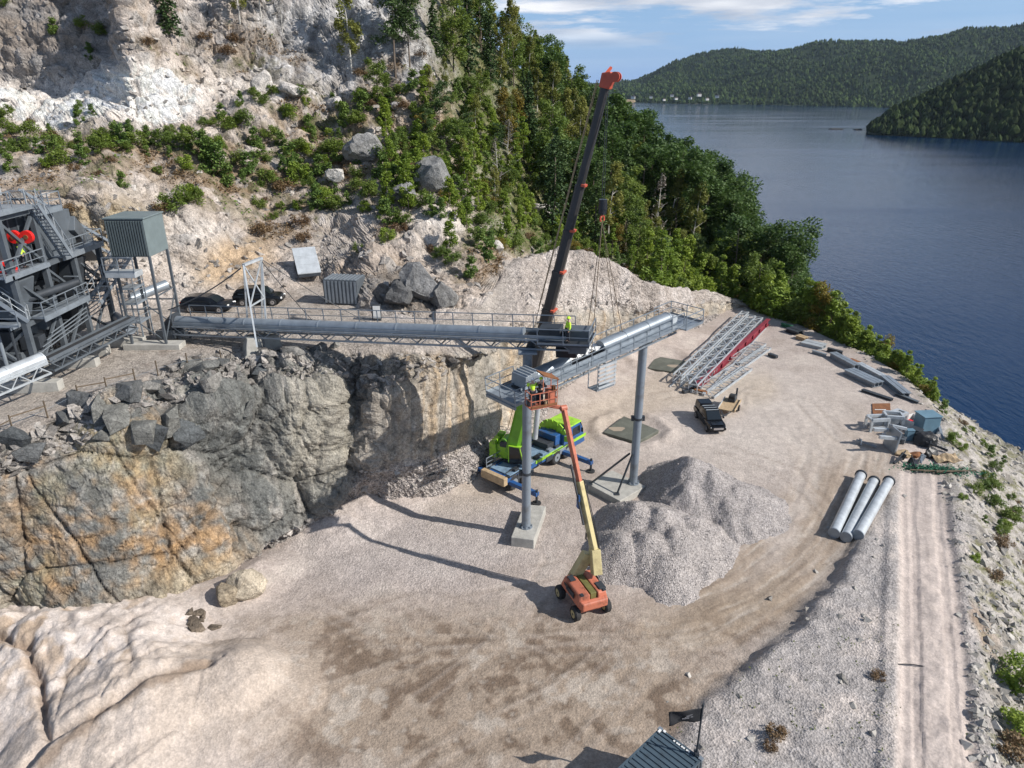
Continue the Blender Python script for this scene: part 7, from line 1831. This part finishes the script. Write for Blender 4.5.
heap_obj('debris_heap', 'reddish-brown rubble heap between the boards and the black sack', 'debris', 914, 456, (1.6, 1.1, .7), rust, 304, .4)
p = floor_pt(908, 440)
for k_, (dx, dy, dz, w_, d_, h_, mt, lab) in enumerate(((0, 0, 0, .7, .5, 1.1, blue_box, 'narrow blue-grey box standing in the middle of the scrap pile'), (-1.2, .9, 0, 1.1, .8, .5, galv, 'low grey metal box behind the narrow blue-grey one'), (1.0, .6, 0, .9, .9, .9, dark_steel, 'dark box beside the black tarpaulin heap'), (-.9, -.5, 0, .8, .6, .45, grey_paint, 'small dark grey box in front of the steel frames'))):
    q_ = p + Vector((dx, dy, dz)); o = thing('site_box', lab, 'box', q_, .3 * k_); MB().box((0, 0, h_ / 2), (w_, d_, h_)).obj('body', mt, o, bevel=.03); MB().box((0, 0, h_ + .03), (w_ + .06, d_ + .06, .06)).obj('lid', mt, o, bevel=.01)
bits = [(866, 446, 'grey'), (876, 424, 'dark'), (893, 437, 'pale'), (899, 444, 'dark'), (918, 440, 'grey'), (905, 431, 'pale'), (936, 449, 'dark'), (921, 462, 'grey'), (899, 461, 'dark'), (912, 466, 'dark'), (931, 424, 'pale'), (940, 436, 'grey')]
for k_, (px, py, tn) in enumerate(bits):
    q_ = floor_pt(px, py); rr_ = random.Random(k_); an = rr_.uniform(0, 3); L_ = rr_.uniform(.9, 2.2)
    o = thing('scrap_steel', '', 'scrap', q_, an); m_ = {'grey': galv, 'dark': dark_steel, 'pale': galv_light}[tn]
    MB().bar((-L_ / 2, 0, .12), (L_ / 2, 0, .12 + rr_.uniform(0, .7)), .22, .08).bar((-L_ / 2, 0, .2), (L_ / 2, 0, .2 + rr_.uniform(0, .7)), .05, .2).obj('bar', m_, o); MB().box((L_ * .3, 0, .3), (.1, .5, .6), rot=(.3, 0, rr_.random())).obj('end_plate', m_, o)
    REPEAT.setdefault((tn + ' piece of scrap steel', 'in the scrap pile'), []).append(o)
# tan sheet and green netting
sh_ = [[(x * .9, y * .7, .05 + .6 * max(0, y) * max(0, x) * .3 + .25 * math.sin(x * 2 + y) ** 2) for y in np.linspace(-1, 1, 7)] for x in np.linspace(-1.2, 1.4, 9)]
o = MB().grid(sh_).obj('bent_sheet', wood); o.modifiers.new('t', 'SOLIDIFY').thickness = .04; o.location = floor_pt(945, 460); tag(o, 'curled tan sheet lying above the green netting', 'sheet')
nt = floor_pt(936, 471); nt_ = []
r_ = np.random.default_rng(8)
cover_pts = np.stack([r_.normal(0, 1.5, 1500), r_.normal(0, .34, 1500), np.abs(r_.normal(0, .22, 1500))], -1); cover_pts[:, 1] -= .12 * cover_pts[:, 0]
o = link('netting_heap', leaf_cloud('netting_heap', cover_pts, .11, green_net, seed=3)); o.location = nt; tag(o, 'long heap of green netting and branches in front of the tan sheet', 'netting')
for k_, lab in enumerate(('dark pole lying across the left end of the green netting', 'second dark pole lying along the front of the green netting', 'brownish pole at the right of the green netting')):
    a = nt + Vector((-2.6 + 1.1 * k_, -.3 - .2 * k_, .3)); o = MB().tube((0, 0, 0), (3.6, -.5 + .3 * k_, .1), .07, n=7).obj('pole', wood_dk); o.location = a; tag(o, lab, 'pole')
a, b = floor_pt(898, 665), floor_pt(996, 680)
o = MB().path([Vector((0, 0, .06)) + (b - a) * t_ + Vector((0, .12 * math.sin(t_ * 9), .08 * math.sin(t_ * math.pi))) for t_ in np.linspace(0, 1, 16)], .035).obj('ground_cable', black_pl); o.location = a; tag(o, 'thin black cable lying across the pale track', 'cable')
heap_obj('black_bag', 'tiny black bag on the gravel far right of the track', 'bag', 1009, 632, (.5, .4, .35), tarp, 305)

# ---- site container and flag at the bottom edge
c1 = P(660, 728, z=2.6); c2 = P(697, 755, z=2.6); cy_ = yaw_of(c1, c2); ux_ = (c2 - c1).normalized(); vx_ = Vector((ux_.y, -ux_.x, 0))
if vx_.y > 0: vx_ = -vx_
ct = thing('site_container', 'slate blue corrugated site container at the bottom edge of the picture', 'container', (c1.x, c1.y, 0), math.atan2(vx_.y, vx_.x))
# local +x runs along the long side, width goes to local +y
Wd, Lg, Hh = 2.44, 6.06, 2.6
sgn = 1 if (Matrix.Rotation(math.atan2(vx_.y, vx_.x), 3, 'Z') @ Vector((0, 1, 0))).dot(ux_) > 0 else -1
MB().box((Lg / 2, sgn * Wd / 2, Hh / 2), (Lg - .1, Wd - .1, Hh - .08)).obj('shell', cont_blue, ct)
for k_ in range(20):
    x = .25 + k_ * (Lg - .5) / 19
    MB().box((x, sgn * Wd / 2, Hh - .02), (.15, Wd - .2, .06)).obj('roof_rib', cont_blue, ct, bevel=.015)
    for y in (.03, Wd - .03): MB().box((x, sgn * y, Hh / 2), (.15, .06, Hh - .3)).obj('wall_rib', cont_blue, ct)
for x in (.05, Lg - .05):
    for y in (.05, Wd - .05): MB().box((x, sgn * y, Hh / 2), (.14, .14, Hh)).obj('corner_post', cont_blue, ct); MB().box((x, sgn * y, Hh), (.2, .2, .12)).obj('corner_casting', galv if x < 1 else cont_blue, ct)
for y in (.04, Wd - .04): MB().box((Lg / 2, sgn * y, Hh - .04), (Lg, .1, .12)).obj('top_rail', cont_blue, ct)
for x in (.04, Lg - .04): MB().box((x, sgn * Wd / 2, Hh - .04), (.1, Wd, .12)).obj('end_rail', cont_blue, ct)
for k_ in range(7): MB().box((.16, sgn * (.95 + .14 * k_ + .03 * (k_ % 2)), Hh + .045), (.09, .09, .01)).obj('white_letter_mark', white_pl, ct)
MB().box((.22, sgn * .12, Hh + .07), (.2, .1, .06)).box((.05, sgn * .3, Hh + .06), (.12, .12, .05)).obj('white_tag', white_pl, ct)
MB().box((.9, sgn * (Wd + .01), 1.2), (.7, .04, 1.3)).obj('poster', white_pl, ct)
MB().box((.8, sgn * (Wd + .06), 1.05), (.95, .05, 2.0)).obj('door', dark_steel, ct) if False else None
fp = Vector((8.75, 24.6, 0)); fb_ = P(703, 706, Y=24.6)
fl = thing('flagpole', 'thin dark flagpole beside the slate blue container', 'flagpole', (fb_.x, 24.6, 0))
MB().tube((0, 0, 0), (0, 0, fb_.z), .06, .045, n=10).obj('pole', dark_steel, fl, smooth=True); MB().tube((0, 0, fb_.z), (0, 0, fb_.z + .12), .07, .05, n=10).obj('finial', dark_steel, fl, smooth=True)
MB().box((.0, 0, 2.75), (.2, .3, .12)).obj('clamp', dark_steel, fl)
rows = []
for i_ in range(15):
    t_ = i_ / 14; x = -.04 - 1.55 * t_
    rows.append([(x, .10 * math.sin(t_ * 8 + j_ * .5) * t_, fb_.z - .12 - .16 * t_ * t_ - .8 * (j_ / 8) * (1 - .12 * t_) - .03 * math.sin(t_ * 7) + .06 * t_) for j_ in range(9)])
fg = MB().grid(rows).obj('flag', flag_m, smooth=True); fg.modifiers.new('t', 'SOLIDIFY').thickness = .01; fg.location = fl.location; fg.rotation_euler = (0, 0, R(8)); tag(fg, 'black flag with a faint grey emblem streaming left from the pole', 'flag')
for (t_, j_, w_, h_) in ((.38, 3.0, .30, .05), (.45, 4.4, .22, .10), (.42, 3.7, .14, .12), (.55, 4.6, .16, .05), (.3, 4.2, .12, .05)):
    x = -.04 - 1.55 * t_; z = fb_.z - .12 - .16 * t_ * t_ - .8 * (j_ / 8) * (1 - .12 * t_); MB().box((x, -.055, z), (w_, .012, h_), rot=(0, .2 * (j_ - 4), 0)).obj('emblem_mark', flag_mark, fg)

# ---- houses on the far shore
hs_ = [(633, 98.5, 14, 'leftmost pale house on the far shore, above the sandy spot'), (651, 98, 11, 'white house on the far shore right of the sandy spot'), (672, 96.5, 12, 'pale house higher among the trees of the far shore'), (676, 99.5, 10, 'small white house near the water in the far hamlet'), (690, 99, 11, 'white house at the middle of the far hamlet'),
       (699, 96, 13, 'white house a little uphill in the far hamlet'), (707, 100, 10, 'small white boathouse by the water in the far hamlet'), (717, 97.5, 12, 'rightmost white house of the far hamlet'), (664, 100.5, 9, 'low pale boathouse left in the far hamlet')]
for px, py, s_, lab in hs_:
    Yd = 2900 - (px - 620) * 3.3; p = P(px, py, Y=Yd - 60); p.z = max(p.z, WATER_Z + 3)
    o = thing('house', lab, 'house', p, random.uniform(-.4, .4)); MB().box((0, 0, s_ * .2), (s_, s_ * .7, s_ * .62)).obj('walls', house_w, o)
    MB().prism([(-s_ * .56, s_ * .5), (s_ * .56, s_ * .5), (0, s_ * .85)], -s_ * .4, s_ * .4).obj('roof', roof_m, o)
    for k_ in (-1, 0, 1): MB().box((k_ * s_ * .28, -s_ * .355, s_ * .25), (s_ * .12, .1, s_ * .16)).obj('window', glass, o)
o = boulder(245, 596, (1, 1, 1), (.2, .2, .2), 'x', 400, on='floor'); bpy.data.objects.remove([q for q in bpy.data.objects if q.get('label') == 'x'][0])
V0, T = rock_template(77, 3)
for (px, py, dims, lab) in ((836, 129.5, (30, 10, 3), 'low dark skerry in the fjord left of the headland'), (858, 130, (16, 8, 3), 'small rocks just off the tip of the headland')):
    p = P(px, py, z=WATER_Z); V_ = V0 * np.array(dims) / 2; me = np_mesh('skerry', V_, T, m_rock, False, np.ones((len(V_), 3)) * .06, np.zeros(len(V_)), corner=3); o = link('skerry', me); o.location = p; tag(o, lab, 'skerry')
p = P(628, 99.5, Y=2850); V_ = V0 * np.array((90, 20, 14)) / 2; me = np_mesh('sandy_cut', V_, T, m_rock, False, np.ones((len(V_), 3)) * np.array([.42, .32, .2]), np.zeros(len(V_)), corner=3); o = link('sandy_cut', me); o.location = (p.x, p.y, WATER_Z + 6); tag(o, 'sandy coloured cut in the far shore left of the hamlet', 'cliff')

# ---- every repeated plant or block is named by its row and its place in that row
ORD = ['first', 'second', 'third', 'fourth', 'fifth', 'sixth', 'seventh', 'eighth', 'ninth', 'tenth', 'eleventh', 'twelfth', 'thirteenth', 'fourteenth', 'fifteenth']
def seen_at(v):
    dpt = v.y * CA + (CAM_H - v.z) * SA; return 512 + F * v.x / dpt, 384 + F * ((CAM_H - v.z) * CA - v.y * SA) / dpt
for (nm_, wh_), lst in REPEAT.items():
    n_ = len(lst)
    if n_ == 1: lst[0]['label'] = 'only ' + nm_ + ' ' + wh_; continue
    nr_ = min(9, max(1, math.ceil(n_ / 8))); names = {1: [''], 2: ['back', 'front'], 3: ['back', 'middle', 'front']}.get(nr_) or ['back'] + [ORD[k_] for k_ in range(1, nr_ - 1)] + ['front']
    lst = sorted(lst, key=lambda o: seen_at(o.location)[1]); per = math.ceil(n_ / nr_)
    for k_ in range(nr_):
        row = sorted(lst[k_ * per:(k_ + 1) * per], key=lambda o: seen_at(o.location)[0])
        for j_, o in enumerate(row):
            pos = 'leftmost' if j_ == 0 else 'rightmost' if j_ == len(row) - 1 else ORD[j_] + ' from left'
            o['label'] = f"{nm_} {wh_}, {pos}" + (f", {names[k_]} row" if nr_ > 1 else '')

# ---- haze
m_hz = bpy.data.materials.new('air_haze'); m_hz.use_nodes = True; n, l = m_hz.node_tree.nodes, m_hz.node_tree.links; n.clear()
ou = n.new('ShaderNodeOutputMaterial'); pv = n.new('ShaderNodeVolumePrincipled'); pv.inputs['Color'].default_value = (.62, .78, .95, 1); pv.inputs['Density'].default_value = 0.00003; pv.inputs['Anisotropy'].default_value = 0.2
l.new(pv.outputs[0], ou.inputs['Volume'])
HAZE = True
if HAZE:
    o = MB().box((0, 3600, 180), (9000, 8400, 420)).obj('haze', m_hz); tag(o, 'thin bluish haze over the fjord', None, kind='stuff')
for lst in PROTO.values():
    for e in lst:
        if not e[1]:
            for c in list(e[0].children): bpy.data.objects.remove(c)
            bpy.data.objects.remove(e[0])

for o in scene.objects:
    if o.parent is None and 'category' in o and 'kind' not in o: o['kind'] = 'thing'
